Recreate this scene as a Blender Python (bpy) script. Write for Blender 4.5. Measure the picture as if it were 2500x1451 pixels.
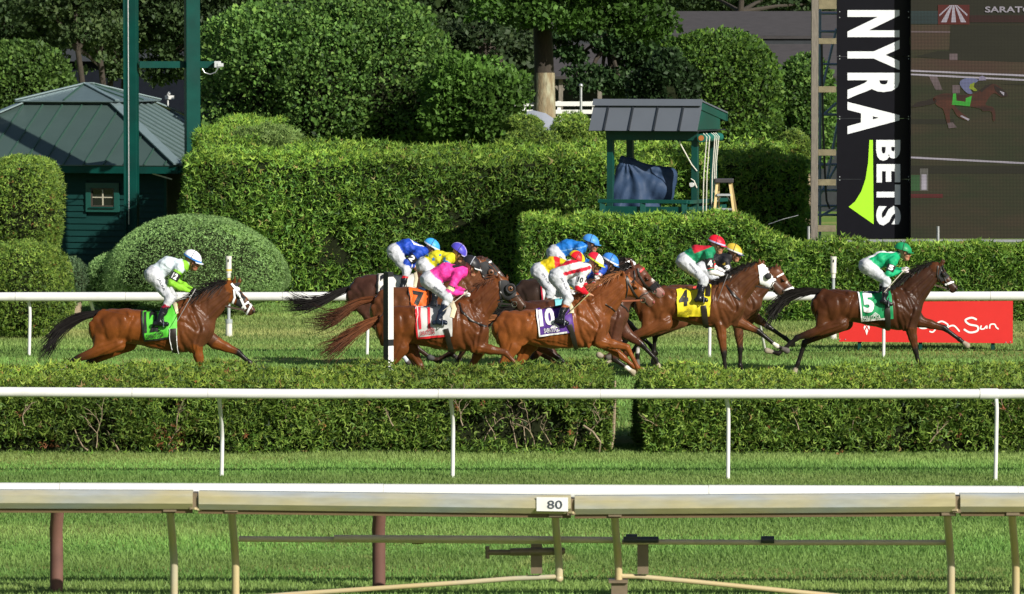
import bpy, bmesh, math, random
import numpy as np
from mathutils import Vector, Matrix
from mathutils.bvhtree import BVHTree
from mathutils.geometry import delaunay_2d_cdt

# ------------------------------------------------------------------ clearing, camera, sky, sun
for o in list(bpy.data.objects): bpy.data.objects.remove(o)
SC = bpy.context.scene
COL = SC.collection
FPX, CAMH, HORIZON = 11200.0, 5.0, 150.0          # focal length in photo pixels, eye height, horizon row
PITCH = math.atan((725.5 - HORIZON) / FPX)
cam = bpy.data.cameras.new('camera'); camo = bpy.data.objects.new('camera', cam); COL.objects.link(camo)
cam.sensor_width = 36.0; cam.lens = FPX / 2500.0 * 36.0; cam.clip_start = 1.0; cam.clip_end = 2000.0
camo.location = (0, 0, CAMH); camo.rotation_euler = (math.pi / 2 - PITCH, 0, 0)
cam.dof.use_dof = True; cam.dof.focus_distance = 70.0; cam.dof.aperture_fstop = 9.0
SC.camera = camo
SUN_EL, SUN_AZ = math.radians(29), math.radians(139)   # azimuth clockwise from +Y: the sun stands to the right, behind the camera
SUNV = Vector((math.sin(SUN_AZ) * math.cos(SUN_EL), math.cos(SUN_AZ) * math.cos(SUN_EL), math.sin(SUN_EL)))
W = bpy.data.worlds.new('World'); SC.world = W; W.use_nodes = True
wn = W.node_tree.nodes; bg = wn['Background']
sky = wn.new('ShaderNodeTexSky'); sky.sky_type = 'NISHITA'; sky.sun_disc = False
sky.sun_elevation = SUN_EL; sky.sun_rotation = SUN_AZ
W.node_tree.links.new(sky.outputs[0], bg.inputs[0]); bg.inputs[1].default_value = 0.055
sl = bpy.data.lights.new('sun', 'SUN'); sl.energy = 5.0; sl.angle = math.radians(0.5); sl.color = (1.0, 0.95, 0.86)
slo = bpy.data.objects.new('sun', sl); COL.objects.link(slo)
slo.rotation_euler = SUNV.to_track_quat('Z', 'Y').to_euler(); slo.location = (60, -40, 60)
SC.view_settings.view_transform = 'Standard'; SC.view_settings.look = 'None'
SC.view_settings.exposure = 0.38; SC.view_settings.gamma = 1.0; SC.view_settings.use_curve_mapping = False
SC.render.engine = 'CYCLES'; SC.cycles.use_denoising = True; SC.cycles.max_bounces = 6
SC.cycles.diffuse_bounces = 3; SC.cycles.glossy_bounces = 3; SC.cycles.transmission_bounces = 3; SC.cycles.transparent_max_bounces = 4
SC.cycles.sample_clamp_indirect = 4.0

# ------------------------------------------------------------------ placing: a photo pixel at a real depth
CP, SP = math.cos(PITCH), math.sin(PITCH)
def at(px, py, D):
    x = (px - 1250.0) / FPX; y = (725.5 - py) / FPX
    d = Vector((x, CP + y * SP, -SP + y * CP))
    return Vector((0, 0, CAMH)) + d * (D / d.y)
def depth_of_ground(py): return FPX * CAMH / (py - HORIZON)
def gnd(px, D): p = at(px, 700, D); return Vector((p.x, D, 0))
def S(D): return FPX / D                          # photo pixels per metre at a depth

def lin(h):
    h = h.lstrip('#'); v = [int(h[i:i + 2], 16) / 255 for i in (0, 2, 4)]
    return tuple(c / 12.92 if c <= .04045 else ((c + .055) / 1.055) ** 2.4 for c in v)

# ------------------------------------------------------------------ materials
MATS = {}
def mat(name, col, rough=.6, metal=0., var=.12, scale=6., bump=0., bscale=80., col2=None, mixscale=3., mixlo=.45, mixhi=.65, spec=.5, coat=0., attr=None, trans=0., emit=0., stretch=None):
    if name in MATS: return MATS[name]
    m = bpy.data.materials.new(name); m.use_nodes = True; nt = m.node_tree; n = nt.nodes; L = nt.links
    b = n['Principled BSDF']; b.inputs['Roughness'].default_value = rough; b.inputs['Metallic'].default_value = metal
    b.inputs['Specular IOR Level'].default_value = spec; b.inputs['Coat Weight'].default_value = coat
    tc = n.new('ShaderNodeTexCoord'); vec = tc.outputs['Object']
    if stretch:
        mp = n.new('ShaderNodeMapping'); mp.inputs['Scale'].default_value = stretch; L.new(vec, mp.inputs[0]); vec = mp.outputs[0]
    if attr:
        a = n.new('ShaderNodeAttribute'); a.attribute_name = attr; c = a.outputs['Color']
        if attr == 'ColR': L.new(a.outputs['Alpha'], b.inputs['Roughness'])
    else:
        r = n.new('ShaderNodeRGB'); r.outputs[0].default_value = (*col, 1); c = r.outputs[0]
    if col2 is not None:
        nz = n.new('ShaderNodeTexNoise'); nz.inputs['Scale'].default_value = mixscale; nz.inputs['Detail'].default_value = 6; L.new(vec, nz.inputs['Vector'])
        mr = n.new('ShaderNodeMapRange'); mr.inputs[1].default_value = mixlo; mr.inputs[2].default_value = mixhi; L.new(nz.outputs[0], mr.inputs[0])
        mx = n.new('ShaderNodeMix'); mx.data_type = 'RGBA'; L.new(mr.outputs[0], mx.inputs[0]); L.new(c, mx.inputs[6]); mx.inputs[7].default_value = (*col2, 1); c = mx.outputs[2]
    if var > 0:
        nz = n.new('ShaderNodeTexNoise'); nz.inputs['Scale'].default_value = scale; nz.inputs['Detail'].default_value = 5; L.new(vec, nz.inputs['Vector'])
        mr = n.new('ShaderNodeMapRange'); mr.inputs[1].default_value = .25; mr.inputs[2].default_value = .75; mr.inputs[3].default_value = 1 - var; mr.inputs[4].default_value = 1 + var; L.new(nz.outputs[0], mr.inputs[0])
        vm = n.new('ShaderNodeVectorMath'); vm.operation = 'SCALE'; L.new(c, vm.inputs[0]); L.new(mr.outputs[0], vm.inputs['Scale']); c = vm.outputs[0]
    L.new(c, b.inputs['Base Color'])
    if bump > 0:
        nz = n.new('ShaderNodeTexNoise'); nz.inputs['Scale'].default_value = bscale; nz.inputs['Detail'].default_value = 4; L.new(vec, nz.inputs['Vector'])
        bp = n.new('ShaderNodeBump'); bp.inputs['Strength'].default_value = bump; bp.inputs['Distance'].default_value = .02; L.new(nz.outputs[0], bp.inputs['Height']); L.new(bp.outputs[0], b.inputs['Normal'])
    if emit > 0:
        L.new(c, b.inputs['Emission Color']); b.inputs['Emission Strength'].default_value = emit
    if trans > 0:
        t = n.new('ShaderNodeBsdfTranslucent'); L.new(c, t.inputs[0]); mx = n.new('ShaderNodeMixShader'); mx.inputs[0].default_value = trans
        L.new(b.outputs[0], mx.inputs[1]); L.new(t.outputs[0], mx.inputs[2]); L.new(mx.outputs[0], n['Material Output'].inputs[0])
    MATS[name] = m; return m

# ------------------------------------------------------------------ objects
ORG = {}
def tag(o, label=None, cat=None, group=None, kind=None):
    if label: o['label'] = label
    if cat: o['category'] = cat
    if group: o['group'] = group
    if kind: o['kind'] = kind
    return o
def thing(name, org, label, cat, group=None):
    o = bpy.data.objects.new(name, None); o.location = org; o.empty_display_size = .2; COL.objects.link(o); ORG[o] = Vector(org)
    return tag(o, label, cat, group)
def link_mesh(name, me, m, parent=None, org=None):
    """ME holds world coordinates; they become local to the parent's root (or to ORG)."""
    base = ORG[parent] if parent is not None else Vector(org if org is not None else (0, 0, 0))
    if base.length > 0: me.transform(Matrix.Translation(-base))
    if m is not None: me.materials.append(m)
    o = bpy.data.objects.new(name, me); COL.objects.link(o); ORG[o] = base
    if parent is not None: o.parent = parent
    else: o.location = base
    return o
def arrays_mesh(name, V, F, colors=None, smooth=False, alpha=None, attr='Col'):
    V = np.asarray(V, np.float32); F = np.asarray(F, np.int32); k = F.shape[1]
    me = bpy.data.meshes.new(name); me.vertices.add(len(V)); me.vertices.foreach_set('co', V.ravel())
    me.loops.add(F.size); me.loops.foreach_set('vertex_index', F.ravel()); me.polygons.add(len(F))
    me.polygons.foreach_set('loop_start', np.arange(0, F.size, k, dtype=np.int32)); me.polygons.foreach_set('loop_total', np.full(len(F), k, np.int32))
    if smooth: me.polygons.foreach_set('use_smooth', np.ones(len(F), bool))
    me.update(calc_edges=True)
    if colors is not None:
        a = me.color_attributes.new(attr, 'FLOAT_COLOR', 'POINT'); c = np.ones((len(V), 4), np.float32); c[:, :3] = colors
        if alpha is not None: c[:, 3] = alpha
        a.data.foreach_set('color', c.ravel())
    return me

class MB:
    def __init__(s): s.v = []; s.f = []
    def add(s, vs, fs):
        b = len(s.v); s.v += [tuple(p) for p in vs]; s.f += [tuple(b + i for i in f) for f in fs]; return s
    def box(s, a, b):
        (x0, y0, z0), (x1, y1, z1) = a, b
        return s.add([(x0, y0, z0), (x1, y0, z0), (x1, y1, z0), (x0, y1, z0), (x0, y0, z1), (x1, y0, z1), (x1, y1, z1), (x0, y1, z1)],
                     [(0, 3, 2, 1), (4, 5, 6, 7), (0, 1, 5, 4), (1, 2, 6, 5), (2, 3, 7, 6), (3, 0, 4, 7)])
    def bar(s, p, q, w, h, up=(0, 0, 1)):
        p, q = Vector(p), Vector(q); d = (q - p).normalized(); u = Vector(up); r = d.cross(u)
        if r.length < 1e-4: r = d.cross(Vector((0, 1, 0)))
        r.normalize(); u = r.cross(d); r *= w / 2; u *= h / 2
        vs = [p - r - u, p + r - u, p + r + u, p - r + u, q - r - u, q + r - u, q + r + u, q - r + u]
        return s.add(vs, [(0, 1, 2, 3), (7, 6, 5, 4), (0, 4, 5, 1), (1, 5, 6, 2), (2, 6, 7, 3), (3, 7, 4, 0)])
    def tube(s, pts, r, n=12, caps=True):
        pts = [Vector(p) for p in pts]; rs = r if isinstance(r, (list, tuple)) else [r] * len(pts)
        t0 = (pts[1] - pts[0]).normalized(); ref = Vector((0, 0, 1)) if abs(t0.z) < .9 else Vector((0, 1, 0))
        u = t0.cross(ref).normalized(); rings = []
        for i, p in enumerate(pts):
            t = (pts[min(i + 1, len(pts) - 1)] - pts[max(i - 1, 0)]).normalized(); u = (u - t * u.dot(t)).normalized(); w = t.cross(u)
            rings.append([p + (u * math.cos(2 * math.pi * k / n) + w * math.sin(2 * math.pi * k / n)) * rs[i] for k in range(n)])
        vs = [p for rg in rings for p in rg]; fs = []
        for i in range(len(pts) - 1):
            for k in range(n):
                a, b = i * n + k, i * n + (k + 1) % n; fs.append((a, b, b + n, a + n))
        if caps: fs += [tuple(range(n - 1, -1, -1)), tuple((len(pts) - 1) * n + k for k in range(n))]
        return s.add(vs, fs)
    def prism(s, front, off):
        """front: polygon of 3-D points, off: extrusion vector"""
        n = len(front); off = Vector(off); vs = [Vector(p) for p in front] + [Vector(p) + off for p in front]
        return s.add(vs, [tuple(range(n)), tuple(range(2 * n - 1, n - 1, -1))] + [(i, i + n, (i + 1) % n + n, (i + 1) % n) for i in range(n)])
    def ball(s, c, r, nu=12, nv=8, z0=-1., z1=1.):
        c = Vector(c); rx, ry, rz = r if isinstance(r, (tuple, list)) else (r, r, r); vs = []; fs = []
        a0, a1 = math.asin(z0), math.asin(z1)
        for j in range(nv + 1):
            a = a0 + (a1 - a0) * j / nv
            for i in range(nu):
                b = 2 * math.pi * i / nu; vs.append(c + Vector((rx * math.cos(a) * math.cos(b), ry * math.cos(a) * math.sin(b), rz * math.sin(a))))
        for j in range(nv):
            for i in range(nu):
                p, q = j * nu + i, j * nu + (i + 1) % nu; fs.append((p, q, q + nu, p + nu))
        return s.add(vs, fs)
    def build(s, name, m, parent=None, org=None, smooth=False, bevel=0., recalc=True):
        me = bpy.data.meshes.new(name); me.from_pydata([tuple(v) for v in s.v], [], s.f)
        if bevel or recalc:
            bm = bmesh.new(); bm.from_mesh(me); bmesh.ops.recalc_face_normals(bm, faces=bm.faces)
            if bevel: bmesh.ops.bevel(bm, geom=[e for e in bm.edges if e.calc_face_angle(0) > .5], offset=bevel, segments=2, affect='EDGES', profile=.6)
            bm.to_mesh(me); bm.free()
        if smooth:
            me.polygons.foreach_set('use_smooth', np.ones(len(me.polygons), bool))
            try: me.set_sharp_from_angle(angle=math.radians(40))
            except Exception: pass
        return link_mesh(name, me, m, parent, org)
def copy_tree(o, parent=None):
    c = o.copy(); COL.objects.link(c); c.parent = parent; ORG[c] = ORG.get(o, Vector())
    for ch in list(o.children): copy_tree(ch, c)
    return c

# ------------------------------------------------------------------ lettering (outlines of the built-in font, cut to lie on curved cloth)
_TX = {}
def text2d(s, bold=0., sx=1., step=0.):
    key = (s, bold)
    if key not in _TX:
        cu = bpy.data.curves.new('lettering', 'FONT'); cu.body = s; cu.offset = bold; cu.resolution_u = 3; cu.size = 1
        o = bpy.data.objects.new('lettering', cu); COL.objects.link(o); bpy.context.view_layer.update()
        me = bpy.data.meshes.new_from_object(o.evaluated_get(bpy.context.evaluated_depsgraph_get()))
        V = np.array([v.co[:2] for v in me.vertices], float); F = [tuple(p.vertices) for p in me.polygons]
        bpy.data.objects.remove(o); bpy.data.meshes.remove(me); lo, hi = V.min(0), V.max(0); _TX[key] = ((V - lo) / (hi - lo), F)
    return _TX[key]
def text_on(name, s, fn, m, parent, bold=.02, cut=0, org=None):
    """fn(u, v) -> point for u, v in 0..1 over the box of the word"""
    V, F = text2d(s, bold)
    me = bpy.data.meshes.new(name); me.from_pydata([(u, v, 0) for u, v in V], [], F)
    if cut:
        bm = bmesh.new(); bm.from_mesh(me)
        for ax in (0, 1):
            for k in range(1, cut):
                no = Vector((1, 0, 0)) if ax == 0 else Vector((0, 1, 0))
                bmesh.ops.bisect_plane(bm, geom=bm.verts[:] + bm.edges[:] + bm.faces[:], plane_co=no * (k / cut), plane_no=no)
        bmesh.ops.triangulate(bm, faces=bm.faces[:]); bm.to_mesh(me); bm.free()
    for v in me.vertices: v.co = fn(v.co.x, v.co.y)
    return link_mesh(name, me, m, parent, org)
def px_box(x0, y0, x1, y1, D): return lambda u, v: at(x0 + (x1 - x0) * u, y1 + (y0 - y1) * v, D)

# ------------------------------------------------------------------ numpy bits
RNG = np.random.default_rng(7)
_ND = RNG.normal(size=(6, 3)); _ND /= np.linalg.norm(_ND, axis=1)[:, None]; _NP = RNG.uniform(0, 6.28, 6)
def wob(P, freq, seed=0):
    """cheap smooth noise, about -1..1"""
    r = np.random.default_rng(seed); out = np.zeros(len(P))
    for i in range(5):
        d = r.normal(size=3); d /= np.linalg.norm(d); f = freq * (.6 + r.random() * 1.2)
        out += np.sin(P @ d * f + r.uniform(0, 6.28) + 1.7 * np.sin(P @ np.roll(d, 1) * f * .7 + r.uniform(0, 6.28)))
    return out / 3.2
def unit(v): return v / np.maximum(np.linalg.norm(v, axis=1), 1e-9)[:, None]

def sprays(P, N, size, cols, w, blades=1, tri=None, wide=.55, out=.8, up=.35, rnd=.7, seed=1, fold=.25, patch=.8, tint=None):
    """leaf sprays: folded kites (2 triangles each) growing from P; returns V, F, C"""
    r = np.random.default_rng(seed); n = len(P)
    d = unit(N * out + np.array([0, 0, up]) + r.normal(size=(n, 3)) * rnd)
    q = unit(N * .9 + r.normal(size=(n, 3)) * .75); s = unit(np.cross(d, q)); nn = unit(np.cross(s, d))
    L = size * (.55 + .75 * r.random(n) ** 1.3 + .35 * (r.random(n) < .12)); cols = np.array(cols, float); w = np.array(w, float) / sum(w)
    c = cols[r.choice(len(cols), n, p=w)]
    c = c * (1 + .30 * wob(P, patch, seed + 5) + .16 * wob(P, patch * 4.5, seed + 6) + r.normal(size=n) * .15)[:, None].clip(.35, 1.8)
    if tint is not None: c = c * tint
    Vs, Fs, Cs = [], [], []
    for b in range(blades):
        a = 0 if blades == 1 else (b / (blades - 1) - .5) * 1.5
        db = d * math.cos(a) + s * math.sin(a); sb = s * math.cos(a) - d * math.sin(a)
        k = L * (1. if abs(a) < .1 else .8); hw = (k * wide * .5)[:, None]; k = k[:, None]
        lift = nn * (k * fold * .5)
        if blades > 1 and tri is None:                       # fan of narrow needles: one triangle each
            v = np.stack([P - sb * hw * .55, P + db * k + lift * .6, P + sb * hw * .55 + lift * .4], 1).reshape(-1, 3); m_ = len(P)
            Vs.append(v); Fs.append(np.arange(3 * m_).reshape(-1, 3) + b * m_ * 3); Cs.append(np.repeat(c, 3, 0)); continue
        v = np.stack([P, P + db * k * .5 + sb * hw + lift, P + db * k, P + db * k * .5 - sb * hw + lift], 1).reshape(-1, 3)
        base = np.arange(n)[:, None] * 4 + b * n * 4
        Vs.append(v); Fs.append(np.concatenate([base + [0, 1, 2], base + [0, 2, 3]], 0)); Cs.append(np.repeat(c, 4, 0))
    return np.concatenate(Vs), np.concatenate(Fs), np.concatenate(Cs)
def foliage(name, VFC, m, parent=None, org=None):
    return link_mesh(name, arrays_mesh(name, VFC[0], VFC[1], VFC[2]), m, parent, org)
def join_vfc(*xs):
    V, F, C, b = [], [], [], 0
    for v, f, c in xs: V.append(v); F.append(f + b); C.append(c); b += len(v)
    return np.concatenate(V), np.concatenate(F), np.concatenate(C)

def leafmat(name, rough=.55, trans=.25, spec=.3): return mat(name, (0, 0, 0), rough=rough, var=0, attr='Col', trans=trans, spec=spec)

def seg_pts(n, seed, parts):
    """sample n points over a list of quads (a, b, c, normal), by area: a + u*b + v*c"""
    r = np.random.default_rng(seed); A = np.array([np.linalg.norm(np.cross(p[1], p[2])) for p in parts]); k = r.choice(len(parts), n, p=A / A.sum())
    a = np.array([p[0] for p in parts], float)[k]; b = np.array([p[1] for p in parts], float)[k]; c = np.array([p[2] for p in parts], float)[k]; nn = np.array([p[3] for p in parts], float)[k]
    u, v = r.random((2, n)); return a + b * u[:, None] + c * v[:, None], nn
# ================================================================== THE SETTING
white = mat('white_paint', (.68, .68, .66), rough=.4, var=.06, scale=3, col2=(.60, .58, .52), mixscale=1.5, mixlo=.55, mixhi=.8)
white_plastic = mat('white_plastic', (.68, .68, .67), rough=.35, var=.05, scale=4, col2=(.60, .59, .55), mixscale=2.5, mixlo=.55, mixhi=.75)
core_dark = mat('inner_shade', (.014, .018, .008), rough=1, var=.3, spec=.05)  # near-black fill, stands in for the shade inside foliage
bark_pale = mat('pale_twig_bark', (.27, .21, .14), rough=.9, var=.3, scale=30)
conifer = leafmat('conifer_leaf', rough=.6, trans=.22)
leafy = leafmat('broad_leaf', rough=.55, trans=.3, spec=.2)
green_paint = mat('green_paint', (.003, .050, .040), rough=.42, var=.15, scale=3, col2=(.006, .042, .035), mixscale=1.2, spec=.12)
steel = mat('galvanised_steel', (.42, .44, .45), rough=.4, metal=.7, var=.15, scale=12)
black_paint = mat('black_paint', (.012, .012, .014), rough=.45, var=.2)

# ---- ground: one sheet of turf out past the trees, blades on the part in view
def turf_material():
    m = bpy.data.materials.new('turf'); m.use_nodes = True; nt = m.node_tree; n = nt.nodes; L = nt.links; b = n['Principled BSDF']
    b.inputs['Roughness'].default_value = .9; b.inputs['Specular IOR Level'].default_value = .15
    tc = n.new('ShaderNodeTexCoord')
    def noise(scale, sx, sy, lo, hi, det=4):
        mp = n.new('ShaderNodeMapping'); mp.inputs['Scale'].default_value = (sx, sy, 1); L.new(tc.outputs['Object'], mp.inputs[0])
        z = n.new('ShaderNodeTexNoise'); z.inputs['Scale'].default_value = scale; z.inputs['Detail'].default_value = det; L.new(mp.outputs[0], z.inputs['Vector'])
        r = n.new('ShaderNodeMapRange'); r.inputs[1].default_value = lo; r.inputs[2].default_value = hi; L.new(z.outputs[0], r.inputs[0]); return r.outputs[0]
    def mix(f, a, c):
        x = n.new('ShaderNodeMix'); x.data_type = 'RGBA'; L.new(f, x.inputs[0])
        for v, i in ((a, 6), (c, 7)):
            if isinstance(v, tuple): x.inputs[i].default_value = (*v, 1)
            else: L.new(v, x.inputs[i])
        return x.outputs[2]
    c = mix(noise(26, 1, .35, .3, .7), (.09, .175, .035), (.19, .29, .06))
    c = mix(noise(.55, .12, 1, .48, .68), c, (.32, .31, .10))
    c = mix(noise(120, 1, .3, .5, .8), c, (.055, .10, .022))
    L.new(c, b.inputs['Base Color'])
    bp = n.new('ShaderNodeBump'); bp.inputs['Strength'].default_value = .6; bp.inputs['Distance'].default_value = .03; L.new(noise(70, 1, .4, 0, 1), bp.inputs['Height']); L.new(bp.outputs[0], b.inputs['Normal'])
    return m
gm = MB(); gm.add([(-400, -20, 0), (400, -20, 0), (400, 900, 0), (-400, 900, 0)], [(0, 1, 2, 3)])
tag(gm.build('ground', turf_material()), 'mown turf of the racecourse', kind='structure')

def dryness(P):
    y = P[:, 1]; d = .10 + .16 * np.sin(y * 2.1) * np.exp(-((y - 52) / 9) ** 2) + .10 * wob(P * [.25, 1, 1], .9, 3)
    for c, w, a in ((84.3, 2.2, .62), (89.5, 2.4, .30), (80.6, .8, .25), (43.4, .8, .35), (58.1, 1.0, .25), (50.5, .7, .15)):
        d += a * np.exp(-((y - c) / w) ** 2)
    d += .45 * ((wob(P * [1, .5, 1], 4.2, 31) - 1.05) * 6).clip(0, 1)
    return d.clip(0, 1)
def blades(n, d0, d1, h, w, seed):
    r = np.random.default_rng(seed); y = np.sqrt(r.uniform(d0 ** 2, d1 ** 2, n)); x = r.uniform(-1, 1, n) * (1250 / FPX * y + .6)
    P = np.stack([x, y, np.zeros(n)], 1); hh = h * r.uniform(.5, 1.3, n) * (1 + .25 * wob(P, 1.3, 9)); a = r.uniform(0, 6.28, n); lean = hh * r.uniform(.1, .9, n)
    s = np.stack([np.cos(a), np.sin(a), np.zeros(n)], 1) * (w * r.uniform(.6, 1.3, n))[:, None]
    b = r.uniform(0, 6.28, n); t = P + np.stack([np.cos(b) * lean, np.sin(b) * lean, hh], 1)
    V = np.stack([P - s, P + s, t], 1).reshape(-1, 3)
    d = dryness(P)[:, None]; g = np.array([.215, .375, .085]); g2 = np.array([.125, .270, .060]); dry = np.array([.36, .36, .13])
    k = r.random((n, 1)); stripe = (.5 + .5 * np.sin(y * 1.35 + .6 * wob(P * [.06, 1, 1], .8, 4)))[:, None]
    c = (g * k + g2 * (1 - k)) * (.82 + .36 * stripe); c = c * (1 - d) + dry * d; c = c * r.uniform(.84, 1.2, (n, 1)) * (1 + .16 * wob(P, 1.6, 21))[:, None]
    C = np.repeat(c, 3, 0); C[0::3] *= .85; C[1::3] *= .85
    return V, np.arange(3 * n).reshape(-1, 3), C
grass_m = leafmat('grass_blade', rough=.6, trans=.3, spec=.25)
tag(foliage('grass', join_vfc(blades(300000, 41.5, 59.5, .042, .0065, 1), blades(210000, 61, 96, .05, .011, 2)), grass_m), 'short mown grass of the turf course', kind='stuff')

# ---- hedges
CON_COL = [(.130, .250, .034), (.082, .185, .030), (.205, .33, .050), (.026, .062, .014), (.20, .18, .06)]
CON_W = [.4, .26, .22, .09, .03]
def hedge(name, label, x0, x1, yf, yb, h, nf, nt, size, seed, top=None, rad=.22, group=None, cols=CON_COL, w=CON_W, lump=.07, holes=None, rise=0., inset=.16, cat='hedge', tops=1.0, depth=.16):
    """clipped conifer hedge; h(x) gives its height"""
    r = np.random.default_rng(seed); hf = h if callable(h) else (lambda x: np.full_like(x, h)); P, N = [], []
    root = thing(name, ((x0 + x1) / 2, (yf + yb) / 2, 0), label, cat, group)
    x = r.uniform(x0, x1, nf); v = r.random(nf); z = v * hf(x); t = ((z - hf(x) + rad) / rad).clip(0, 1)
    P.append(np.stack([x, yf + rad * (1 - np.cos(t * 1.57)) * .8, z], 1)); N.append(np.stack([0 * x, -np.cos(t * .9), np.sin(t * .9)], 1))
    x = r.uniform(x0, x1, nt); v = r.random(nt) ** 1.15; y = yf + v * (yb - yf); t = (1 - (y - yf) / rad).clip(0, 1)
    P.append(np.stack([x, y, hf(x) + rise * v - rad * (1 - np.cos(t * 1.2)) * .5], 1)); N.append(np.stack([0 * x, -.25 - t * .5, 1 + 0 * x], 1))
    for xe, sg in ((x0, -1), (x1, 1)):
        ne = int(nf * (yb - yf) / (x1 - x0)) + 60; z = r.random(ne) * hf(np.full(ne, xe)); y = r.uniform(yf, yb, ne)
        P.append(np.stack([np.full(ne, xe), y, z], 1)); N.append(np.stack([np.full(ne, float(sg)), 0 * y, 0 * y], 1))
    nb = nf // 7; x = r.uniform(x0, x1, nb); P.append(np.stack([x, np.full(nb, yb), r.random(nb) * hf(x)], 1)); N.append(np.stack([0 * x, 0 * x + 1., 0 * x], 1))
    P = np.concatenate(P); N = unit(np.concatenate(N)); cl = wob(P, 2.6, seed + 1); cl2 = wob(P, 7., seed + 2)
    P = P + N * (lump * cl + lump * .7 * cl2 - depth * r.random(len(P)) ** 2)[:, None]
    if holes is not None:
        k = holes(P, N, r); P, N, cl = P[k], N[k], cl[k]
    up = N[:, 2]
    tint = (1 + .10 * up.clip(0, 1))[:, None] * np.stack([1 + .16 * up.clip(0, 1), 1 + .06 * up.clip(0, 1), 1 - .1 * up.clip(0, 1)], 1)  # sunlit look of the top painted in: lighter and yellower
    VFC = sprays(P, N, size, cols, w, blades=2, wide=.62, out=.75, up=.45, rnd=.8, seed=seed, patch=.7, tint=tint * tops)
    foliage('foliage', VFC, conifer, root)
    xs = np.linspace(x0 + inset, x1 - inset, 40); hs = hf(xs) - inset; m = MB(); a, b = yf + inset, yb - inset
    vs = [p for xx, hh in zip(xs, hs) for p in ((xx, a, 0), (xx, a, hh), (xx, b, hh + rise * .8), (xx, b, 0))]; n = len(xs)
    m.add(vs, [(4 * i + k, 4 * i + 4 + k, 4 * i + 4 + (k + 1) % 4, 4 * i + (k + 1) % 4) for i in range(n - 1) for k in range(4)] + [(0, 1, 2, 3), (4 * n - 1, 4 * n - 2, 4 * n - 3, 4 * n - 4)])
    m.build('shade_core', core_dark, root)  # solid dark core paints the shade behind the leaves
    return root
def px2x(px, D): return (px - 1250) / FPX * D

def twig_mesh(spots, seed):
    """bare forked branches in the hollows of a hedge; spots: (px, py foot, height px, spread)"""
    r = random.Random(seed); m = MB()
    for (px, py, hp, spread, D) in spots:
        def grow(p, d, L, rad, k):
            pts = [p]; rs = [rad]
            for i in range(4):
                d = (d + Vector((r.uniform(-.4, .4), r.uniform(-.3, .3), r.uniform(-.2, .35)))).normalized(); p = p + d * L / 4; pts.append(p); rs.append(rad * (1 - .17 * (i + 1)))
                if k > 0 and i > 0 and r.random() < .8: grow(p, (d + Vector((r.uniform(-1, 1), r.uniform(-.6, .3), r.uniform(-.3, .5)))).normalized(), L * .55, rad * .6, k - 1)
            m.tube(pts, rs, 5)
        grow(at(px, py, D), Vector((r.uniform(-spread, spread), r.uniform(-.25, .1), 1)).normalized(), hp / S(D), .0105, 2)
    return m

LOWC = [(.150, .250, .036), (.096, .185, .030), (.22, .315, .052), (.028, .058, .014), (.22, .16, .06)]
YF, YB = 58.3, 61.2
hol = [(60, 1090, 130, 22, .9), (215, 1078, 65, 42, .85), (255, 1045, 30, 40, .8), (480, 1085, 55, 26, .9), (300, 1095, 45, 20, .8), (405, 988, 20, 22, .8), (1205, 1045, 85, 42, .9), (1275, 1035, 65, 62, .93), (1345, 1055, 50, 45, .85),
       (1440, 1060, 50, 50, .85), (1475, 1015, 28, 60, .8), (1150, 1060, 30, 30, .6), (2215, 1060, 32, 48, .85), (2340, 1085, 40, 25, .8), (2210, 1000, 22, 26, .6), (860, 1090, 60, 18, .5), (700, 1060, 26, 20, .5), (1700, 1085, 50, 16, .5), (1590, 1090, 40, 40, .85), (1850, 1090, 40, 14, .5), (1985, 1040, 20, 18, .6)]
def holes_front(P, N, r):
    s = FPX / P[:, 1]; px = 1250 + P[:, 0] * s; py = HORIZON + (CAMH - P[:, 2]) * s; keep = np.ones(len(P), bool); q = r.random(len(P))
    for cx, cy, rx, ry, pr in hol:
        e = ((px - cx) / rx) ** 2 + ((py - cy) / ry) ** 2 + .35 * wob(P, 9, 44)
        keep &= ~((e < 1) & (q < pr) & (N[:, 1] < -.5))
    rag = (P[:, 2] < .13 + .10 * wob(P, 4, 45)) & (q < .62) & (N[:, 1] < -.5); pit = (wob(P, 5.5, 46) > .62) & (q < .6) & (N[:, 1] < -.5); return keep & ~rag & ~pit
def hfront(x): return .885 + .022 * np.sin(x * 1.1 + 1) + .016 * np.sin(x * 2.9) + .012 * np.sin(x * 6.1)
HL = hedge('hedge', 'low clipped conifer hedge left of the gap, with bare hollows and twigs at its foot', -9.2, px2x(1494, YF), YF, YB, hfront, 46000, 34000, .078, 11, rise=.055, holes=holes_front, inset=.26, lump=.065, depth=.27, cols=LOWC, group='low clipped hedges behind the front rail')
HR = hedge('hedge', 'low clipped conifer hedge right of the gap, dense down to the grass', px2x(1577, YF), 9.2, YF, YB, hfront, 31000, 23000, .078, 12, rise=.055, holes=holes_front, inset=.26, lump=.065, depth=.27, cols=LOWC, group='low clipped hedges behind the front rail')
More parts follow.
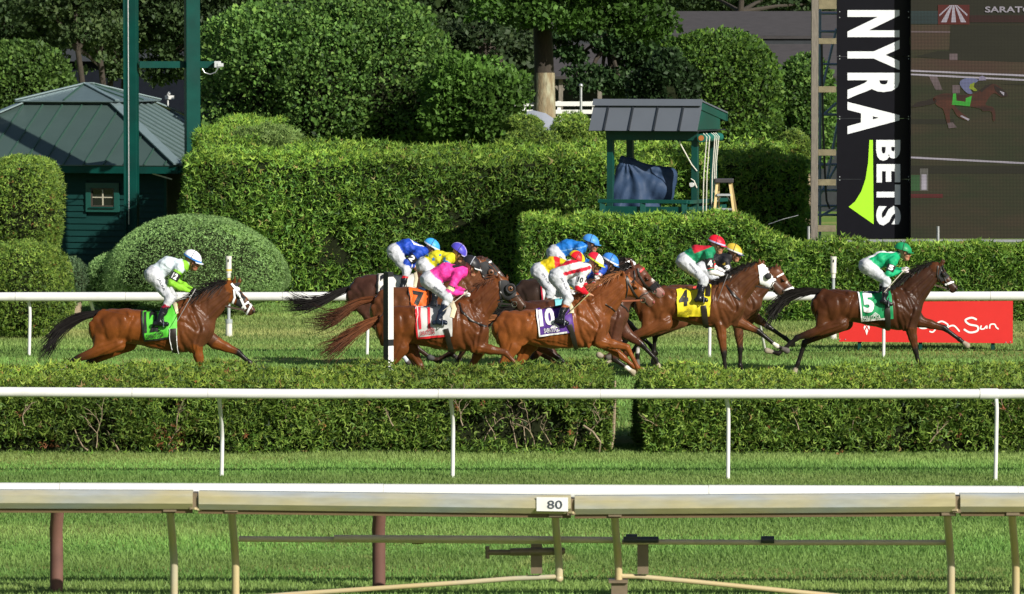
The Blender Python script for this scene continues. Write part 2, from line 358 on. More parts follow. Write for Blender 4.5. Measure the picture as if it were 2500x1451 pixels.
tw = twig_mesh([(1180, 1085, 80, .5, 58.4), (1210, 1075, 75, 1.0, 58.35), (1262, 1095, 95, .2, 58.5), (1285, 1095, 100, .3, 58.5), (1305, 1090, 80, .5, 58.45), (1345, 1085, 60, .8, 58.4), (1400, 1095, 90, .4, 58.4), (1440, 1060, 50, 1.0, 58.3),
                (215, 1100, 70, .8, 58.4), (235, 1095, 80, .3, 58.4), (290, 1100, 45, 1.0, 58.4), (60, 1040, 50, .7, 58.3), (410, 1090, 80, .5, 58.35), (520, 1060, 50, .6, 58.3), (1130, 1040, 60, .6, 58.3), (1100, 1000, 40, .9, 58.3), (700, 1030, 40, .7, 58.3), (960, 1040, 40, .7, 58.3), (1460, 1010, 50, .5, 58.3)], 5)
tw.tube([at(1490, 1100, 58.5), at(1497, 1060, 58.45), at(1500, 1000, 58.4), at(1502, 930, 58.45)], [.03, .026, .022, .012], 7)
tw.tube([at(1462, 1112, 58.3), at(1466, 1080, 58.2), at(1448, 1055, 58.2), at(1425, 1040, 58.3)], [.012, .012, .014, .018], 6)
tag(tw.build('branches', bark_pale, HL), kind='stuff')
tw = twig_mesh([(2270, 1080, 40, 1.0, 58.3), (2470, 1030, 50, .7, 58.3), (1950, 1050, 40, .7, 58.3), (1620, 1080, 60, .7, 58.4), (2080, 1050, 35, .9, 58.3)], 6)
tag(tw.build('branches', bark_pale, HR), kind='stuff')
def patch_sprays(spots, n, size, cols, seed, D, blades=2):
    r = np.random.default_rng(seed); P = []
    for px, py, rx, ry in spots:
        k = int(n * rx * ry / 600) + 6; a = r.uniform(0, 6.28, k); q = np.sqrt(r.random(k))
        P += [tuple(at(px + rx * q[i] * math.cos(a[i]), py + ry * q[i] * math.sin(a[i]), D - .06 - .05 * r.random())) for i in range(k)]
    P = np.array(P); N = np.tile([0, -1., .2], (len(P), 1)); return sprays(P, N, size, cols, [1] * len(cols), blades=blades, wide=.45, rnd=.9, seed=seed)
RUST = [(.28, .09, .035), (.20, .07, .03), (.32, .13, .06), (.14, .06, .03)]
foliage('dead_foliage', patch_sprays([(412, 1068, 42, 32), (437, 410 + 580, 6, 5), (45, 1010, 8, 6), (790, 1040, 6, 14), (1113, 995, 9, 9), (1180, 985, 6, 6), (1395, 1058, 8, 7), (120, 1085, 25, 10), (600, 1064, 4, 4), (1404, 948, 8, 4), (560, 905, 20, 3), (480, 932, 8, 3)], 45, .055, RUST, 4, 58.3), conifer, HL)
foliage('dead_foliage', patch_sprays([(2342, 1058, 5, 9), (2052, 1105, 9, 4), (1900, 982, 8, 4), (2345, 1014, 5, 4), (1875, 1042, 4, 4), (2325, 905, 14, 3), (2170, 1070, 5, 6), (2450, 1000, 6, 6)], 45, .05, RUST, 5, 58.3), conifer, HR)
weeds = patch_sprays([(1140, 1098, 22, 14), (1190, 1088, 26, 22), (1250, 1102, 18, 12), (1365, 1108, 22, 8), (1410, 1106, 16, 6), (1115, 1100, 12, 14), (590, 1090, 20, 18), (370, 1104, 20, 8), (620, 1075, 10, 16), (70, 1108, 18, 5), (200, 1108, 30, 3), (1640, 1100, 16, 8), (1330, 1104, 10, 6), (700, 1100, 20, 6)], 40, .075, [(.10, .20, .028), (.075, .16, .025), (.13, .23, .04)], 8, 58.25)
tag(foliage('weeds', weeds, leafy, org=gnd(1200, 58.2)), 'bright green weeds sprouting along the foot of the hedge', kind='stuff')

# ---- running rails
seam_grey = mat('seam_grey', (.30, .29, .27), rough=.6, var=.1)
def gooseneck(m, top, bend, foot, r): 
    p, q, s = Vector(top), Vector(bend), Vector(foot); a, b = p.lerp(q, .55), q.lerp(s, .25); pts = [p]
    for i in range(0, 7): t = i / 6; pts.append(a.lerp(q, t).lerp(q.lerp(b, t), t))
    pts.append(s); m.tube(pts, r, 12); return m
def rail_thing(label, D0, pxs, yc, r, posts, joints, back, pr, m_, pm, dirt=None, sleeves=(), ns=24, group=None):
    """tubular rail through (px, yc(px)), cut at the joints; posts: (top px, foot px, foot py)"""
    x0, x1 = pxs; root = thing('running_rail', gnd((x0 + x1) / 2, D0 + back), label, 'rail', group)
    cuts = [x0] + list(joints) + [x1]
    for i in range(len(cuts) - 1):
        a, b = cuts[i] + (.6 if i else 0), cuts[i + 1]; mm = MB(); k = max(2, int((b - a) / 150) + 1)
        mm.tube([at(a + (b - a) * j / (k - 1), yc(a + (b - a) * j / (k - 1)), D0) for j in range(k)], r * (1 + .02 * (i % 2)), ns); mm.build('rail_tube', m_, root, smooth=True)
    for j in joints:
        mm = MB(); mm.tube([at(j - .35, yc(j), D0), at(j + .35, yc(j), D0)], r * 1.022, ns); mm.build('joint_seam', seam_grey, root, smooth=True)
    for a, b in sleeves:
        mm = MB(); mm.tube([at(a, yc(a), D0), at(b, yc(b), D0)], r * 1.12, ns); mm.build('sleeve', m_, root, smooth=True)
    for tp, fp, fy in posts:
        foot = at(fp, fy, depth_of_ground(fy)); foot.z = -.05; D1 = foot.y; top = at(tp, yc(tp) + 2, D0 + .02); bend = at(fp + (fp - tp) * .25, yc(tp) + .80 * (D1 - D0) * S(D0), D1)
        mm = gooseneck(MB(), top, bend, foot, pr); mm.build('post', pm, root, smooth=True)
    return root
def yfar(x): return 724 - (x - 1250) * .0008
rail_thing('white far rail of the turf course, behind the running horses', 77.85, (-330, 2830), yfar, .077,
           [(60, 71, 868), (885, 896, 866), (1722, 1732, 873), (2150, 2157, 873), (218, 240, 862), (1842, 1868, 856), (2600, 2612, 870), (-240, -228, 868)], [38, 307, 690, 1120, 1560, 2010, 2417], .45, .028, white_plastic, white_plastic)
def yfront(x): return (957 if x < 0 else 957 + min(x, 700) * .0075) if x < 1300 else 962.5 - (x - 1300) * .0003
rail_thing('white front rail with curved posts, before the low hedge', 54.6, (-260, 2760), yfront, .059,
           [(534, 541, 1165), (1099, 1105, 1168), (1770, 1777, 1172), (2412, 2430, 1176), (-30, -22, 1163)], [323, 508, 1070, 1466], .4, .0245, white_plastic, white_plastic, sleeves=[(2392, 2436)])
brown_pad = mat('brown_pad', (.17, .080, .060), rough=.75, var=.1, scale=5, col2=(.12, .055, .042), mixscale=2)
def ynear(x): return 1199 + x * .0034
nr = rail_thing('white inner rail on brown padded posts, behind the beige barrier', 42.75, (-260, 2760), ynear, .078, [], [147, 936, 1730, 2484], .4, .06, white, brown_pad)
for px in (138, 925, 1712 + 830, -660):
    m = MB(); f = at(px, 1448, 43.1); f.z = -.05; t = at(px + 6, 1203, 42.85); m.tube([t, at(px + 3, 1240, 42.9), at(px - 1, 1290, 43.05), at(px, 1340, 43.1), f], .062, 16); m.build('padded_post', brown_pad, nr, smooth=True)

# ---- beige crowd barriers in the foreground
beige = mat('beige_paint', (.48, .38, .20), rough=.42, var=.08, scale=2, col2=(.40, .37, .27), mixscale=1.2, mixlo=.4, mixhi=.7)
beam_m = mat('weathered_beam', (.43, .385, .23), rough=.36, metal=.2, var=.12, scale=5, col2=(.34, .37, .38), mixscale=.9, mixlo=.4, mixhi=.65, stretch=(1, 4, 4))
dull = mat('dull_brown_steel', (.19, .145, .095), rough=.5, metal=.3, var=.15, scale=8)
shade_strip_m = mat('shade_strip_brown', (.11, .07, .03), rough=.6, var=.15, scale=4)  # brown holds the lower chamfer's shade and ground reflection
BD = 41.6
def beam(m, x0, y0, x1, y1, h=46):
    """eight-sided beam: front face between top and bottom chamfers; y = px row of its top edge"""
    k = 1 / S(BD); a, b = at(x0, y0, BD), at(x1, y1, BD); d = Vector((0, 1, 0)); H = h * k
    prof = [(.045, 0), (.0, -.045), (0, -H + .055), (.05, -H), (.12, -H), (.16, -H + .05), (.16, -.045), (.125, 0)]
    A = [a + d * p + Vector((0, 0, q)) for p, q in prof]; m.prism(A, b - a)
def bpost(px, y0, y1, top_dx=-10, D=42.45, r=.036):
    m = MB(); pts = [at(px + top_dx, y0 - 10, BD + .12), at(px + top_dx * .8, y0 + 26, BD + .30), at(px + top_dx * .35, y0 + 78, D - .18), at(px + top_dx * .1, y0 + 112, D - .03), at(px, y0 + 130, D), at(px, y1, D)]; m.tube(pts, r, 14); return m
def barrier(label, x0, ya, x1, yb, posts, extra=None):
    root = thing('crowd_barrier', gnd((x0 + x1) / 2, 42.4), label, 'barrier', 'beige crowd barriers along the near rail')
    m = MB(); beam(m, x0, ya, x1, yb); m.build('beam', beam_m, root)
    m = MB(); k = at(x0, ya + 47, BD + .13); q = at(x1, yb + 47, BD + .13); m.bar(k, q, .10, .045); m.build('lower_shade_strip', shade_strip_m, root)  # brown strip added for the shaded lower chamfer of the beam
    for px, y0, y1 in posts:
        mm = bpost(px, y0, y1); mm.build('post', beige, root, smooth=True)
        c = at(px - 9, y0 - 2, BD + .14); m = MB(); m.box(c - Vector((.06, .08, .025)), c + Vector((.06, .08, .012))); m.build('bracket', dull, root)
    return root
gy = 1520
b1 = barrier('beige barrier section at the left edge, one post, ending at the joint', -420, 1196, 470, 1199, [(425, 1243, gy), (-60, 1243, gy)])
b2 = barrier('beige gate leaf carrying the white number plate', 485, 1200, 1394, 1211, [(575, 1244, gy), (1365, 1256, 1413)])
b3 = barrier('beige gate leaf right of the number plate, with a collared post', 1403, 1212, 2333, 1206, [(1510, 1255, gy), (2322, 1252, gy)])
b4 = barrier('beige barrier section at the right edge with one post', 2345, 1206, 3000, 1207, [(2480, 1252, gy)])
def bar_px(name, root, pts, r, m=dull, D=42.45, n=12):
    mm = MB(); mm.tube([at(x, y, D) for x, y in pts], r, n); return mm.build(name, m, root, smooth=True)
bar_m = mat('tan_bar', (.50, .42, .28), rough=.5, var=.1)
bar_px('middle_bar', b2, [(583, 1316), (1000, 1319), (1368, 1322)], .027, bar_m, D=42.33)
bar_px('sliding_bolt', b2, [(815, 1314), (1240, 1316), (1500, 1319)], .03, bar_m, D=42.3)
bar_px('sleeve', b2, [(1006, 1318), (1034, 1318)], .042, D=42.40)
bar_px('lower_bar', b2, [(560, 1464), (700, 1452), (1150, 1421), (1250, 1413), (1372, 1408)], .023, beige)
bar_px('latch_handle', b2, [(1192, 1349), (1250, 1349), (1380, 1345)], .026, D=42.4); bar_px('latch_stop', b2, [(1190, 1334), (1190, 1364)], .02, D=42.4)
bar_px('latch_sleeve', b2, [(1246, 1348), (1376, 1346)], .036, D=42.39)
m = MB(); c0, c1 = at(1296, 1332, 42.3), at(1324, 1404, 42.3); m.box((c0.x, 42.40, c1.z), (c1.x, 42.45, c0.z)); m.build('latch_plate', dull, b2)
mm = MB(); mm.ball(at(1365, 1412, 42.45), .040, 12, 8); mm.build('end_cap', beige, b2, smooth=True)
bar_px('middle_bar', b3, [(1518, 1323), (1900, 1325), (2315, 1325)], .025, bar_m, D=42.33)
bar_px('lower_bar', b3, [(1518, 1407), (1560, 1408), (1700, 1421), (1900, 1441), (2050, 1456)], .023, beige)
m = MB(); c0, c1 = at(1557, 1332, 42.3), at(1584, 1405, 42.3); m.box((c0.x, 42.40, c1.z), (c1.x, 42.45, c0.z)); m.build('latch_plate', dull, b3)
m = MB(); a = at(1556, 1347, 42.37); 
blk = mat('dark_block', (.03, .034, .045), rough=.5, var=.1)
bar_px('stop_block', b3, [(1528, 1312), (1556, 1312)], .03, blk, D=42.30); bar_px('stop_block', b3, [(1522, 1318), (1608, 1318)], .03, blk, D=42.30); bar_px('stop_block', b3, [(1858, 1318), (1890, 1318)], .035, blk, D=42.30)
c = at(1512, 1418, 42.45); m = MB(); m.box(c - Vector((.10, .1, .012)), c + Vector((.08, .1, .012))); m.box(c + Vector((-.075, -.06, -.35)), c + Vector((.075, .06, -.02))); m.build('post_collar', dull, b3)
for bb, px in ((b2, 1365), (b3, 1507)):
    p = at(px, 1349, 42.40); m = MB(); m.tube([p, p + Vector((0, -.012, 0))], .016, 10); m.build('bolt_head', black_paint, bb, smooth=True)
for bb, px, y in ((b1, 476, 1200), (b2, 1396, 1214), (b3, 2336, 1208)):
    m = MB(); c = at(px - 2, y + 22, BD + .12); m.box(c - Vector((.035, .09, .075)), c + Vector((.035, .09, .075))); m.build('joint_piece', dull, bb)
m = MB(); m.bar(at(470, 1241, BD + .02), at(515, 1250, BD + .22), .05, .02); m.build('joint_strap', beige, b1)
m = MB(); m.bar(at(1392, 1251, BD + .02), at(1428, 1259, BD + .22), .05, .02); m.build('joint_strap', beige, b2)
m = MB(); m.bar(at(2330, 1245, BD + .02), at(2356, 1256, BD + .22), .05, .02); m.build('joint_strap', beige, b3)
m = MB(); m.prism([at(1310, 1214, BD - .012), at(1387, 1215, BD - .012), at(1387, 1249, BD - .012), at(1310, 1248, BD - .012)], (0, .01, 0)); plate = m.build('number_plate', white_plastic, b2)
text_on('number', '80', px_box(1336, 1222, 1373, 1243, BD - .016), mat('slate_print', (.035, .045, .06), rough=.6, var=0), plate, bold=.012)
# ================================================================== BACKGROUND PLANTING AND BUILDINGS
def h_step(x):
    a, b = px2x(1795, 88.2), px2x(1955, 88.2); t = ((x - a) / (b - a)).clip(0, 1); t = t * t * (3 - 2 * t); return 1.98 * (1 - t) + 1.46 * t + .02 * np.sin(x * 2) + .015 * np.sin(x * 5)
hedge('hedge', 'stepped clipped hedge behind the right half of the far rail, lower towards the screen', px2x(1272, 88.2), 13.5, 88.2, 89.7, h_step, 46000, 13000, .105, 21, lump=.085, depth=.26, rise=.03)
hedge('hedge', 'tall long clipped hedge between the green hut and the screen', px2x(452, 94.7), px2x(1972, 94.7), 94.7, 99.7, lambda x: 3.0 + .03 * np.sin(x * 1.7) + .02 * np.sin(x * 4), 48000, 22000, .12, 22, lump=.12, depth=.3, rise=.25, rad=.35)

def blob(name, label, cat, px, py, rx, ry, D, ryd, n, size, cols, w, seed, m=leafy, e=1., lump=.12, group=None, root=None, blades=1, wide=.7, base=0., up=.3, rnd=.7, depth=.25, under=1.):
    """clipped rounded crown filling the photo ellipse (px, py, rx, ry) at depth D; ryd: its depth radius in metres"""
    r = np.random.default_rng(seed); c = at(px, py, D); R = np.array([rx / S(D), ryd, ry / S(D)]); c = np.array(c)
    if root is None: root = thing(name, (c[0], c[1], 0), label, cat, group)
    d = unit(r.normal(size=(n * 2, 3))); d = d[(d[:, 1] < .25) | (r.random(len(d)) < .25)][:n]
    q = np.sign(d) * np.abs(d) ** e; q[:, 2] = np.where(q[:, 2] < 0, q[:, 2] * under, q[:, 2]); P = c + q * R; N = unit(d / R)
    P = P + N * (lump * wob(P, 1.6 / max(.25, min(R)), seed) + lump * .6 * wob(P, 4.5 / max(.25, min(R)), seed + 1) - depth * r.random(len(P)) ** 1.5)[:, None]
    if lump > .3:                                            # deep shaded hollows between the boughs
        g = wob(P * [1, 1, 1.5], 2.1, seed + 8) - .25; P = P - N * (.55 * g.clip(0, 1))[:, None]; kk = (g < .75) | (r.random(len(P)) < .35); P, N = P[kk], N[kk]
    k = P[:, 2] > base + .03; P, N = P[k], N[k]
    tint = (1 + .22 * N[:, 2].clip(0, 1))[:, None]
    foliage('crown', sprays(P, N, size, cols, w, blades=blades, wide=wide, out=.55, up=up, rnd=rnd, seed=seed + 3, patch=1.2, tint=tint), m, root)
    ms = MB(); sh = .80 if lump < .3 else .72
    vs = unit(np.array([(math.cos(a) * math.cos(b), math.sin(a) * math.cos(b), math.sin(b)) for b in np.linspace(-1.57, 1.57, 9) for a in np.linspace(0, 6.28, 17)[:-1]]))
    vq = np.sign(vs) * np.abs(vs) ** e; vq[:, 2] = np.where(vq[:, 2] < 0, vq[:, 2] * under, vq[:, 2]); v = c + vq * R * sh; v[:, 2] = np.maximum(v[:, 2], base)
    ms.add([tuple(x) for x in v], [(j * 16 + i, j * 16 + (i + 1) % 16, (j + 1) * 16 + (i + 1) % 16, (j + 1) * 16 + i) for j in range(8) for i in range(16)]); ms.build('shade_core', core_dark, root)  # solid dark core in place of the crown's shaded depth
    if c[2] - R[2] * .8 > .15:
        t = MB(); t.tube([(c[0], c[1], -.05), (c[0] + .03, c[1], c[2] * .5), (c[0], c[1], c[2])], [.16, .12, .08], 8); t.build('trunk', bark_pale, root)
    return root
MAPLE = [(.090, .180, .036), (.062, .132, .028), (.14, .24, .05), (.024, .050, .015)]; MW = [.4, .3, .2, .1]
JUN = [(.20, .34, .110), (.25, .40, .13), (.14, .25, .080)]; JW = [.45, .3, .25]
GOLD = [(.15, .24, .034), (.10, .18, .028), (.22, .30, .048), (.04, .08, .016), (.24, .12, .04)]; GW = [.38, .3, .2, .12, .006]
# mounds and clipped shrubs in front of the hut
blob('mound_shrub', 'large pale green clipped mound behind the rider in white and lime', 'shrub', 478, 682, 233, 160, 90.5, 2.6, 46000, .042, JUN, JW, 31, conifer, e=1.05, under=.5, lump=.035, blades=2, wide=.65, up=.7, depth=.07)
blob('mound_shrub', 'small clipped mound tucked against the left side of the large mound', 'shrub', 285, 690, 80, 76, 90.9, 1.2, 9000, .06, JUN, JW, 32, conifer, lump=.04, blades=2, wide=.62, up=.5, depth=.1)
blob('mound_shrub', 'small bluish clipped mound beside the round golden shrub', 'shrub', 180, 690, 36, 60, 89.8, .7, 4500, .055, [(.06, .11, .05), (.08, .13, .055)], [1, 1], 33, conifer, lump=.04, blades=2, wide=.62, up=.5, depth=.1)
blob('round_shrub', 'round golden green shrub behind the rail at the left edge', 'shrub', 55, 712, 128, 130, 83.5, 1.2, 17000, .065, GOLD, GW, 34, conifer, e=.85, lump=.07, blades=2, wide=.65, up=.4, depth=.15)
blob('column_shrub', 'tall clipped golden shrub with rusty tips beside the hut', 'shrub', 62, 520, 98, 142, 98., 1.3, 17000, .075, GOLD, GW, 35, conifer, e=.72, lump=.07, blades=2, wide=.65, up=.5, depth=.15)
blob('column_shrub', 'clipped golden shrub cut off by the left edge beside the tall one', 'shrub', -60, 545, 95, 135, 99., 1.3, 9000, .075, GOLD, GW, 36, conifer, e=.72, lump=.07, blades=2, wide=.65, up=.5, depth=.15)
sh_root = bpy.data.objects['column_shrub']
foliage('dead_foliage', patch_sprays([(100, 545, 14, 16), (85, 550, 8, 8), (128, 480, 5, 5), (142, 560, 5, 4), (120, 548, 6, 5), (35, 505, 4, 4)], 22, .07, RUST, 9, 97.), conifer, sh_root)
hedge('hedge', 'arm of the tall hedge running back along the right side of the hut', -6.92, -5.5, 99.8, 112.5, lambda x: 3.42 + 0 * x, 2500, 9000, .12, 23, lump=.12, depth=.3, rise=.15, rad=.35)
blob('feathery_shrub', 'loose light green shrub showing over the tall hedge near the green posts', 'shrub', 640, 350, 108, 42, 101., 1.2, 9000, .10, [(.10, .16, .04), (.13, .19, .05), (.07, .12, .03)], [1, 1, .6], 37, conifer, lump=.1, blades=2, wide=.5, up=.6, depth=.2)
# clipped broadleaf trees behind the tall hedge
tA = blob('clipped_tree', 'huge clipped maple mass behind the tall hedge, left of centre', 'tree', 690, 240, 205, 232, 116., 2.4, 25000, .115, MAPLE, MW, 41, e=.82, lump=.42, depth=.6)
blob('', '', '', 815, 225, 170, 214, 115.0, 2.4, 15000, .115, MAPLE, MW, 40, e=.9, lump=.42, depth=.5, root=tA)
blob('', '', '', 935, 235, 182, 232, 115.4, 2.4, 24000, .115, MAPLE, MW, 42, e=.82, lump=.42, depth=.6, root=tA)
blob('clipped_tree', 'lighter green young maple at the right end of the huge clipped mass', 'tree', 1160, 262, 108, 122, 112., 1.4, 12000, .14, [(.075, .16, .024), (.055, .12, .02), (.10, .20, .035)], [1, .8, .6], 43, e=.9, lump=.34, depth=.6)
blob('clipped_tree', 'round clipped tree behind the hut roof at the left edge', 'tree', 55, 222, 128, 128, 124., 1.6, 13000, .12, [(.085, .160, .032), (.06, .12, .026), (.115, .20, .04)], [1, .8, .5], 44, e=.9, lump=.12)
tD = blob('clipped_tree', 'tall dome shaped clipped tree behind the booth', 'tree', 1742, 265, 172, 192, 109., 2.0, 26000, .10, [(.080, .160, .024), (.056, .12, .022), (.12, .21, .03), (.03, .06, .014)], [.4, .3, .2, .1], 45, e=.85, lump=.17, depth=.35)
blob('ivy_tree', 'dark glossy tree at the left side of the dome shaped one', 'tree', 1625, 225, 72, 105, 107.5, 1.2, 8000, .12, [(.020, .042, .014), (.03, .06, .02), (.014, .03, .01)], [1, .6, .8], 46, lump=.16)
blob('clipped_tree', 'clipped tree between the dome and the wooden post', 'tree', 1965, 275, 72, 132, 112., 1.3, 11000, .105, MAPLE, MW, 47, e=.85, lump=.14)
for i, (px, py, rx, ry, D, lab) in enumerate([(1300, 350, 72, 34, 103., 'low rounded shrub at the foot of the big tree trunk'), (1400, 322, 54, 44, 105., 'clipped shrub beside the booth roof, in front of the white fence'), (1275, 306, 46, 26, 108., 'small dark shrub under the grey sheet'), (1478, 345, 40, 55, 106., 'clipped shrub half hidden by the booth roof'), (1940, 365, 42, 46, 101., 'yellowish young conifers beside the wooden post')]):
    blob('clipped_shrub', lab, 'shrub', px, py, rx, ry, D, .7, 3800, .08, GOLD[:4], GW[:4], 50 + i, conifer, lump=.06, blades=2, wide=.65, up=.5, depth=.12, group='clipped shrubs behind the tall hedge')

# big trees and woods beyond
bark = mat('tree_bark', (.038, .030, .022), rough=.95, var=.3, scale=9, bump=.8, bscale=14, stretch=(3, 3, .6))  # kept dark to hold the canopy's shade on the big trunk
bark_lit = mat('sunlit_bark', (.22, .17, .10), rough=.95, var=.3, scale=7, bump=.8, bscale=14, col2=(.33, .32, .22), mixscale=3, stretch=(3, 3, .7))  # paler copy of the bark, sunlight put into the colour
DARK = [(.040, .070, .024), (.026, .048, .018), (.060, .098, .034)]; DW = [.45, .35, .2]
def layered_tree(label, trunk, boughs, D, n, size, cols, w, seed, mtrunk=bark, name='shade_tree'):
    """trunk: [(px, py, radius px)] from the foot up; boughs: (px, py, rx, ry, depth offset) flat clouds of leaves"""
    root = thing(name, gnd(trunk[0][0], D), label, 'tree')
    t = MB(); pts = [at(x, y, D) for x, y, _ in trunk]; f = pts[0].copy(); f.z = -.1
    t.tube([f] + pts, [trunk[0][2] * 1.1 / S(D)] + [q / S(D) for _, _, q in trunk], 12)
    top = pts[-1]; r = np.random.default_rng(seed); A = sum(b[2] * b[3] for b in boughs); P, N = [], []
    for bx, by, rx, ry, dy in boughs:
        c = at(bx, by, D + dy); k = pts[min(len(pts) - 1, max(1, len(pts) - 2))]
        t.tube([k.lerp(top, .5), top.lerp(c, .5) + Vector((0, 0, -.15)), c], [.10, .06, .03], 6)
        m = int(n * rx * ry / A); d = unit(r.normal(size=(m, 3))); R = np.array([rx, rx * .7, ry]) / S(D)
        q = (r.random(m) ** .45)[:, None]; p = np.array(c) + d * q * R
        p += .16 * np.stack([wob(p, 2.2, seed + 1), wob(p, 2.2, seed + 2), wob(p, 3.4, seed + 3)], 1)
        keep = wob(p * [1, 1, 1.8], 2.4, seed + 7) > -.45; P.append(p[keep]); N.append(unit(d * [.6, .6, 1])[keep])
    P = np.concatenate(P); N = np.concatenate(N)
    t.build('trunk', mtrunk, root, smooth=True); foliage('crown', sprays(P, N, size, cols, w, wide=.75, out=.5, up=.1, rnd=.6, seed=seed, patch=.8), leafy, root)
    return root
BRIGHT = [(.060, .135, .020), (.045, .10, .018), (.08, .165, .03)]
layered_tree('big tree with a thick trunk coloured paler where sunlit, and bright leaves overhead', [(1328, 278, 26), (1329, 180, 24), (1325, 80, 23), (1322, 10, 20)],
             [(1230, 25, 120, 30, -1.5), (1330, 45, 110, 32, -1.8), (1450, 30, 110, 42, -1), (1560, 45, 90, 38, -1), (1180, -30, 160, 40, 0), (1400, -40, 240, 45, -1), (1560, -10, 100, 34, 0), (1600, 70, 50, 26, -1), (1290, 72, 30, 18, -1.6)], 121., 16000, .15, BRIGHT, [1, .8, .5], 61, bark)
m = MB(); m.tube([at(1329, 288, 120.98), at(1330, 230, 120.98), at(1330, 178, 120.98)], [.305, .272, .262], 12); m.build('sunlit_bark', bark_lit, bpy.data.objects['shade_tree'], smooth=True)  # pale sleeve paints the sunlit lower part of the trunk
layered_tree('maple with drooping dark layers between the big trunk and the barn', [(1497, 300, 8), (1498, 240, 7), (1490, 150, 7), (1480, 60, 6)],
             [(1470, 180, 85, 20, 0), (1430, 205, 50, 14, -.5), (1500, 130, 90, 24, 0), (1560, 105, 80, 24, 0), (1420, 130, 60, 18, 0), (1520, 215, 60, 16, -.6), (1400, 90, 70, 18, 0), (1590, 160, 50, 24, .4), (1480, 75, 110, 24, 0)], 127., 12000, .15, [(.035, .075, .026), (.05, .10, .03), (.022, .048, .016)], [1, .7, .7], 62)
layered_tree('grey green maple left of the big trunk', [(1150, 260, 9), (1160, 150, 8), (1190, 90, 8)], [(1275, 120, 50, 50, .5), (1240, 210, 60, 40, .5), (1230, 150, 70, 40, 0), (1270, 200, 50, 30, 0), (1200, 100, 90, 30, 0), (1150, 60, 90, 30, 0), (1250, 240, 40, 16, 0), (1120, 110, 50, 30, 0)], 133., 9000, .15, [(.045, .075, .03), (.03, .055, .02), (.06, .09, .035)], [1, 1, .5], 63)
for i, (px, lean, fork) in enumerate([(208, -24, 0), (258, -22, 0), (262, 24, 0), (300, 10, 0)]):
    layered_tree(['dark tree with a slanting slim trunk behind the hut roof', 'dark tree, left stem of the forked pair behind the hut roof', 'dark tree, right stem of the forked pair behind the hut roof', 'dark tree half hidden by the left green post'][i], [(px, 262, 8), (px + lean * .5, 165, 7), (px + lean, 80, 6)],
                 [(px + lean - 60, 30, 110, 40, 0), (px + lean + 50, 70, 80, 34, 0), (px + lean, -30, 150, 50, 0), (px + lean + 20, 130 - 15 * i, 60, 24, .5), (px + lean - 10, 105, 90, 34, .8), (px + 30, 160, 55, 22, 1.5)], 140. + 2 * i, 8000, .15, [(.055, .092, .032), (.036, .064, .022), (.085, .125, .045)], [1, .8, .7], 64 + i)
layered_tree('dark tree at the left edge above the clipped crown', [(20, 262, 10), (22, 150, 9), (20, 60, 8)], [(30, 30, 130, 60, 0), (60, 90, 60, 40, 0), (-20, -20, 160, 50, 0), (20, 130, 70, 30, 0)], 146., 9000, .16, DARK, DW, 70)
layered_tree('dark tree above the barn roof at the right', [(1800, 200, 9), (1805, 60, 8), (1810, 0, 7)], [(1720, -10, 160, 40, 4), (1880, -5, 150, 36, 4), (1980, 10, 90, 22, 4)], 170., 6500, .2, DARK, DW, 71)
layered_tree('dark tree filling the gap between the right green post and the clipped mass', [(470, 262, 9), (472, 150, 8), (470, 60, 8)], [(440, 40, 110, 50, 0), (520, 60, 90, 60, 0), (480, -30, 140, 40, 0), (430, 120, 60, 40, 0), (470, 150, 70, 50, 0), (400, 170, 60, 40, .5), (500, 210, 50, 50, 0)], 143., 11000, .16, DARK, DW, 72)
layered_tree('dark tree showing above the top of the huge clipped mass', [(800, 262, 9), (800, 100, 9), (800, 30, 8)], [(700, -20, 140, 40, 0), (850, -15, 140, 44, 0), (1000, -10, 130, 50, 0), (1080, 50, 80, 40, 0)], 148., 8000, .16, DARK, DW, 73)
# far woods: one mass
r_ = np.random.default_rng(80); n_ = 30000; P_ = np.stack([r_.uniform(-34, 34, n_), r_.uniform(184, 190, n_), r_.uniform(.2, 17, n_)], 1); P_[:, 1] += 2.0 * wob(P_, .45, 81)
wv = join_vfc(sprays(P_, np.tile([0, -1., .3], (n_, 1)), .5, DARK, DW, wide=.8, rnd=.7, seed=82, patch=.5, tint=.8))
tag(foliage('woods', wv, leafy), 'dark mass of far trees closing the view', kind='stuff')
m = MB(); m.box((-60, 191, 0), (60, 193, 19)); tag(m.build('woods_shade_slab', core_dark), 'dark slab standing in for the shaded depth of the far woods', kind='stuff')  # dark sheet painting the shade behind the leaf wall

# ---- barn beyond the trees
shingle = mat('barn_shingle', (.046, .041, .043), rough=.85, var=.25, scale=3, bump=.3, bscale=20, stretch=(1, 3, 3)); barn_dark = mat('barn_boards', (.022, .026, .030), rough=.9, var=.2)
timber = mat('weathered_timber', (.16, .14, .115), rough=.85, var=.3, scale=8, stretch=(4, 4, .6), bump=.3, bscale=30)
barn = thing('barn', gnd(1700, 152), 'long dark stable barn with two grey shingle roofs behind the trees', 'building')
def zat(py, D): return CAMH - (py - HORIZON) * D / FPX
def quadslab(name, a, b, c, d, th, m, root):
    mm = MB(); n = (Vector(b) - Vector(a)).cross(Vector(d) - Vector(a)).normalized(); mm.prism([a, b, c, d], n * th); return mm.build(name, m, root)
X0, X1 = px2x(1335, 150), px2x(2120, 150)
quadslab('upper_roof', (X0, 153, zat(88, 153)), (X1, 153, zat(88, 153)), (X1, 158, zat(28, 158)), (X0, 158, zat(28, 158)), -.1, shingle, barn)
quadslab('lower_roof', (X0, 149, zat(186, 149)), (X1, 149, zat(186, 149)), (X1, 153, zat(104, 153)), (X0, 153, zat(104, 153)), -.1, shingle, barn)
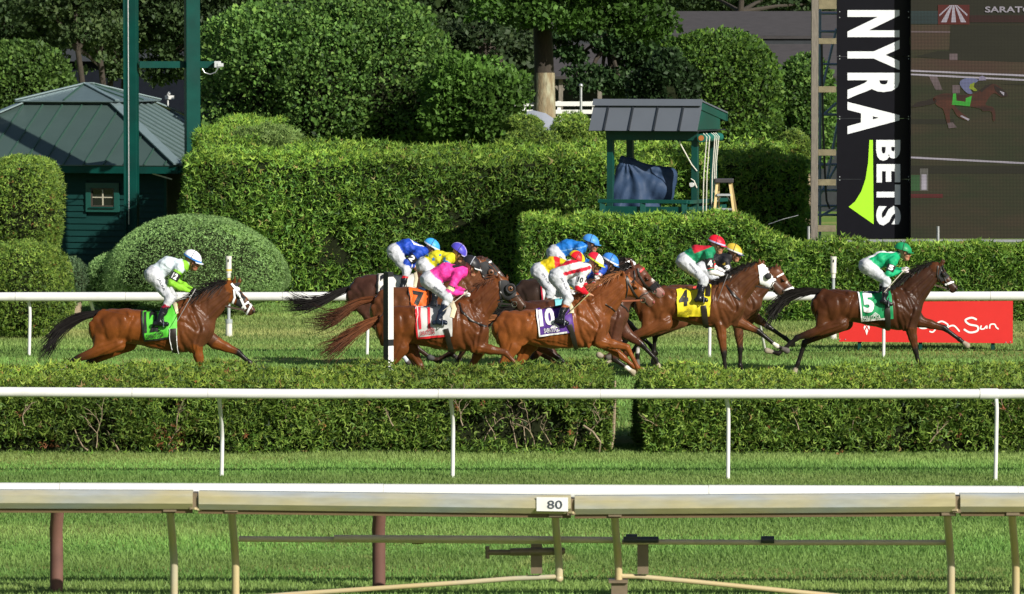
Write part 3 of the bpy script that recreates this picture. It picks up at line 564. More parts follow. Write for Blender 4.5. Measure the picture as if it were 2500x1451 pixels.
m = MB(); m.box((X0, 153.1, zat(104, 153)), (X1, 153.4, zat(86, 153))); m.build('clerestory_wall', barn_dark, barn)
m = MB(); m.box((X0, 152.8, 0), (X1, 153.05, zat(104, 153))); m.build('back_wall', barn_dark, barn)
for px in (1369, 1464, 1560, 1660, 1760, 1860, 1960):
    x = px2x(px, 149.4); m = MB(); m.box((x - .07, 149.3, 0), (x + .07, 149.44, zat(186, 149)))
    m.bar((x, 149.37, 4.0), (x - .55, 149.37, 4.65), .08, .08); m.bar((x, 149.37, 4.0), (x + .55, 149.37, 4.65), .08, .08); m.build('porch_post', timber, barn)
shed = thing('stable_building', gnd(330, 156), 'dark blue grey stable wall seen between the trunks behind the hut', 'building')
m = MB(); m.box((px2x(120, 156), 156, 0), (px2x(520, 156), 160, zat(150, 156))); m.build('wall', mat('dark_blue_wall', (.008, .010, .016), rough=.9, spec=.1, var=.2), shed)
m = MB(); m.add([(px2x(110, 156), 155.6, zat(150, 156)), (px2x(530, 156), 155.6, zat(150, 156)), (px2x(530, 156), 158, zat(120, 156)), (px2x(110, 156), 158, zat(120, 156))], [(0, 1, 2, 3)]); m.build('roof', barn_dark, shed)
m = MB(); m.box((px2x(238, 156), 155.9, 0), (px2x(246, 156), 156.0, 2.6)); m.build('door_frame', white, shed)
# ---- white fence, its posts, a pole, a covered heap
fe = thing('board_fence', gnd(1360, 126), 'white painted board fence behind the big trunk', 'fence')
FD = 126.
for y0, y1 in ((248, 259), (268, 278), (290, 299)):
    m = MB(); m.box((px2x(1200, FD), FD, zat(y1, FD)), (px2x(1560, FD), FD + .05, zat(y0, FD))); m.build('board', white, fe)
for px in (1222, 1281, 1365, 1450, 1535):
    m = MB(); m.box((px2x(px, FD) - .05, FD + .051, 0), (px2x(px, FD) + .05, FD + .15, zat(247, FD))); m.build('post', white, fe)
m = MB(); x = px2x(1268, 127); m.box((x - .10, 127, 0), (x + .10, 127.3, zat(228, 127))); m.ball((x, 127.15, zat(228, 127)), (.10, .15, .12), 10, 4, 0, 1)
tag(m.build('white_gatepost', white, org=(x, 127.1, 0)), 'rounded white gatepost at the left end of the white fence', 'post')
m = MB(); p = gnd(1418, 124); m.tube([p, (p.x, p.y, zat(210, 124))], .035, 8); m.ball((p.x, p.y, zat(209, 124)), .06, 8, 6)
tag(m.build('slim_pole', steel, org=p, smooth=True), 'slim white pole standing in front of the white fence', 'pole')
m = MB(); p = gnd(1303, 123); m.tube([p, (p.x, p.y, zat(258, 123))], .03, 8); m.box((p.x - .12, p.y - .1, zat(256, 123)), (p.x + .1, p.y + .1, zat(243, 123)))
tag(m.build('floodlight', steel, org=p, bevel=.02), 'small white floodlight beside the trunk, over the grey sheet', 'light')

# ---- grey sheet over a heap by the trunk
mm = MB(); c = [at(x, y, 115) for x, y in ((1262, 296), (1274, 276), (1300, 270), (1332, 277), (1352, 290), (1368, 305), (1340, 330), (1270, 330))]; r_ = random.Random(4)
top = [p + Vector((0, 0, .02 * r_.random())) for p in c]; n_ = len(top); rings = [[Vector((p.x, p.y - dy, p.z * (1 - f) + .2 * f)) for p in top] for dy, f in ((-.5, .25), (-.25, .03), (.0, .0), (.3, .14), (.55, .5), (.7, 1.0))]
mm.add([p for rg in rings for p in rg], [(j * n_ + i, j * n_ + (i + 1) % n_, (j + 1) * n_ + (i + 1) % n_, (j + 1) * n_ + i) for j in range(5) for i in range(n_)] + [tuple(range(n_)), tuple(range(5 * n_, 6 * n_))])
tag(mm.build('covered_heap', mat('grey_sheet', (.20, .22, .27), rough=.6, var=.15, scale=3, bump=.4, bscale=6), org=gnd(1315, 115), smooth=True), 'pale grey sheet over a low heap at the foot of the big trunk', 'cover')

# ---- green hut: square, turned 16 degrees, two-tier hip roof
HC = gnd(437, 110); HA = math.radians(16); HU = Vector((math.cos(HA), -math.sin(HA), 0)); HV = Vector((math.sin(HA), math.cos(HA), 0)); HW, HL = 7.76, 8.1; EZ, TZ, RUN = 2.5, 3.94, 2.65
def hp(u, v, z): return HC + HU * (u - HW) + HV * v + Vector((0, 0, z))
hut = thing('hut', hp(HW / 2, HL / 2, 0), 'dark green clapboard hut with a two-tier metal hip roof', 'building')
roof_m = mat('roof_metal', (.062, .100, .090), rough=.42, metal=.2, var=.08, scale=1.5); roof_edge = mat('roof_trim', (.20, .27, .28), rough=.35, metal=.3, var=.08)
seam_m = mat('roof_seam', (.03, .075, .055), rough=.5, var=.1); clap = mat('clapboard', (.004, .036, .032), rough=.6, var=.15, scale=3, spec=.2, stretch=(1, 1, 6))
def hslope(u, t, side):
    z = EZ + (TZ - EZ) * t
    return hp(u, RUN * t, z) if side == 'f' else hp(HW - RUN * t, u, z) if side == 'r' else hp(RUN * t, u, z) if side == 'l' else hp(u, HL - RUN * t, z)
for side, step, off in (('f', .52, .12), ('r', .46, .25), ('l', .52, .25), ('b', .52, .2)):
    ln = HW if side in 'fb' else HL; tm = lambda u: min(1., u / RUN, (ln - u) / RUN); u = 0.; v = off
    while u < ln - .02:
        v = min(ln, v); us = sorted({u, v} | {q for q in (RUN, ln - RUN) if u < q < v}); low = [hslope(q, 0, side) for q in us]; hi = [hslope(q, max(tm(q), 0), side) for q in reversed(us)]
        pl = low + [p for p in hi if all((p - q).length > 1e-4 for q in low)]; nrm = (pl[1] - pl[0]).cross(pl[2] - pl[0]).normalized(); nrm = nrm if nrm.z > 0 else -nrm
        m = MB(); m.prism(pl, nrm * -.02); m.build('roof_panel', roof_m, hut)
        if v < ln - .05 and side in 'fr': a, b = hslope(v, 0, side), hslope(v, tm(v), side); m = MB(); m.bar(a + nrm * .014, b + nrm * .014, .026 if side == 'f' else .035, .034 if side == 'f' else .05, up=nrm); m.build('roof_seam', seam_m if side == 'f' else roof_edge, hut)  # right-face seams paler, their highlights put into the colour
        u, v = v, v + step
CN = [hp(0, 0, EZ), hp(HW, 0, EZ), hp(HW, HL, EZ), hp(0, HL, EZ)]; TN = [hp(RUN, RUN, TZ), hp(HW - RUN, RUN, TZ), hp(HW - RUN, HL - RUN, TZ), hp(RUN, HL - RUN, TZ)]
for a, b in zip(CN, TN): mm = MB(); mm.bar(a + Vector((0, 0, .04)), b + Vector((0, 0, .04)), .26, .035); mm.build('hip_cap', roof_edge, hut)
m = MB(); e = .06; m.prism([hp(RUN + e, RUN + e, TZ - .15), hp(HW - RUN - e, RUN + e, TZ - .15), hp(HW - RUN - e, HL - RUN - e, TZ - .15), hp(RUN + e, HL - RUN - e, TZ - .15)], (0, 0, .23)); m.build('clerestory', seam_m, hut)
e = RUN - .13; cz = TZ + .085; c0, c1, c2, c3 = hp(e, e, cz), hp(HW - e, e, cz), hp(HW - e, HL - e, cz), hp(e, HL - e, cz); hw_ = HW / 2; ra, rb = hp(hw_, HL / 2 - .25, TZ + .50), hp(hw_, HL / 2 + .25, TZ + .50)
cap_m = mat('cap_metal', (.115, .165, .175), rough=.38, metal=.25, var=.08)
for pl in ([c0, c0.lerp(c1, .48), ra], [c0.lerp(c1, .48), c1, ra], [c1, c2, rb, ra], [c2, c3, rb], [c3, c0, ra, rb]): mm = MB(); mm.prism(pl, (0, 0, -.03)); mm.build('cap_panel', cap_m, hut)
up3 = Vector((0, 0, .02))
for a, b in ((c0, ra), (c1, ra), (ra, rb), (c2, rb)): mm = MB(); mm.bar(a + up3, b + up3, .12, .03); mm.build('ridge_cap', roof_edge, hut)
for a, b in ((c0.lerp(c1, .48), ra), (c1.lerp(c2, .3), ra), (c1.lerp(c2, .6), rb)): mm = MB(); mm.bar(a + up3, b + up3, .035, .03); mm.build('roof_seam', seam_m, hut)
m = MB(); m.bar(hp(.03, .04, EZ - .11), hp(HW - .03, .04, EZ - .11), .04, .17); m.bar(hp(HW - .04, .08, EZ - .11), hp(HW - .04, HL - .05, EZ - .11), .04, .17); m.build('fascia', green_paint, hut)
m = MB(); m.prism([hp(.06, .07, EZ - .06), hp(HW - .07, .07, EZ - .06), hp(HW - .07, HL - .05, EZ - .06), hp(.06, HL - .05, EZ - .06)], (0, 0, .03)); m.build('soffit', barn_dark, hut)
WI = .55
m = MB(); m.prism([hp(WI + .04, WI + .04, 0), hp(HW - WI - .04, WI + .04, 0), hp(HW - WI - .04, HL - WI, 0), hp(WI + .04, HL - WI, 0)], (0, 0, EZ - .08)); m.build('wall', clap, hut)
def hu_px(px):                                   # u on the front wall under a photo column
    lo, hi = -2., HW + 2
    for _ in range(40):
        md = (lo + hi) / 2; w = hp(md, WI, 0)
        if 1250 + w.x * FPX / w.y < px: lo = md
        else: hi = md
    return lo
wu0, wu1 = hu_px(211), hu_px(292); wD = hp(wu0, WI, 0).y; wz0, wz1 = zat(517, wD), zat(446, wD); bh = .15; z = .02
while z < EZ - .1:
    zt = min(z + bh, EZ - .07)
    for a, b in ([(WI, HW - WI)] if (zt < wz0 or z > wz1) else [(WI, wu0), (wu1, HW - WI)]):
        mm = MB(); mm.add([hp(a, WI - .02, z), hp(b, WI - .02, z), hp(b, WI + .012, zt), hp(a, WI + .012, zt), hp(a, WI + .013, z), hp(b, WI + .013, z)], [(0, 1, 2, 3), (0, 4, 5, 1)]); mm.build('plank', clap, hut)
    z += bh
m = MB(); m.prism([hp(HW - WI - .02, WI - .03, 0), hp(HW - WI + .05, WI - .03, 0), hp(HW - WI + .05, WI + .06, 0), hp(HW - WI - .02, WI + .06, 0)], (0, 0, EZ - .08)); m.build('corner_board', green_paint, hut)
def wbox(m, u0, u1, z0, z1, v0, v1): m.prism([hp(u0, v0, z0), hp(u1, v0, z0), hp(u1, v1, z0), hp(u0, v1, z0)], (0, 0, z1 - z0))
def wring(m, u0, u1, z0, z1, w, v0, v1): wbox(m, u0, u0 + w, z0, z1, v0, v1); wbox(m, u1 - w, u1, z0, z1, v0, v1); wbox(m, u0 + w, u1 - w, z1 - w, z1, v0, v1); wbox(m, u0 + w, u1 - w, z0, z0 + w, v0, v1)
V0 = WI - .06; m = MB(); wring(m, wu0, wu1, wz0, wz1, .125, V0, V0 + .09); win = m.build('window', mat('window_green', (.006, .07, .055), rough=.5, var=.1), hut)
m = MB(); wring(m, wu0 + .126, wu1 - .126, wz0 + .126, wz1 - .126, .035, V0 + .02, V0 + .07); m.build('sash', mat('sash_brown', (.05, .04, .03), rough=.6), win)
g0, g1, q0, q1 = wu0 + .162, wu1 - .162, wz0 + .162, wz1 - .162; m = MB(); wbox(m, (g0 + g1) / 2 - .015, (g0 + g1) / 2 + .015, q0, q1, V0 + .03, V0 + .05); wbox(m, g0, g1, (q0 + q1) / 2 - .013, (q0 + q1) / 2 + .013, V0 + .033, V0 + .047); m.build('glazing_bar', mat('cream_paint', (.45, .42, .32), rough=.5), win)
glass = mat('dark_glass', (.012, .015, .014), rough=.06, var=0, spec=.5)
for i in (0, 1):
    for j in (0, 1): mm = MB(); wbox(mm, g0 + (g1 - g0) / 2 * i, g0 + (g1 - g0) / 2 * (i + 1), q0 + (q1 - q0) / 2 * j, q0 + (q1 - q0) / 2 * (j + 1), V0 + .052, V0 + .056); mm.build('pane', glass, win)
m = MB(); wbox(m, wu0 + .10, wu1 - .10, wz0 + .09, wz0 + .12, V0 - .04, V0 - .002); m.build('sill', green_paint, win)
m = MB(); m.bar(at(372, 424, hp(HW - 1, .3, 0).y), at(420, 438, hp(HW - .5, .3, 0).y), .03, .03); m.build('gutter_pipe', steel, hut)
m = MB(); p = at(410, 262, 120.5); m.tube([p - Vector((0, 0, 1.6)), p + Vector((0, 0, .36))], .022, 8); q = at(413, 238, 120.5); m.box((q.x - .11, q.y - .06, q.z - .05), (q.x + .13, q.y + .06, q.z + .05)); m.ball(at(413, 228, 120.5), .045, 8, 6); m.box((p.x - .1, p.y - .1, 0), (p.x + .1, p.y + .1, p.z - 1.2)); tag(m.build('weather_sensor', white, org=(p.x, p.y, 0)), 'small white sensor on a thin pole showing just above the hut roof', 'sensor')

# ---- the two tall green posts with a camera arm
gate = thing('lattice_posts', gnd(396, 107), 'pair of tall green posts joined by a camera arm, in front of the hut roof', 'posts')
for (a, b, c) in ((308, 340, -8), (452, 490, 14)):
    ctr = gnd((a + b) / 2, 107.2); w = (b - a) / S(107) / 2; m = MB(); ang = math.radians(c); vs = [Vector((math.cos(ang) * x - math.sin(ang) * y, math.sin(ang) * x + math.cos(ang) * y, 0)) + ctr for x, y in ((-w * .9, -w * .9), (w * .9, -w * .9), (w * .9, w * .9), (-w * .9, w * .9))]
    m.prism([v - Vector((0, 0, .1)) for v in vs], (0, 0, 8.6)); m.build('post', green_paint, gate, bevel=.012)
m = MB(); x = px2x(305, 107); m.box((x - .025, 106.98, 0), (x + .03, 107.1, 8.4)); m.build('cover_strip', green_paint, gate)
m = MB(); x = px2x(313.5, 106.9); m.tube([(x, 106.99, 1.2), (x, 106.99, 8.4)], .016, 8); m.build('conduit', steel, gate, smooth=True)
m = MB(); a = at(340, 158, 107.1); b = at(527, 158, 107.4); m.bar(a, b, .12, .155); m.build('camera_arm', green_paint, gate)
m = MB(); c = at(534, 158, 107.2); m.box(c - Vector((.10, .08, .07)), c + Vector((.05, .08, .08))); m.box(c + Vector((-.03, -.1, -.05)), c + Vector((.11, .07, .03))); m.build('camera', mat('camera_grey', (.50, .52, .53), rough=.4), gate, bevel=.012)
m = MB(); m.tube([at(494, 168, 107.1), at(500, 178, 107.1), at(513, 182, 107.1), at(526, 177, 107.1), at(533, 165, 107.1)], .014, 8); m.build('cable', steel, gate, smooth=True)
# ================================================================== BOOTH, LADDER, SCREEN, SIGNS
def surfnet(F, org, h):
    s = F < 0; nx, ny, nz = F.shape; cs = [(i, j, k) for i in (0, 1) for j in (0, 1) for k in (0, 1)]
    sub = lambda A, c: A[c[0]:nx - 1 + c[0], c[1]:ny - 1 + c[1], c[2]:nz - 1 + c[2]]
    an = np.zeros((nx - 1, ny - 1, nz - 1), bool); al = np.ones_like(an)
    for c in cs: q = sub(s, c); an |= q; al &= q
    act = an & ~al; idx = np.full(act.shape, -1, np.int32); cells = np.argwhere(act); idx[act] = np.arange(len(cells))
    acc = np.zeros((len(cells), 3)); cnt = np.zeros(len(cells))
    vals = {c: F[cells[:, 0] + c[0], cells[:, 1] + c[1], cells[:, 2] + c[2]] for c in cs}
    for a in cs:
        for ax in range(3):
            if a[ax]: continue
            b = list(a); b[ax] = 1; b = tuple(b); fa, fb = vals[a], vals[b]; k = (fa < 0) != (fb < 0); t = np.where(k, fa / np.where(k, fa - fb, 1), 0)
            p = np.tile(np.array(a, float), (len(cells), 1)); p[:, ax] += t; acc += p * k[:, None]; cnt += k
    V = np.array(org) + h * (cells + acc / np.maximum(cnt, 1)[:, None]); Fs = []
    for ax in range(3):
        sl = [slice(1, -1)] * 3; sl0 = list(sl); sl1 = list(sl); sl0[ax] = slice(0, -1); sl1[ax] = slice(1, None)
        s0, s1 = s[tuple(sl0)], s[tuple(sl1)]; e = np.argwhere(s0 != s1); off = np.array([1, 1, 1]); off[ax] = 0; e = e + off
        u, v = [a for a in range(3) if a != ax]
        def cell(du, dv): q = e.copy(); q[:, u] += du; q[:, v] += dv; return idx[q[:, 0], q[:, 1], q[:, 2]]
        quad = np.stack([cell(-1, -1), cell(0, -1), cell(0, 0), cell(-1, 0)], 1); inside = s[e[:, 0], e[:, 1], e[:, 2]]
        fl = inside if ax != 1 else ~inside; quad[~fl] = quad[~fl][:, ::-1]; Fs.append(quad)
    return V, np.concatenate(Fs)
class Body:
    """smooth union of tapered, laterally squeezed capsules; label = colour zone"""
    def __init__(s): s.p = []
    def cap(s, a, b, ra, rb, k=.04, ka=1., kb=None, lab=0): s.p.append((np.array(a, float), np.array(b, float), ra, rb, k, ka, ka if kb is None else kb, lab)); return s
    @staticmethod
    def dist(p, X, Y, Z):
        a, b, ra, rb, k, ka, kb, _ = p; d = b - a; L = max(float(d @ d), 1e-9); t = (((X - a[0]) * d[0] + (Y - a[1]) * d[1] + (Z - a[2]) * d[2]) / L).clip(0, 1)
        y = (Y - a[1] - t * d[1]) / (ka + (kb - ka) * t); return np.sqrt((X - a[0] - t * d[0]) ** 2 + y * y + (Z - a[2] - t * d[2]) ** 2) - (ra + (rb - ra) * t)
    def mesh(s, h, field=None):
        lo = np.min([np.minimum(p[0], p[1]) - max(p[2], p[3]) * np.array([1, max(p[5], p[6], 1), 1]) for p in s.p], 0) - .06; hi = np.max([np.maximum(p[0], p[1]) + max(p[2], p[3]) * np.array([1, max(p[5], p[6], 1), 1]) for p in s.p], 0) + .06
        n = np.ceil((hi - lo) / h).astype(int) + 1; F = np.full(n, 1., np.float32); ax = [lo[i] + h * np.arange(n[i]) for i in range(3)]
        for p in s.p:
            R = max(p[2], p[3]); m = p[4] + 3 * h; kk = max(p[5], p[6], 1.); e = np.array([R + m, R * kk + m * kk, R + m]); l = np.floor((np.minimum(p[0], p[1]) - e - lo) / h).astype(int).clip(0); u = (np.ceil((np.maximum(p[0], p[1]) + e - lo) / h).astype(int) + 1).clip(0, n)
            sl = tuple(slice(l[i], u[i]) for i in range(3)); d = s.dist(p, ax[0][sl[0]][:, None, None], ax[1][sl[1]][None, :, None], ax[2][sl[2]][None, None, :]).astype(np.float32)
            A = F[sl]; hh = np.maximum(p[4] - np.abs(A - d), 0) / p[4]; F[sl] = np.minimum(A, d) - hh * hh * p[4] * .25
        if field is not None: F = field(F, ax)
        return surfnet(F, lo, h)
    def label(s, V):
        best = np.full(len(V), 9.); lab = np.zeros(len(V), int); tt = np.zeros(len(V))
        for p in s.p:
            d = s.dist(p, V[:, 0], V[:, 1], V[:, 2]); k = d < best; best[k] = d[k]; lab[k] = p[7]; dd = p[1] - p[0]; tt[k] = ((V[k] - p[0]) @ dd / max(dd @ dd, 1e-9)).clip(0, 1)
        return lab, tt

# ---- booth: posts and a saltbox roof, turned about 19 degrees
BR = Vector(gnd(1468, 90.1)); BR.z = 0; BA = math.radians(19); BU = Vector((math.cos(BA), -math.sin(BA), 0)); BV = Vector((math.sin(BA), math.cos(BA), 0))
def bp(u, v, z): return BR + BU * u + BV * v + Vector((0, 0, z))
booth = thing('camera_booth', BR + BU * 1 + BV * 1, 'green timber booth with a grey metal roof on four posts above the hedge', 'booth')
roof_g = mat('booth_roof_metal', (.115, .130, .155), rough=.5, metal=.15, var=.06, scale=2); seam_d = mat('dark_seam', (.02, .024, .03), rough=.5)
green_lit = mat('booth_green', (.004, .062, .048), rough=.42, var=.1, scale=3, col2=(.008, .048, .038), mixscale=1.5, spec=.35)
def bbar(name, a, b, w, h, m=green_lit, bev=.006):
    mm = MB(); mm.bar(bp(*a), bp(*b), w, h); return mm.build(name, m, booth, bevel=bev)
PW = 1.74; PX, PZ = .03, 1.28                                    # post spacing, first post u, depth
for u, v in ((PX, .5), (PX + PW, .5), (PX, .5 + PZ), (PX + PW, .5 + PZ)):
    mm = MB(); b = bp(u, v, 0); c = .062; mm.prism([b + BU * x + BV * y for x, y in ((-c, -c), (c, -c), (c, c), (-c, c))], (0, 0, 3.74 + .1 * (v > 1))); mm.build('post', green_lit, booth, bevel=.006)
bbar('deck', (-.05, .95, 1.25), (PX + PW + .25, .95, 1.25), 2.4, .08)
RT, RB_, u0, u1 = 4.25, 3.64, -.28, 1.94
bbar('beam', (PX - .07, .43, 3.56), (PX + PW + .07, .43, 3.56), .05, .22); bbar('beam', (PX - .07, .5 + PZ + .06, 3.56), (PX + PW + .07, .5 + PZ + .06, 3.56), .05, .22)
for k in range(5):
    c = [u0, .04, .55, 1.06, 1.58, u1]; a, b = c[k], c[k + 1]; mm = MB(); p = [bp(a, .05, RB_), bp(b, .05, RB_), bp(b, .36, RT - .13), bp(a, .36, RT - .13)]; mm.prism(p, BV * .03); mm.build('roof_panel', roof_g, booth)
    if k: mm = MB(); mm.bar(bp(a, .035, RB_ + .005), bp(a, .345, RT - .135), .03, .035, up=-BV); mm.build('roof_seam', seam_d, booth)
mm = MB(); mm.prism([bp(u0 - .01, .30, RT - .12), bp(u1 + .01, .30, RT - .12), bp(u1 + .01, .375, RT + .01), bp(u0 - .01, .375, RT + .01)], BV * .03); mm.build('ridge_flashing', roof_g, booth)
mm = MB(); mm.prism([bp(u0, .41, RT - .01), bp(u1, .41, RT - .01), bp(u1, 2.2, RT - .26), bp(u0, 2.2, RT - .26)], (0, 0, -.03)); mm.build('rear_roof', roof_g, booth)
for u in (u0 + .03, u1 - .04):
    bbar('barge_board', (u, .40, RT - .12), (u, 2.19, RT - .37), .04, .15); mm = MB(); uu = u - .02
    mm.prism([bp(uu, .12, RB_ + .02), bp(uu, .5 + PZ, RB_ + .02), bp(uu, .5 + PZ, RT - .33), bp(uu, .42, RT - .14)], BU * .02); mm.build('gable_board', green_lit, booth)
bbar('rear_fascia', (u0, 2.19, RT - .36), (u1, 2.19, RT - .36), .03, .16)
mm = MB(); mm.prism([bp(u0 + .03, .10, RB_ - .01), bp(u1 - .03, .10, RB_ - .01), bp(u1 - .03, 2.15, RB_ - .01), bp(u0 + .03, 2.15, RB_ - .01)], (0, 0, .02)); mm.build('soffit', seam_d, booth)
for u, n in ((.02, 0), (.85, 0), (1.70, 0)):
    p = bp(u, 0, 0); bbar('rail_post', (u, .0, 1.2), (u, .0, 2.22), .11, .11)
bbar('handrail', (-.05, .0, 2.26), (1.77, .0, 2.26), .14, .07); bbar('guard_rail', (.07, .0, 2.08), (1.65, .0, 2.08), .04, .16)
bbar('handrail', (1.74, .05, 2.25), (1.95, 2.0, 2.25), .12, .07); bbar('guard_rail', (1.76, .06, 2.08), (1.96, 2.0, 2.08), .04, .15); bbar('rail_post', (1.45, 1.95, 1.2), (1.45, 1.95, 2.2), .1, .1)
roll = mat('blind_green', (.007, .12, .09), rough=.5, var=.1)
mm = MB(); mm.tube([bp(PX + PW + .17, .35, 3.50), bp(PX + PW + .17, 1.62, 3.50)], .085, 14); rb_ = mm.build('rolled_blind', roll, booth, smooth=True)
mm = MB(); mm.tube([bp(PX + PW + .17, .34, 3.50), bp(PX + PW + .17, .348, 3.50)], .055, 12); mm.build('blind_core', mat('wood_core', (.45, .16, .04), rough=.7), rb_)
mm = MB(); mm.tube([bp(PX + 1.35, .62, 3.50), bp(PX + PW - .08, .62, 3.50)], .075, 12); mm.build('rolled_blind', roll, booth, smooth=True)
rope = mat('white_rope', (.62, .60, .52), rough=.8)
for dv, px1, y1 in ((.42, 1716, 523), (.62, 1724, 523), (.98, 1737, 523), (1.12, 1743, 470), (1.26, 1747, 460)):
    t = bp(PX + PW + .24, dv, 3.54); b = at(px1, y1, t.y - .02); mm = MB(); mm.tube([t + Vector((-.05, 0, .05)), t + Vector((.02, 0, -.02)), Vector((t.x * .3 + b.x * .7, b.y, (t.z + b.z) / 2)), b], .011, 6); mm.build('rope', rope, booth)
mm = MB(); a = bp(1.50, .36, 3.44); mm.tube([a, bp(1.50, .36, 3.40), bp(PX + PW - .05, .43, 2.98), bp(PX + PW + .06, .43, 2.85)], .012, 6); mm.build('rope', rope, booth)
mm = MB(); mm.tube([bp(PX + PW - .065, .43, 2.70), bp(PX + PW, .43, 2.66), bp(PX + PW + .06, .43, 2.52)], .012, 6); mm.build('rope', rope, booth)
mm = MB(); q = bp(PX + PW - .03, .42, 2.50); q.z = zat(451, q.y); mm.tube([q, q - BV * .06], .045, 12); mm.tube([q - BU * .04 + Vector((0, 0, .03)), q - BU * .06 + Vector((0, 0, .02))], .012, 6); mm.build('cable_box', white_plastic, booth, smooth=True)
# ---- covered equipment in the booth
CD = 90.75; B_ = Body(); P3 = lambda x, y, dy=0.: np.array(at(x, y, CD)) + [0, dy, 0]
for a, b, ra, rb, k in (((1524, 392), (1512, 470), .10, .22, .08), ((1540, 396), (1560, 470), .10, .26, .08), ((1520, 470), (1512, 540), .24, .30, .08), ((1545, 408), (1632, 424), .12, .12, .12), ((1636, 428), (1632, 470), .14, .12, .1), ((1560, 460), (1615, 455), .28, .26, .1), ((1560, 500), (1590, 540), .34, .30, .1), ((1600, 470), (1630, 480), .2, .12, .1)):
    B_.cap(P3(*a), P3(*b), ra, rb, k, 1.1)
def folds(F, ax):
    X, Y, Z = np.meshgrid(*ax, indexing='ij', sparse=True); cx = P3(1530, 400); an = np.arctan2(X - cx[0], np.maximum(cx[2] + .1 - Z, .02))
    return F + .016 * np.sin(an * 15 + 1.6 * np.sin(Z * 4)) + .009 * np.sin(X * 13 + Z * 7 + 1.8 * np.sin(Z * 6 + X * 3)) + .005 * np.sin(X * 24 - Z * 16 + 2 * np.sin(X * 9))
v_, f_ = B_.mesh(.022, folds); me = arrays_mesh('equipment_cover', v_, f_, smooth=True)
tag(link_mesh('equipment_cover', me, mat('navy_tarp', (.028, .052, .105), rough=.6, var=.14, scale=4, bump=.5, bscale=9, spec=.2), org=gnd(1560, CD)), 'navy blue tarpaulin cover draped over equipment inside the booth', 'cover')
# ---- step ladder
LD = 90.4; lad = thing('step_ladder', gnd(1768, LD), 'yellow fibreglass step ladder with a black top beside the booth', 'ladder')
yel = mat('ladder_yellow', (.60, .45, .20), rough=.5, var=.1); alu = mat('aluminium', (.55, .57, .60), rough=.35, metal=.6, var=.1)
def lb(name, a, b, w, h, m, D0=LD, D1=None):
    mm = MB(); mm.bar(at(*a, D0), at(*b, D0 if D1 is None else D1), w, h, up=(0, 1, 0)); return mm.build(name, m, lad)
ZL = lambda x0, y0, x1, y1, t: (x0 + (x1 - x0) * t, y0 + (y1 - y0) * t)
lb('side_rail', (1751, 442), ZL(1751, 442, 1744, 523, 1.9), .05, .06, yel, LD, LD - .25); lb('side_rail', (1781, 441), ZL(1781, 441, 1792, 523, 1.9), .05, .06, yel, LD, LD - .25)
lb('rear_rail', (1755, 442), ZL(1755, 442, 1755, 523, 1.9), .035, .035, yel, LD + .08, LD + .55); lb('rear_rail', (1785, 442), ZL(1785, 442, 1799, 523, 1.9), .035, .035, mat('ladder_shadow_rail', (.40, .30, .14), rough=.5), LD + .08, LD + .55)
c = at(1768, 441, LD); mm = MB(); mm.box(c - Vector((.19, .10, .045)), c + Vector((.18, .14, .04))); mm.build('top_cap', mat('dark_plastic', (.03, .028, .032), rough=.5), lad, bevel=.015)
for x0, x1, y in ((1750, 1784, 476), (1747, 1789, 511), (1743, 1794, 546)):
    mm = MB(); a = at(x0, y, LD - .08); b = at(x1, y, LD - .08); mm.box(a - Vector((0, .05, .02)), b + Vector((0, .05, .02))); mm.build('step', alu, lad)
lb('brace', (1760, 480), (1751, 492), .015, .015, alu); lb('brace', (1776, 480), (1782, 490), .015, .015, alu)

# ---- the big screen, its banner and the scaffold behind
SD = 92.0; banner_m = mat('banner_black', (.006, .006, .009), rough=.4, var=.1, spec=.12); bn = thing('banner', gnd(2132, SD), 'tall black banner with white lettering and a green arrow beside the screen', 'banner')
for y0, y1 in ((-60, 138), (139.0, 289), (290.0, 437.5), (438.5, 584)):
    mm = MB(); a, b = at(2043, y1, SD), at(2222.5, y0, SD); mm.box((a.x, SD, a.z), (b.x, SD + .06, b.z)); mm.build('panel', banner_m, bn)
lett = mat('white_vinyl', (.68, .70, .72), rough=.45, var=.04); lime = mat('lime_vinyl', (.33, .70, .015), rough=.45, var=.03)
for ch, x0, x1, y0, y1 in (('N', 2069, 2196, 25, 91), ('Y', 2069, 2196, 98, 171), ('R', 2069, 2196, 178, 242), ('A', 2069, 2196, 249, 328), ('B', 2139, 2198, 342, 393), ('E', 2140, 2198, 401, 446), ('T', 2140, 2198, 451, 500), ('S', 2139, 2199, 503, 551)):
    text_on('letter', ch, (lambda u, v, q=(x0, x1, y0, y1): at(q[0] + (q[1] - q[0]) * v, q[2] + (q[3] - q[2]) * u, SD - .006)), lett, bn, bold=.045)
mm = MB(); pl = [(2122.5, 342), (2131, 342), (2133, 548), (2072, 505.5), (2088, 492), (2103, 467), (2113, 438), (2119.5, 397)]; mm.add([at(x, y, SD - .006) for x, y in pl], [tuple(range(len(pl)))]); mm.build('arrow', lime, bn)
for y in (29, 43, 137, 144, 285, 291, 432, 440):
    for x in (2050, 2218):
        mm = MB(); p = at(x, y, SD); mm.tube([p, p - Vector((0, .01, 0))], .012, 6); mm.build('bolt', steel, bn)
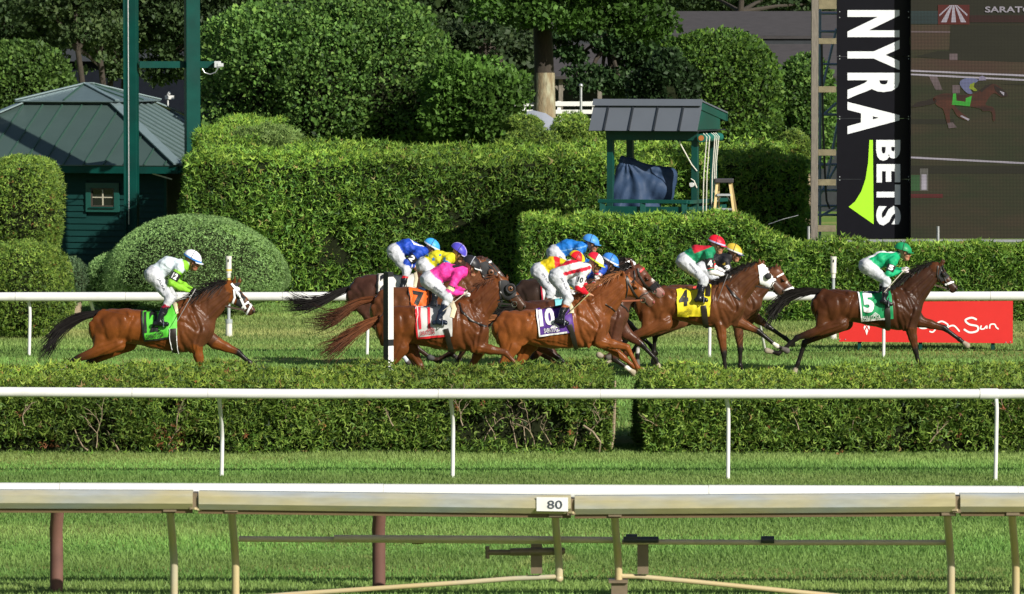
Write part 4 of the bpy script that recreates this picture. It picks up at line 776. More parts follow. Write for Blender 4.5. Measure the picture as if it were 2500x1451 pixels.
def screen_mat(name, col, grid=.5, e=.5, col2=None, ms=2.):
    m = bpy.data.materials.new(name); m.use_nodes = True; nt = m.node_tree; n = nt.nodes; L = nt.links; b = n['Principled BSDF']; b.inputs['Base Color'].default_value = (.012, .011, .010, 1); b.inputs['Roughness'].default_value = .7; b.inputs['Specular IOR Level'].default_value = .1
    tc = n.new('ShaderNodeTexCoord'); nz = n.new('ShaderNodeTexNoise'); nz.inputs['Scale'].default_value = ms; nz.inputs['Detail'].default_value = 5; mp = n.new('ShaderNodeMapping'); mp.inputs['Scale'].default_value = (.5, 1, 1.6); L.new(tc.outputs['Object'], mp.inputs[0]); L.new(mp.outputs[0], nz.inputs['Vector'])
    mx = n.new('ShaderNodeMix'); mx.data_type = 'RGBA'; mr = n.new('ShaderNodeMapRange'); mr.inputs[1].default_value = .35; mr.inputs[2].default_value = .7; L.new(nz.outputs[0], mr.inputs[0]); L.new(mr.outputs[0], mx.inputs[0]); mx.inputs[6].default_value = (*col, 1); mx.inputs[7].default_value = (*(col2 or [c * 1.35 for c in col]), 1)
    sp = n.new('ShaderNodeSeparateXYZ'); L.new(tc.outputs['Object'], sp.inputs[0]); outs = []
    for ax in (0, 2):
        s_ = n.new('ShaderNodeMath'); s_.operation = 'MULTIPLY'; L.new(sp.outputs[ax], s_.inputs[0]); s_.inputs[1].default_value = 2 * math.pi / .0285
        q = n.new('ShaderNodeMath'); q.operation = 'SINE'; L.new(s_.outputs[0], q.inputs[0]); r = n.new('ShaderNodeMapRange'); r.inputs[1].default_value = -.4; r.inputs[2].default_value = .6; r.inputs[3].default_value = 1 - grid; r.inputs[4].default_value = 1; L.new(q.outputs[0], r.inputs[0]); outs.append(r.outputs[0])
    p = n.new('ShaderNodeMath'); p.operation = 'MULTIPLY'; L.new(outs[0], p.inputs[0]); L.new(outs[1], p.inputs[1]); p2 = n.new('ShaderNodeMath'); p2.operation = 'MULTIPLY'; L.new(p.outputs[0], p2.inputs[0]); p2.inputs[1].default_value = e * .75
    L.new(mx.outputs[2], b.inputs['Emission Color']); L.new(p2.outputs[0], b.inputs['Emission Strength']); return m
QD = 91.66; scr = thing('video_screen', gnd(2380, QD + .3), 'giant dim video screen showing a galloping horse, cut by the right edge', 'screen')
mm = MB(); a, b = at(2223.5, 583, QD), at(2620, -60, QD); mm.box((a.x, QD, a.z), (b.x, QD + .34, b.z)); mm.build('screen_housing', mat('screen_black', (.016, .016, .017), rough=.5), scr)
_l = [0]
def sheet(name, pts, m, lay, parent=scr):
    mm = MB(); mm.add([at(x, y, QD - .004 * lay) for x, y in pts], [tuple(range(len(pts)))]); return mm.build(name, m, parent, recalc=False)
def smooth(pts, k=4):
    p = [np.array(q, float) for q in pts]; n = len(p); out = []
    for i in range(n):
        a, b, c, d = p[i - 1], p[i], p[(i + 1) % n], p[(i + 2) % n]
        for t in np.linspace(0, 1, k + 1)[:-1]: out.append(tuple(.5 * (2 * b + (c - a) * t + (2 * a - 5 * b + 4 * c - d) * t * t + (3 * b - a - 3 * c + d) * t ** 3)))
    return out
R4 = lambda x0, y0, x1, y1: [(x0, y0), (x1, y0), (x1, y1), (x0, y1)]
s_grass = screen_mat('screen_turf', (.048, .066, .022), e=.85, grid=.65, col2=(.095, .072, .034)); s_dark = screen_mat('screen_hedge', (.026, .028, .014), e=.8, col2=(.034, .036, .018)); s_tan = screen_mat('screen_dry_turf', (.13, .10, .050), e=.8, grid=.6, col2=(.145, .075, .05))
sp_ = sheet('picture', R4(2224, -50, 2610, 582), s_grass, 1)
sheet('picture_hedge', R4(2224, -45, 2610, 60), s_dark, 2); sheet('picture_hedge', [(2322, 62), (2610, 62), (2610, 152), (2430, 150), (2316, 135)], s_dark, 2); sheet('picture_teal', R4(2224, 27, 2290, 59), screen_mat('screen_teal', (.035, .075, .075), e=.7), 3)
sheet('picture_dry_band', R4(2224, 61, 2318, 122), s_tan, 2); sheet('picture_dry_band', [(2224, 142), (2610, 156), (2610, 186), (2224, 172)], s_tan, 2); sheet('picture_shadow', [(2230, 139), (2290, 125), (2400, 128), (2610, 140), (2610, 156), (2330, 147)], s_dark, 3)
sheet('picture_shadow', R4(2224, 291, 2330, 304), s_dark, 2); sheet('picture_shadow', [(2440, 206), (2610, 200), (2610, 214)], s_dark, 3); sheet('picture_stripe', R4(2224, 405, 2610, 425), s_dark, 2)
s_wh = screen_mat('screen_white', (.55, .50, .55), e=.85, grid=.4); s_pk = screen_mat('screen_pink', (.22, .16, .16), e=.8)
for y0, y1, y2, y3 in ((171, 175, 187, 183), (180, 184, 198, 194), (382.5, 387, 402, 397)): sheet('picture_rail', [(2224, y0), (2610, y0 + (y3 - y0) * 1.35), (2610, y0 + (y3 - y0) * 1.35 + 4.5), (2224, y1)], s_wh, 4)
sheet('picture_rail', [(2224, 76), (2320, 77), (2320, 80.5), (2224, 80)], s_pk, 4); sheet('picture_post', [(2268, 187), (2288, 187), (2301, 220), (2284, 220)], s_pk, 3); sheet('picture_post', R4(2318, 131, 2338, 147), s_pk, 4); sheet('picture_post', R4(2325, 208, 2343, 228), s_pk, 3)
s_hb = screen_mat('screen_bay', (.050, .018, .012), e=.85, grid=.45, col2=(.15, .040, .020), ms=4.5); s_hd = screen_mat('screen_tail', (.028, .018, .014), e=.8)
hp = [(2278, 240), (2300, 229), (2324, 229), (2344, 232), (2372, 230), (2392, 222), (2410, 209), (2424, 205), (2434, 208), (2448, 218), (2460, 230), (2458, 236), (2444, 237), (2430, 228), (2420, 232), (2410, 246), (2407, 257), (2424, 262), (2430, 276), (2429, 295), (2424, 293), (2420, 273), (2400, 272), (2394, 266), (2370, 261), (2345, 258), (2330, 256), (2348, 276), (2366, 290), (2360, 294), (2338, 284), (2324, 264), (2318, 280), (2320, 298), (2312, 300), (2303, 268), (2288, 258)]
sheet('picture_horse', smooth(hp), s_hb, 5); sheet('picture_tail', smooth([(2282, 240), (2260, 246), (2240, 250), (2226, 262), (2250, 260), (2284, 252)]), s_hd, 5); sheet('picture_mane', [(2392, 221), (2408, 208), (2424, 204), (2410, 214), (2396, 226)], s_hd, 6); sheet('picture_head', [(2426, 208), (2448, 218), (2460, 230), (2458, 236), (2446, 236), (2430, 222)], s_hd, 6)
sheet('picture_leg', [(2344, 284), (2348, 282), (2367, 291), (2364, 295)], s_wh, 6); sheet('picture_leg', [(2313, 301), (2326, 299), (2336, 311), (2316, 314)], s_pk, 6)
s_gr = screen_mat('screen_green', (.06, .55, .05), e=.8, grid=.4); sheet('picture_cloth', [(2327, 229), (2334, 228), (2335, 246), (2357, 249), (2358, 240), (2373, 234), (2368, 260), (2324, 256)], s_gr, 6)
s_bl = screen_mat('screen_blue', (.20, .22, .38), e=.8, grid=.4); sheet('picture_rider', smooth([(2343, 202), (2352, 193), (2370, 191), (2384, 193), (2388, 198), (2376, 206), (2366, 212), (2374, 228), (2362, 228), (2348, 214)]), s_bl, 6); sheet('picture_arm', [(2368, 206), (2380, 201), (2377, 212), (2386, 221), (2380, 223), (2366, 216)], screen_mat('screen_lime', (.33, .42, .03), e=.8, grid=.4), 7); sheet('picture_cap', [(2389, 197), (2391, 188), (2398, 185), (2405, 188), (2408, 196)], screen_mat('screen_lilac', (.34, .30, .42), e=.8, grid=.4), 7)
sheet('picture_noseband', [(2440, 222), (2452, 226), (2451, 234), (2446, 229)], s_wh, 7)
sheet('picture_marker', R4(2246, 412, 2266, 466), screen_mat('screen_grey', (.20, .19, .16), e=.8), 3); sheet('picture_marker', R4(2250, 426, 2262, 464), s_wh, 4); sheet('picture_marker', R4(2224, 428, 2246, 466), screen_mat('screen_board', (.05, .16, .05), e=.8), 3); sheet('picture_bar', R4(2224, 474, 2302, 483), screen_mat('screen_red', (.16, .02, .02), e=.8), 3)
lg = sheet('logo', R4(2290, 12, 2367, 60), screen_mat('screen_maroon', (.12, .014, .012), e=.8, grid=.3), 5)
for pts in ([(2326, 13), (2330, 13), (2334, 55), (2322, 55)], [(2322, 13), (2325.5, 13), (2311, 55), (2297, 55)], [(2331, 13), (2334, 13), (2359, 55), (2346, 55)], [(2319, 13), (2321.5, 14), (2294, 40), (2293, 36)], [(2335, 14), (2337, 13), (2362, 35), (2361, 40)]): sheet('logo_stripe', pts, s_wh, 6, lg)
sheet('caption_band', R4(2368, 38, 2610, 55), screen_mat('screen_dark_red', (.045, .010, .010), e=.8), 4)
text_on('caption', 'SARATOGA', (lambda u, v: at(2405 + 160 * u, 31 - 15 * v, QD - .03)), s_wh, scr, bold=.02)
mm = MB(); a = at(2010, 583, SD - .1); b = at(2620, 583, SD - .1); mm.bar(a + Vector((0, -.3, -.03)), b + Vector((0, -.3, -.03)), .06, .05); mm.build('base_rail', steel, scr)
mm = MB(); p = at(2290, 553, QD - .5); mm.tube([at(2290, 600, QD - .5), p], .03, 8); q = gnd(2290, QD - .5); mm.tube([q, at(2290, 600, QD - .5)], .025, 8); tag(mm.build('stub_pole', steel, org=q, smooth=True), 'short white pole in front of the dark screen', 'pole')
mm = MB(); q = gnd(1974, QD - .5); mm.tube([q, at(1974, 553, QD - .5)], .03, 8); tag(mm.build('stub_pole', steel, org=q, smooth=True), 'short white pole beside the foot of the wooden post', 'pole')
TD = 91.85; fr = thing('timber_ladder_frame', gnd(1990, TD), 'grey timber post with short cross timbers, left of the banner', 'frame')
mm = MB(); a = px2x(1980, TD); b = px2x(1997, TD); mm.box((a, TD, -.1), (b, TD + .16, 7.2)); mm.build('post', timber, fr, bevel=.01)
for y0, y1 in ((-3, 23), (94, 108), (211, 226), (365, 380), (438, 453), (550, 566)):
    mm = MB(); mm.box((b + .004, TD + .02, zat(y1, TD)), (px2x(2041, TD), TD + .12, zat(y0, TD))); mm.build('cross_timber', mat('yellowed_timber', (.17, .145, .085), rough=.85, var=.3, scale=6, bump=.3, bscale=30), fr, bevel=.006)
scm = mat('scaffold_tube', (.24, .32, .42), rough=.45, metal=.2, var=.2, scale=5); sf = thing('scaffold', gnd(2030, 93), 'blue grey scaffold tubes standing behind the banner', 'scaffold')
def sct(x0, y0, x1, y1, D=92.9, r=.026): mm = MB(); mm.tube([at(x0, y0, D), at(x1, y1, D)], r, 8); mm.build('tube', scm, sf, smooth=True)
f = gnd(2002, 92.9); mm = MB(); mm.tube([f, at(2002, -60, 92.9)], .028, 8); mm.build('tube', scm, sf, smooth=True)
f = gnd(2150, 93.4); mm = MB(); mm.tube([f, at(2150, -60, 93.4)], .028, 8); mm.build('tube', scm, sf, smooth=True)
for y in (33, 77, 157, 280, 402, 465, 503, 525): sct(1996, y, 2160, y + 1)
sct(2042, 70, 2008, 215); sct(2042, 252, 2000, 290); sct(2045, 300, 2014, 470); sct(2000, 480, 2045, 400, 93.1); sct(2000, 530, 2045, 505, 93.1)
mm = MB(); mm.tube([at(2006, 100, 92.6), at(2009, 300, 92.6), at(2014, 420, 92.6), at(2018, 490, 92.6), at(2026, 510, 92.6)], .022, 6); mm.build('cable', black_paint, sf, smooth=True)
mm = MB(); a = at(1876, 548, 91); mm.tube([a, at(1910, 536, 91), at(1949, 526, 91.2)], .006, 6); a.z = 0; tag(mm.build('guy_wire', steel, org=a), 'thin pale wire rising over the stepped hedge', 'wire')

# ---- signs and marker posts at the rail
RD = 79.4; red = mat('red_board', (.56, .014, .012), rough=.45, var=.03); sgn = thing('sign_board', gnd(2260, RD), 'red sponsor board with white script behind the leading horse', 'sign')
mm = MB(); mm.prism([at(2048.5, 738, RD), at(2473, 735, RD), at(2472.5, 838.5, RD), at(2048.5, 834.5, RD)], (0, .035, 0)); mm.build('board', red, sgn)
for x, y in ((2099, 857), (2248, 855), (2425, 859)): mm = MB(); f = gnd(x, RD + .045); mm.box((f.x - .03, RD + .04, -.05), (f.x + .03, RD + .10, zat(750, RD))); mm.build('leg', green_paint, sgn)
script_m = mat('white_script', (.80, .78, .76), rough=.5, var=0)
def stroke(pts, w, m=script_m, name='script_letter', D=RD - .006, parent=sgn):
    p = [np.array(q, float) for q in pts]; q = []                # Catmull-Rom through the pen points, then a ribbon of width w
    for i in range(len(p) - 1):
        a, b, c, d = p[max(i - 1, 0)], p[i], p[i + 1], p[min(i + 2, len(p) - 1)]
        for t in np.linspace(0, 1, 7)[:-1]: q.append(.5 * ((2 * b) + (c - a) * t + (2 * a - 5 * b + 4 * c - d) * t * t + (3 * b - a - 3 * c + d) * t ** 3))
    q.append(p[-1]); q = np.array(q); t = np.gradient(q, axis=0); t /= np.maximum(np.linalg.norm(t, axis=1), 1e-6)[:, None]; nn = np.stack([-t[:, 1], t[:, 0]], 1); e = np.ones(len(q)); e[0] = e[-1] = .55
    L_, R_ = q + nn * (w / 2 * e)[:, None], q - nn * (w / 2 * e)[:, None]; mm = MB(); n = len(q)
    mm.add([at(x, y, D) for x, y in L_] + [at(x, y, D) for x, y in R_], [(i, i + 1, n + i + 1, n + i) for i in range(n - 1)]); return mm.build(name, m, parent)
for pts, w in (([(2385, 781), (2372, 776), (2357, 782), (2366, 792), (2386, 797), (2386, 808), (2368, 812), (2353, 804)], 4.6), ([(2396, 795), (2394, 803), (2402, 803), (2409, 796), (2409, 803)], 3.4), ([(2416, 803), (2418, 793), (2428, 792), (2432, 799), (2438, 804)], 3.4),
               ([(2343, 810), (2330, 796), (2318, 797), (2312, 802), (2314, 793), (2300, 785), (2288, 790), (2292, 799), (2306, 797)], 3.8), ([(2285, 788), (2284, 803), (2277, 811), (2269, 809)], 3.6), ([(2264, 801), (2250, 802), (2242, 796), (2252, 791)], 3.4), ([(2228, 800), (2229, 776), (2229, 788), (2238, 790), (2238, 801)], 3.4), ([(2214, 790), (2206, 796), (2213, 803), (2221, 797), (2214, 790)], 3.4), ([(2160, 805), (2170, 778), (2178, 800), (2188, 778), (2199, 803)], 3.6)): stroke(pts, w)
for pl in ([(2116, 800), (2119.5, 808), (2116, 819), (2112.5, 808)], [(2114.5, 797), (2110, 806), (2108.5, 800), (2110, 795)], [(2117.5, 797), (2122, 806), (2123.5, 800), (2122, 795)], [(2116, 797), (2120, 786), (2116, 772), (2112, 786)]):
    mm = MB(); mm.add([at(x, y, RD - .006) for x, y in pl], [(0, 1, 2, 3)]); mm.build('leaf_emblem', script_m, sgn)
for x, y in ((2050.5, 829), (2064, 829), (2456, 836), (2467, 835)): mm = MB(); p = at(x, y, RD); mm.tube([p, p - Vector((0, .01, 0))], .011, 6); mm.build('screw', steel, sgn)
tape = mat('yellow_tape', (.62, .45, .10), rough=.5); capw = mat('marker_white', (.66, .64, .58), rough=.5, var=.12, scale=14, col2=(.45, .43, .38), mixscale=8); galv = mat('marker_grey', (.33, .36, .37), rough=.45, var=.15)
def marker(label, px, ytop, yfoot, band):
    D = depth_of_ground(yfoot); k = 1 / S(D); root = thing('sensor_post', gnd(px, D), label, 'post', 'timing posts beside the far rail'); Z = lambda y: zat(y, D); x, y = px2x(px, D), D
    def cyl(name, ya, yb, r, m): mm = MB(); mm.tube([(x, y, Z(ya)), (x, y, Z(yb))], r * k, 16); return mm.build(name, m, root, smooth=True)
    cyl('pole', yfoot, ytop + 40, 4.0, galv); cyl('base_sleeve', yfoot + 1, yfoot - 32, 8.2, capw); cyl('base_collar', yfoot - 32, yfoot - 42, 8.8, galv)
    c = cyl('sensor_cap', ytop + 40, ytop, 7.2, capw); cyl('cap_rim', ytop + 6, ytop - .5, 7.8, capw); cyl('cap_neck', ytop + 52, ytop + 40, 5.4, capw); mm = MB(); p = Vector((x, y - 7.25 * k, Z(ytop + 10))); mm.box(p - Vector((1.2 * k, .01, 3 * k)), p + Vector((1.2 * k, .01, 3 * k))); mm.build('slot', black_paint, root)
    if band: cyl('tape_band', ytop + 36, ytop + 31, 7.7, tape); cyl('tape_band', ytop + 62, ytop + 53, 4.6, tape)
marker('white capped sensor post with yellow tape, before the pale mound', 557.5, 626, 822, True)
marker('white capped sensor post at the left end of the red board', 2035.5, 627, 829, False)
FD_ = 64.2; fx = px2x(948, FD_); fp = thing('furlong_pole', (fx, FD_, 0), 'black and white striped pole in front of the horse wearing number eleven', 'pole')
for nm, ya, yb, mA in (('black_band', 664, 676, 0), ('white_band', 676, 829, 1), ('black_band', 829, 845, 0), ('white_band', 845, 1060, 1)):
    w = .050; z1, z0 = zat(ya, FD_), max(-.05, zat(yb, FD_)); ang = math.radians(44); 
    def cornerp(a, b): return Vector((fx + math.cos(ang) * a - math.sin(ang) * b, FD_ + math.sin(ang) * a + math.cos(ang) * b, 0))
    pl = [cornerp(-w, -w), cornerp(w, -w), cornerp(w, w), cornerp(-w, w)]
    mm = MB(); mm.prism([p + Vector((0, 0, z0)) for p in pl], (0, 0, z1 - z0)); mm.build(nm, white if mA else black_paint, fp)
    if mA: q = [cornerp(-w - .004, -w), cornerp(-w - .004, w), cornerp(-w, w), cornerp(-w, -w)]; mm = MB(); mm.prism([p + Vector((0, 0, z0)) for p in q], (0, 0, z1 - z0)); mm.build('black_side', black_paint, fp)
# ================================================================== HORSES
coat_m = mat('horse_coat', (0, 0, 0), attr='ColR', var=.28, scale=7, bump=.16, bscale=46, spec=.17)
hair_m = mat('horse_hair', (0, 0, 0), attr='ColR', var=.2, scale=30, spec=.12)
eye_m = mat('horse_eye', (.012, .008, .006), rough=.08, var=0)
leather = mat('dark_leather', (.018, .014, .012), rough=.4, var=.15); tan_leather = mat('tan_leather', (.26, .075, .03), rough=.5, var=.15); white_strap = mat('white_strap', (.80, .80, .80), rough=.45, var=.04)
metal_bit = mat('bit_metal', (.6, .6, .6), rough=.2, metal=1., var=0); blk_cloth = mat('black_cloth', (.014, .014, .016), rough=.75, var=.15); navy_leather = mat('navy_leather', (.02, .035, .08), rough=.35, var=.1); red_m = mat('racing_red', (.62, .02, .025), rough=.5, var=.06)

def cn(pre, c): return pre + '_%d_%d_%d' % tuple(int(v * 999) for v in c)
class Horse: pass
def make_horse(sp, label):
    D = sp['D']; k = 1 / S(D); tr = sp['trunk']; n = len(tr); H = Horse(); H.D, H.sp = D, sp
    org = gnd((tr[0][0] + tr[-1][0]) / 2, D); root = thing('racehorse', org, label, 'horse', 'racehorses galloping on the turf'); H.root = root
    L3 = lambda x, y, dy=0.: np.array(at(x, y, D)) - np.array(org) + [0, dy, 0]
    B = Body(); hw = np.interp(np.linspace(0, 1, n), np.linspace(0, 1, 10), [.13, .19, .24, .25, .235, .26, .265, .235, .19, .145])
    C_, R_ = sp.get('chest', tr[-1][0] + 10), tr[0][0] - 7; pts = []
    for x, t, b in tr: rr = (b - t) / 2; pts.append((min(max(x, R_ + rr), C_ - rr), (t + b) / 2, rr * k))
    for i in range(n - 1):
        (x0, y0, r0), (x1, y1, r1) = pts[i], pts[i + 1]; B.cap(L3(x0, y0), L3(x1, y1), r0, r1, .03, hw[i] / r0, hw[i + 1] / r1, 0)
    sx, st, sb = tr[n - 3]; cx, ct, cb = tr[n - 1]; rx, rt, rb = tr[2]; ax, at_, ab = tr[1]
    # neck and head chains: (px, py, r px)
    nk = sp['neck']; wn_ = np.interp(np.linspace(0, 1, len(nk)), [0, .4, 1], [.50, .46, .56])
    for i in range(len(nk) - 1): B.cap(L3(*nk[i][:2]), L3(*nk[i + 1][:2]), nk[i][2] * k, nk[i + 1][2] * k, .05, wn_[i], wn_[i + 1], 1)
    hd = sp['head']; (px, py, pr), (qx, qy, qr) = nk[-1], hd[0]
    B.cap(L3(px, py), L3(qx, qy), pr * k, qr * k * .95, .03, .62, .50, 2)
    for i in range(len(hd) - 1): B.cap(L3(*hd[i][:2]), L3(*hd[i + 1][:2]), hd[i][2] * k, hd[i + 1][2] * k, .025, (.50, .56, .66)[min(i, 2)], (.56, .66, .72)[min(i, 2)], 2 if i == 0 else 3)
    d = np.array(hd[-1][:2], float) - np.array(hd[0][:2], float); d /= np.linalg.norm(d); up = np.array([d[1], -d[0]]); mz = np.array(hd[-1][:2], float)
    for sgn in (-1, 1):
        nm = mz + d * hd[-1][2] * .55 + up * hd[-1][2] * .35; B.cap(L3(*nm, sgn * hd[-1][2] * k * .45), L3(*(nm + d * 2), sgn * hd[-1][2] * k * .5), .022, .016, .012, 1, 1, 3)
        br = np.array(hd[0][:2], float) * .62 + np.array(hd[1][:2], float) * .38 + up * hd[1][2] * .62; B.cap(L3(*(br - d * 4), sgn * .072), L3(*(br + d * 3), sgn * .070), .030, .022, .02, 1, 1, 2)
        ck = np.array(hd[0][:2], float) - up * hd[0][2] * .25; B.cap(L3(*ck, sgn * .045), L3(*(ck + d * 5), sgn * .04), hd[0][2] * k * .66, hd[0][2] * k * .5, .02, .35, .35, 2)
    lip = mz - up * hd[-1][2] * .75 - d * 2; B.cap(L3(*lip), L3(*(lip + d * 5)), .035, .03, .02, .9, .9, 3)
    for e in sp['ears']:
        (ex, ey), (fx_, fy), dy = e; B.cap(L3(ex, ey, dy), L3((ex * .5 + fx_ * .5) + 1, (ey + fy) / 2, dy * 1.1), .030, .026, .015, .5, .5, 4); B.cap(L3((ex * .5 + fx_ * .5) + 1, (ey + fy) / 2, dy * 1.1), L3(fx_, fy, dy * 1.2), .026, .006, .01, .5, .6, 4)
    # shoulders, chest, quarters: the muscles that show on a running horse
    tx_ = [x for x, _, _ in tr]
    def U(u, v):
        x = tx_[0] + (tx_[-1] - tx_[0]) * u; t = np.interp(x, tx_, [q[1] for q in tr]); b = np.interp(x, tx_, [q[2] for q in tr]); return x, t + (b - t) * v
    def muscle(u0, v0, u1, v1, r0, r1, flat, pro, kk=.012):
        for sgn in (-1, 1):
            e = []
            for u, v, r in ((u0, v0, r0), (u1, v1, r1)):
                x, y = U(u, v); w = np.interp(u, np.linspace(0, 1, n), hw) * math.sqrt(max(.12, 1 - (2 * v - 1) ** 2)); e.append(L3(x, y, sgn * (w - r * flat + pro)))
            B.cap(e[0], e[1], r0, r1, kk, flat, flat, 0)
    for q in ((.77, .10, .90, .44, .055, .07, .5, .014), (.79, .30, .88, .80, .075, .08, .5, .020), (.885, .34, .955, .70, .06, .075, .5, .022), (.97, .55, .94, .95, .06, .06, .55, .02), (.80, .62, .87, .92, .055, .07, .5, .022), (.70, .05, .80, .30, .05, .04, .5, .006),
              (.10, .14, .29, .34, .10, .10, .5, .018), (.325, .10, .36, .26, .035, .028, .6, .016), (.06, .22, .15, .86, .085, .085, .5, .024), (.015, .30, .05, .92, .06, .06, .5, .02), (.34, .24, .255, .86, .045, .085, .5, .018), (.20, .30, .21, .86, .07, .07, .45, .016),
              (.50, .86, .70, .90, .05, .05, .4, .004), (.60, .30, .56, .72, .03, .03, .5, .004), (.66, .28, .63, .76, .03, .03, .5, .005), (.72, .30, .70, .78, .03, .03, .5, .005)): muscle(*q)
    # neck: a long ridge under the crest and one above the windpipe, a groove between
    nv_ = np.array([q[:2] for q in nk], float); nr_ = [q[2] for q in nk]; dn = nv_[-1] - nv_[0]; dn /= np.linalg.norm(dn); pn = np.array([-dn[1], dn[0]])      # pn points to the underside
    for sgn in (-1, 1):
        for off, r, z0, z1 in ((.50, .050, -.15, .95), (-.48, .050, .0, .85), (.0, .045, .15, .8)):
            e = [nv_[0] + (nv_[-1] - nv_[0]) * zz + pn * off * np.interp(zz, np.linspace(0, 1, len(nk)), nr_) for zz in (z0, z1)]
            yy = [np.interp(zz, np.linspace(0, 1, len(nk)), nr_) * k * np.interp(zz, np.linspace(0, 1, len(nk)), wn_) * math.sqrt(1 - off * off) - r * .5 + .010 for zz in (z0, z1)]
            B.cap(L3(*e[0], sgn * yy[0]), L3(*e[1], sgn * yy[1]), r, r * .75, .014, .5, .5, 1)
    hipx, hipy = rx - 2, rt + 42
    def hind(q, sgn):
        y = sgn * .145; (sx_, sy), (hx, hy), (fx_, fy), (tx, ty) = q
        B.cap(L3(hipx, hipy, y * .85), L3(sx_, sy, y * .95), .165, .115, .03, .62, .62, 0)
        B.cap(L3(ax + 4, ab - 22, y * .9), L3(sx_ * .5 + hx * .5, sy * .5 + hy * .5, y), .115, .066, .03, .66, .62, 10)
        B.cap(L3(sx_, sy, y * 1.02), L3(hx, hy, y), .115, .047, .03, .62, .8, 5)
        dv = np.array([hx - sx_, hy - sy], float); dv /= np.linalg.norm(dv); fd = np.array([fx_ - hx, fy - hy], float); fd /= max(np.linalg.norm(fd), 1)
        hk = np.array([hx, hy]) + (dv - fd) * 3.2; B.cap(L3(*hk, y), L3(hx + fd[0] * 5, hy + fd[1] * 5, y), .030, .044, .02, .8, .8, 6)
        tnd = np.array([sx_ * .35 + hx * .65, sy * .35 + hy * .65]); B.cap(L3(*(tnd + (dv - fd) * 5), y), L3(*hk, y), .03, .022, .02, .8, .8, 5)
        B.cap(L3(hx, hy, y), L3(fx_, fy, y), .040, .033, .02, .85, .85, 7); B.cap(L3(fx_, fy, y), L3(fx_ + (tx - fx_) * .1, fy + (ty - fy) * .1, y), .041, .038, .015, .9, .9, 8)
        B.cap(L3(fx_, fy, y), L3(fx_ + (tx - fx_) * .62, fy + (ty - fy) * .62, y), .033, .034, .015, .95, .95, 8); B.cap(L3(fx_ + (tx - fx_) * .62, fy + (ty - fy) * .62, y), L3(tx, ty, y), .040, .050, .008, .95, .95, 9)
    def fore(q, sgn):
        y = sgn * .125; (ex, ey), (kx, ky), (fx_, fy), (tx, ty) = q; mx, my = ex * .55 + kx * .45, ey * .55 + ky * .45
        B.cap(L3(cx - 10, cb - 34, y), L3(ex, ey, y), .12, .094, .025, .66, .70, 0)
        B.cap(L3(ex, ey, y), L3(mx, my, y), .094, .068, .03, .72, .78, 10); B.cap(L3(mx, my, y), L3(kx, ky, y), .070, .046, .03, .78, .85, 5)
        B.cap(L3(kx, ky, y), L3(kx + (fx_ - kx) * .16, ky + (fy - ky) * .16, y), .048, .042, .015, .9, .9, 6); B.cap(L3(kx, ky, y), L3(fx_, fy, y), .038, .032, .015, .88, .88, 7)
        B.cap(L3(fx_, fy, y), L3(fx_ + (tx - fx_) * .1, fy + (ty - fy) * .1, y), .041, .038, .012, .9, .9, 8); B.cap(L3(fx_, fy, y), L3(fx_ + (tx - fx_) * .62, fy + (ty - fy) * .62, y), .032, .034, .012, .95, .95, 8)
        B.cap(L3(fx_ + (tx - fx_) * .62, fy + (ty - fy) * .62, y), L3(tx, ty, y), .040, .052, .008, .95, .95, 9)
    hind(sp['hn'], -1); hind(sp['hf'], 1); fore(sp['fn'], -1); fore(sp['ff'], 1)
    V, F = B.mesh(.0165 if sp['seed'] in (105, 112, 111, 110, 104) else .020); lab, tt = B.label(V)
    dsp = (.0022 * wob(V * [1.2, 1, .45], 20, sp['seed']) + .0012 * wob(V * [.6, 1, 1.1], 44, sp['seed'] + 1)) * np.where(np.isin(lab, (0, 1, 5, 10)), 1, .25)
    XZ = V[:, [0, 2]]; rgs = np.random.default_rng(sp['seed'] * 3)
    XZ = XZ + .018 * np.stack([wob(V, 6, sp['seed'] + 8), wob(V, 6, sp['seed'] + 9)], 1)
    def carve(pts, depth, w, ridge=.5):
        d = np.full(len(V), 9.)
        for a, b in zip(pts[:-1], pts[1:]):
            a, b = np.array(a), np.array(b); ab = b - a; t = (((XZ - a) @ ab) / max(ab @ ab, 1e-9)).clip(0, 1); d = np.minimum(d, np.linalg.norm(XZ - a - t[:, None] * ab, axis=1))
        return -depth * np.exp(-(d / w) ** 2) + depth * ridge * np.exp(-((d - 2.1 * w) / (1.2 * w)) ** 2)
    LX = lambda *q: [tuple(L3(*U(u, v))[[0, 2]]) for u, v in q]; tk = np.isin(lab, (0, 10, 1)) * np.clip((np.abs(V[:, 1]) - .03) / .05, 0, 1)
    for q, dp, w in ((((.86, .02), (.905, .25), (.955, .52), (.95, .62)), .017, .024), (((.765, .10), (.765, .42), (.795, .78), (.85, 1.02)), .013, .024), (((.79, .34), (.85, .42), (.92, .60)), .009, .020), (((.95, .55), (.925, .8), (.90, 1.05)), .013, .020), (((.83, .62), (.88, .82), (.89, 1.0)), .008, .016),
                      (((.375, .20), (.345, .42), (.33, .62), (.27, .97)), .017, .030), (((.07, .20), (.11, .45), (.125, .7), (.10, .95)), .006, .022), (((.24, .30), (.235, .6), (.19, .98)), .006, .026), (((.30, .14), (.32, .30), (.30, .48), (.24, .62)), .006, .018), (((.36, .88), (.48, .97), (.60, 1.0)), .007, .018),
                      (((.84, .00), (.93, .10), (1.0, .22)), .006, .012), (((.86, .10), (.94, .22), (1.0, .34)), .006, .012), (((.80, .12), (.84, .35), (.86, .60)), .005, .013)): dsp += tk * carve(LX(*q), dp * (.8 + .4 * rgs.random()), w, .35)
    for uu in (.50, .55, .60, .65, .70): dsp += (lab == 0) * carve(LX((uu + .02, .34), (uu, .60), (uu - .02, .86)), .0035, .014)
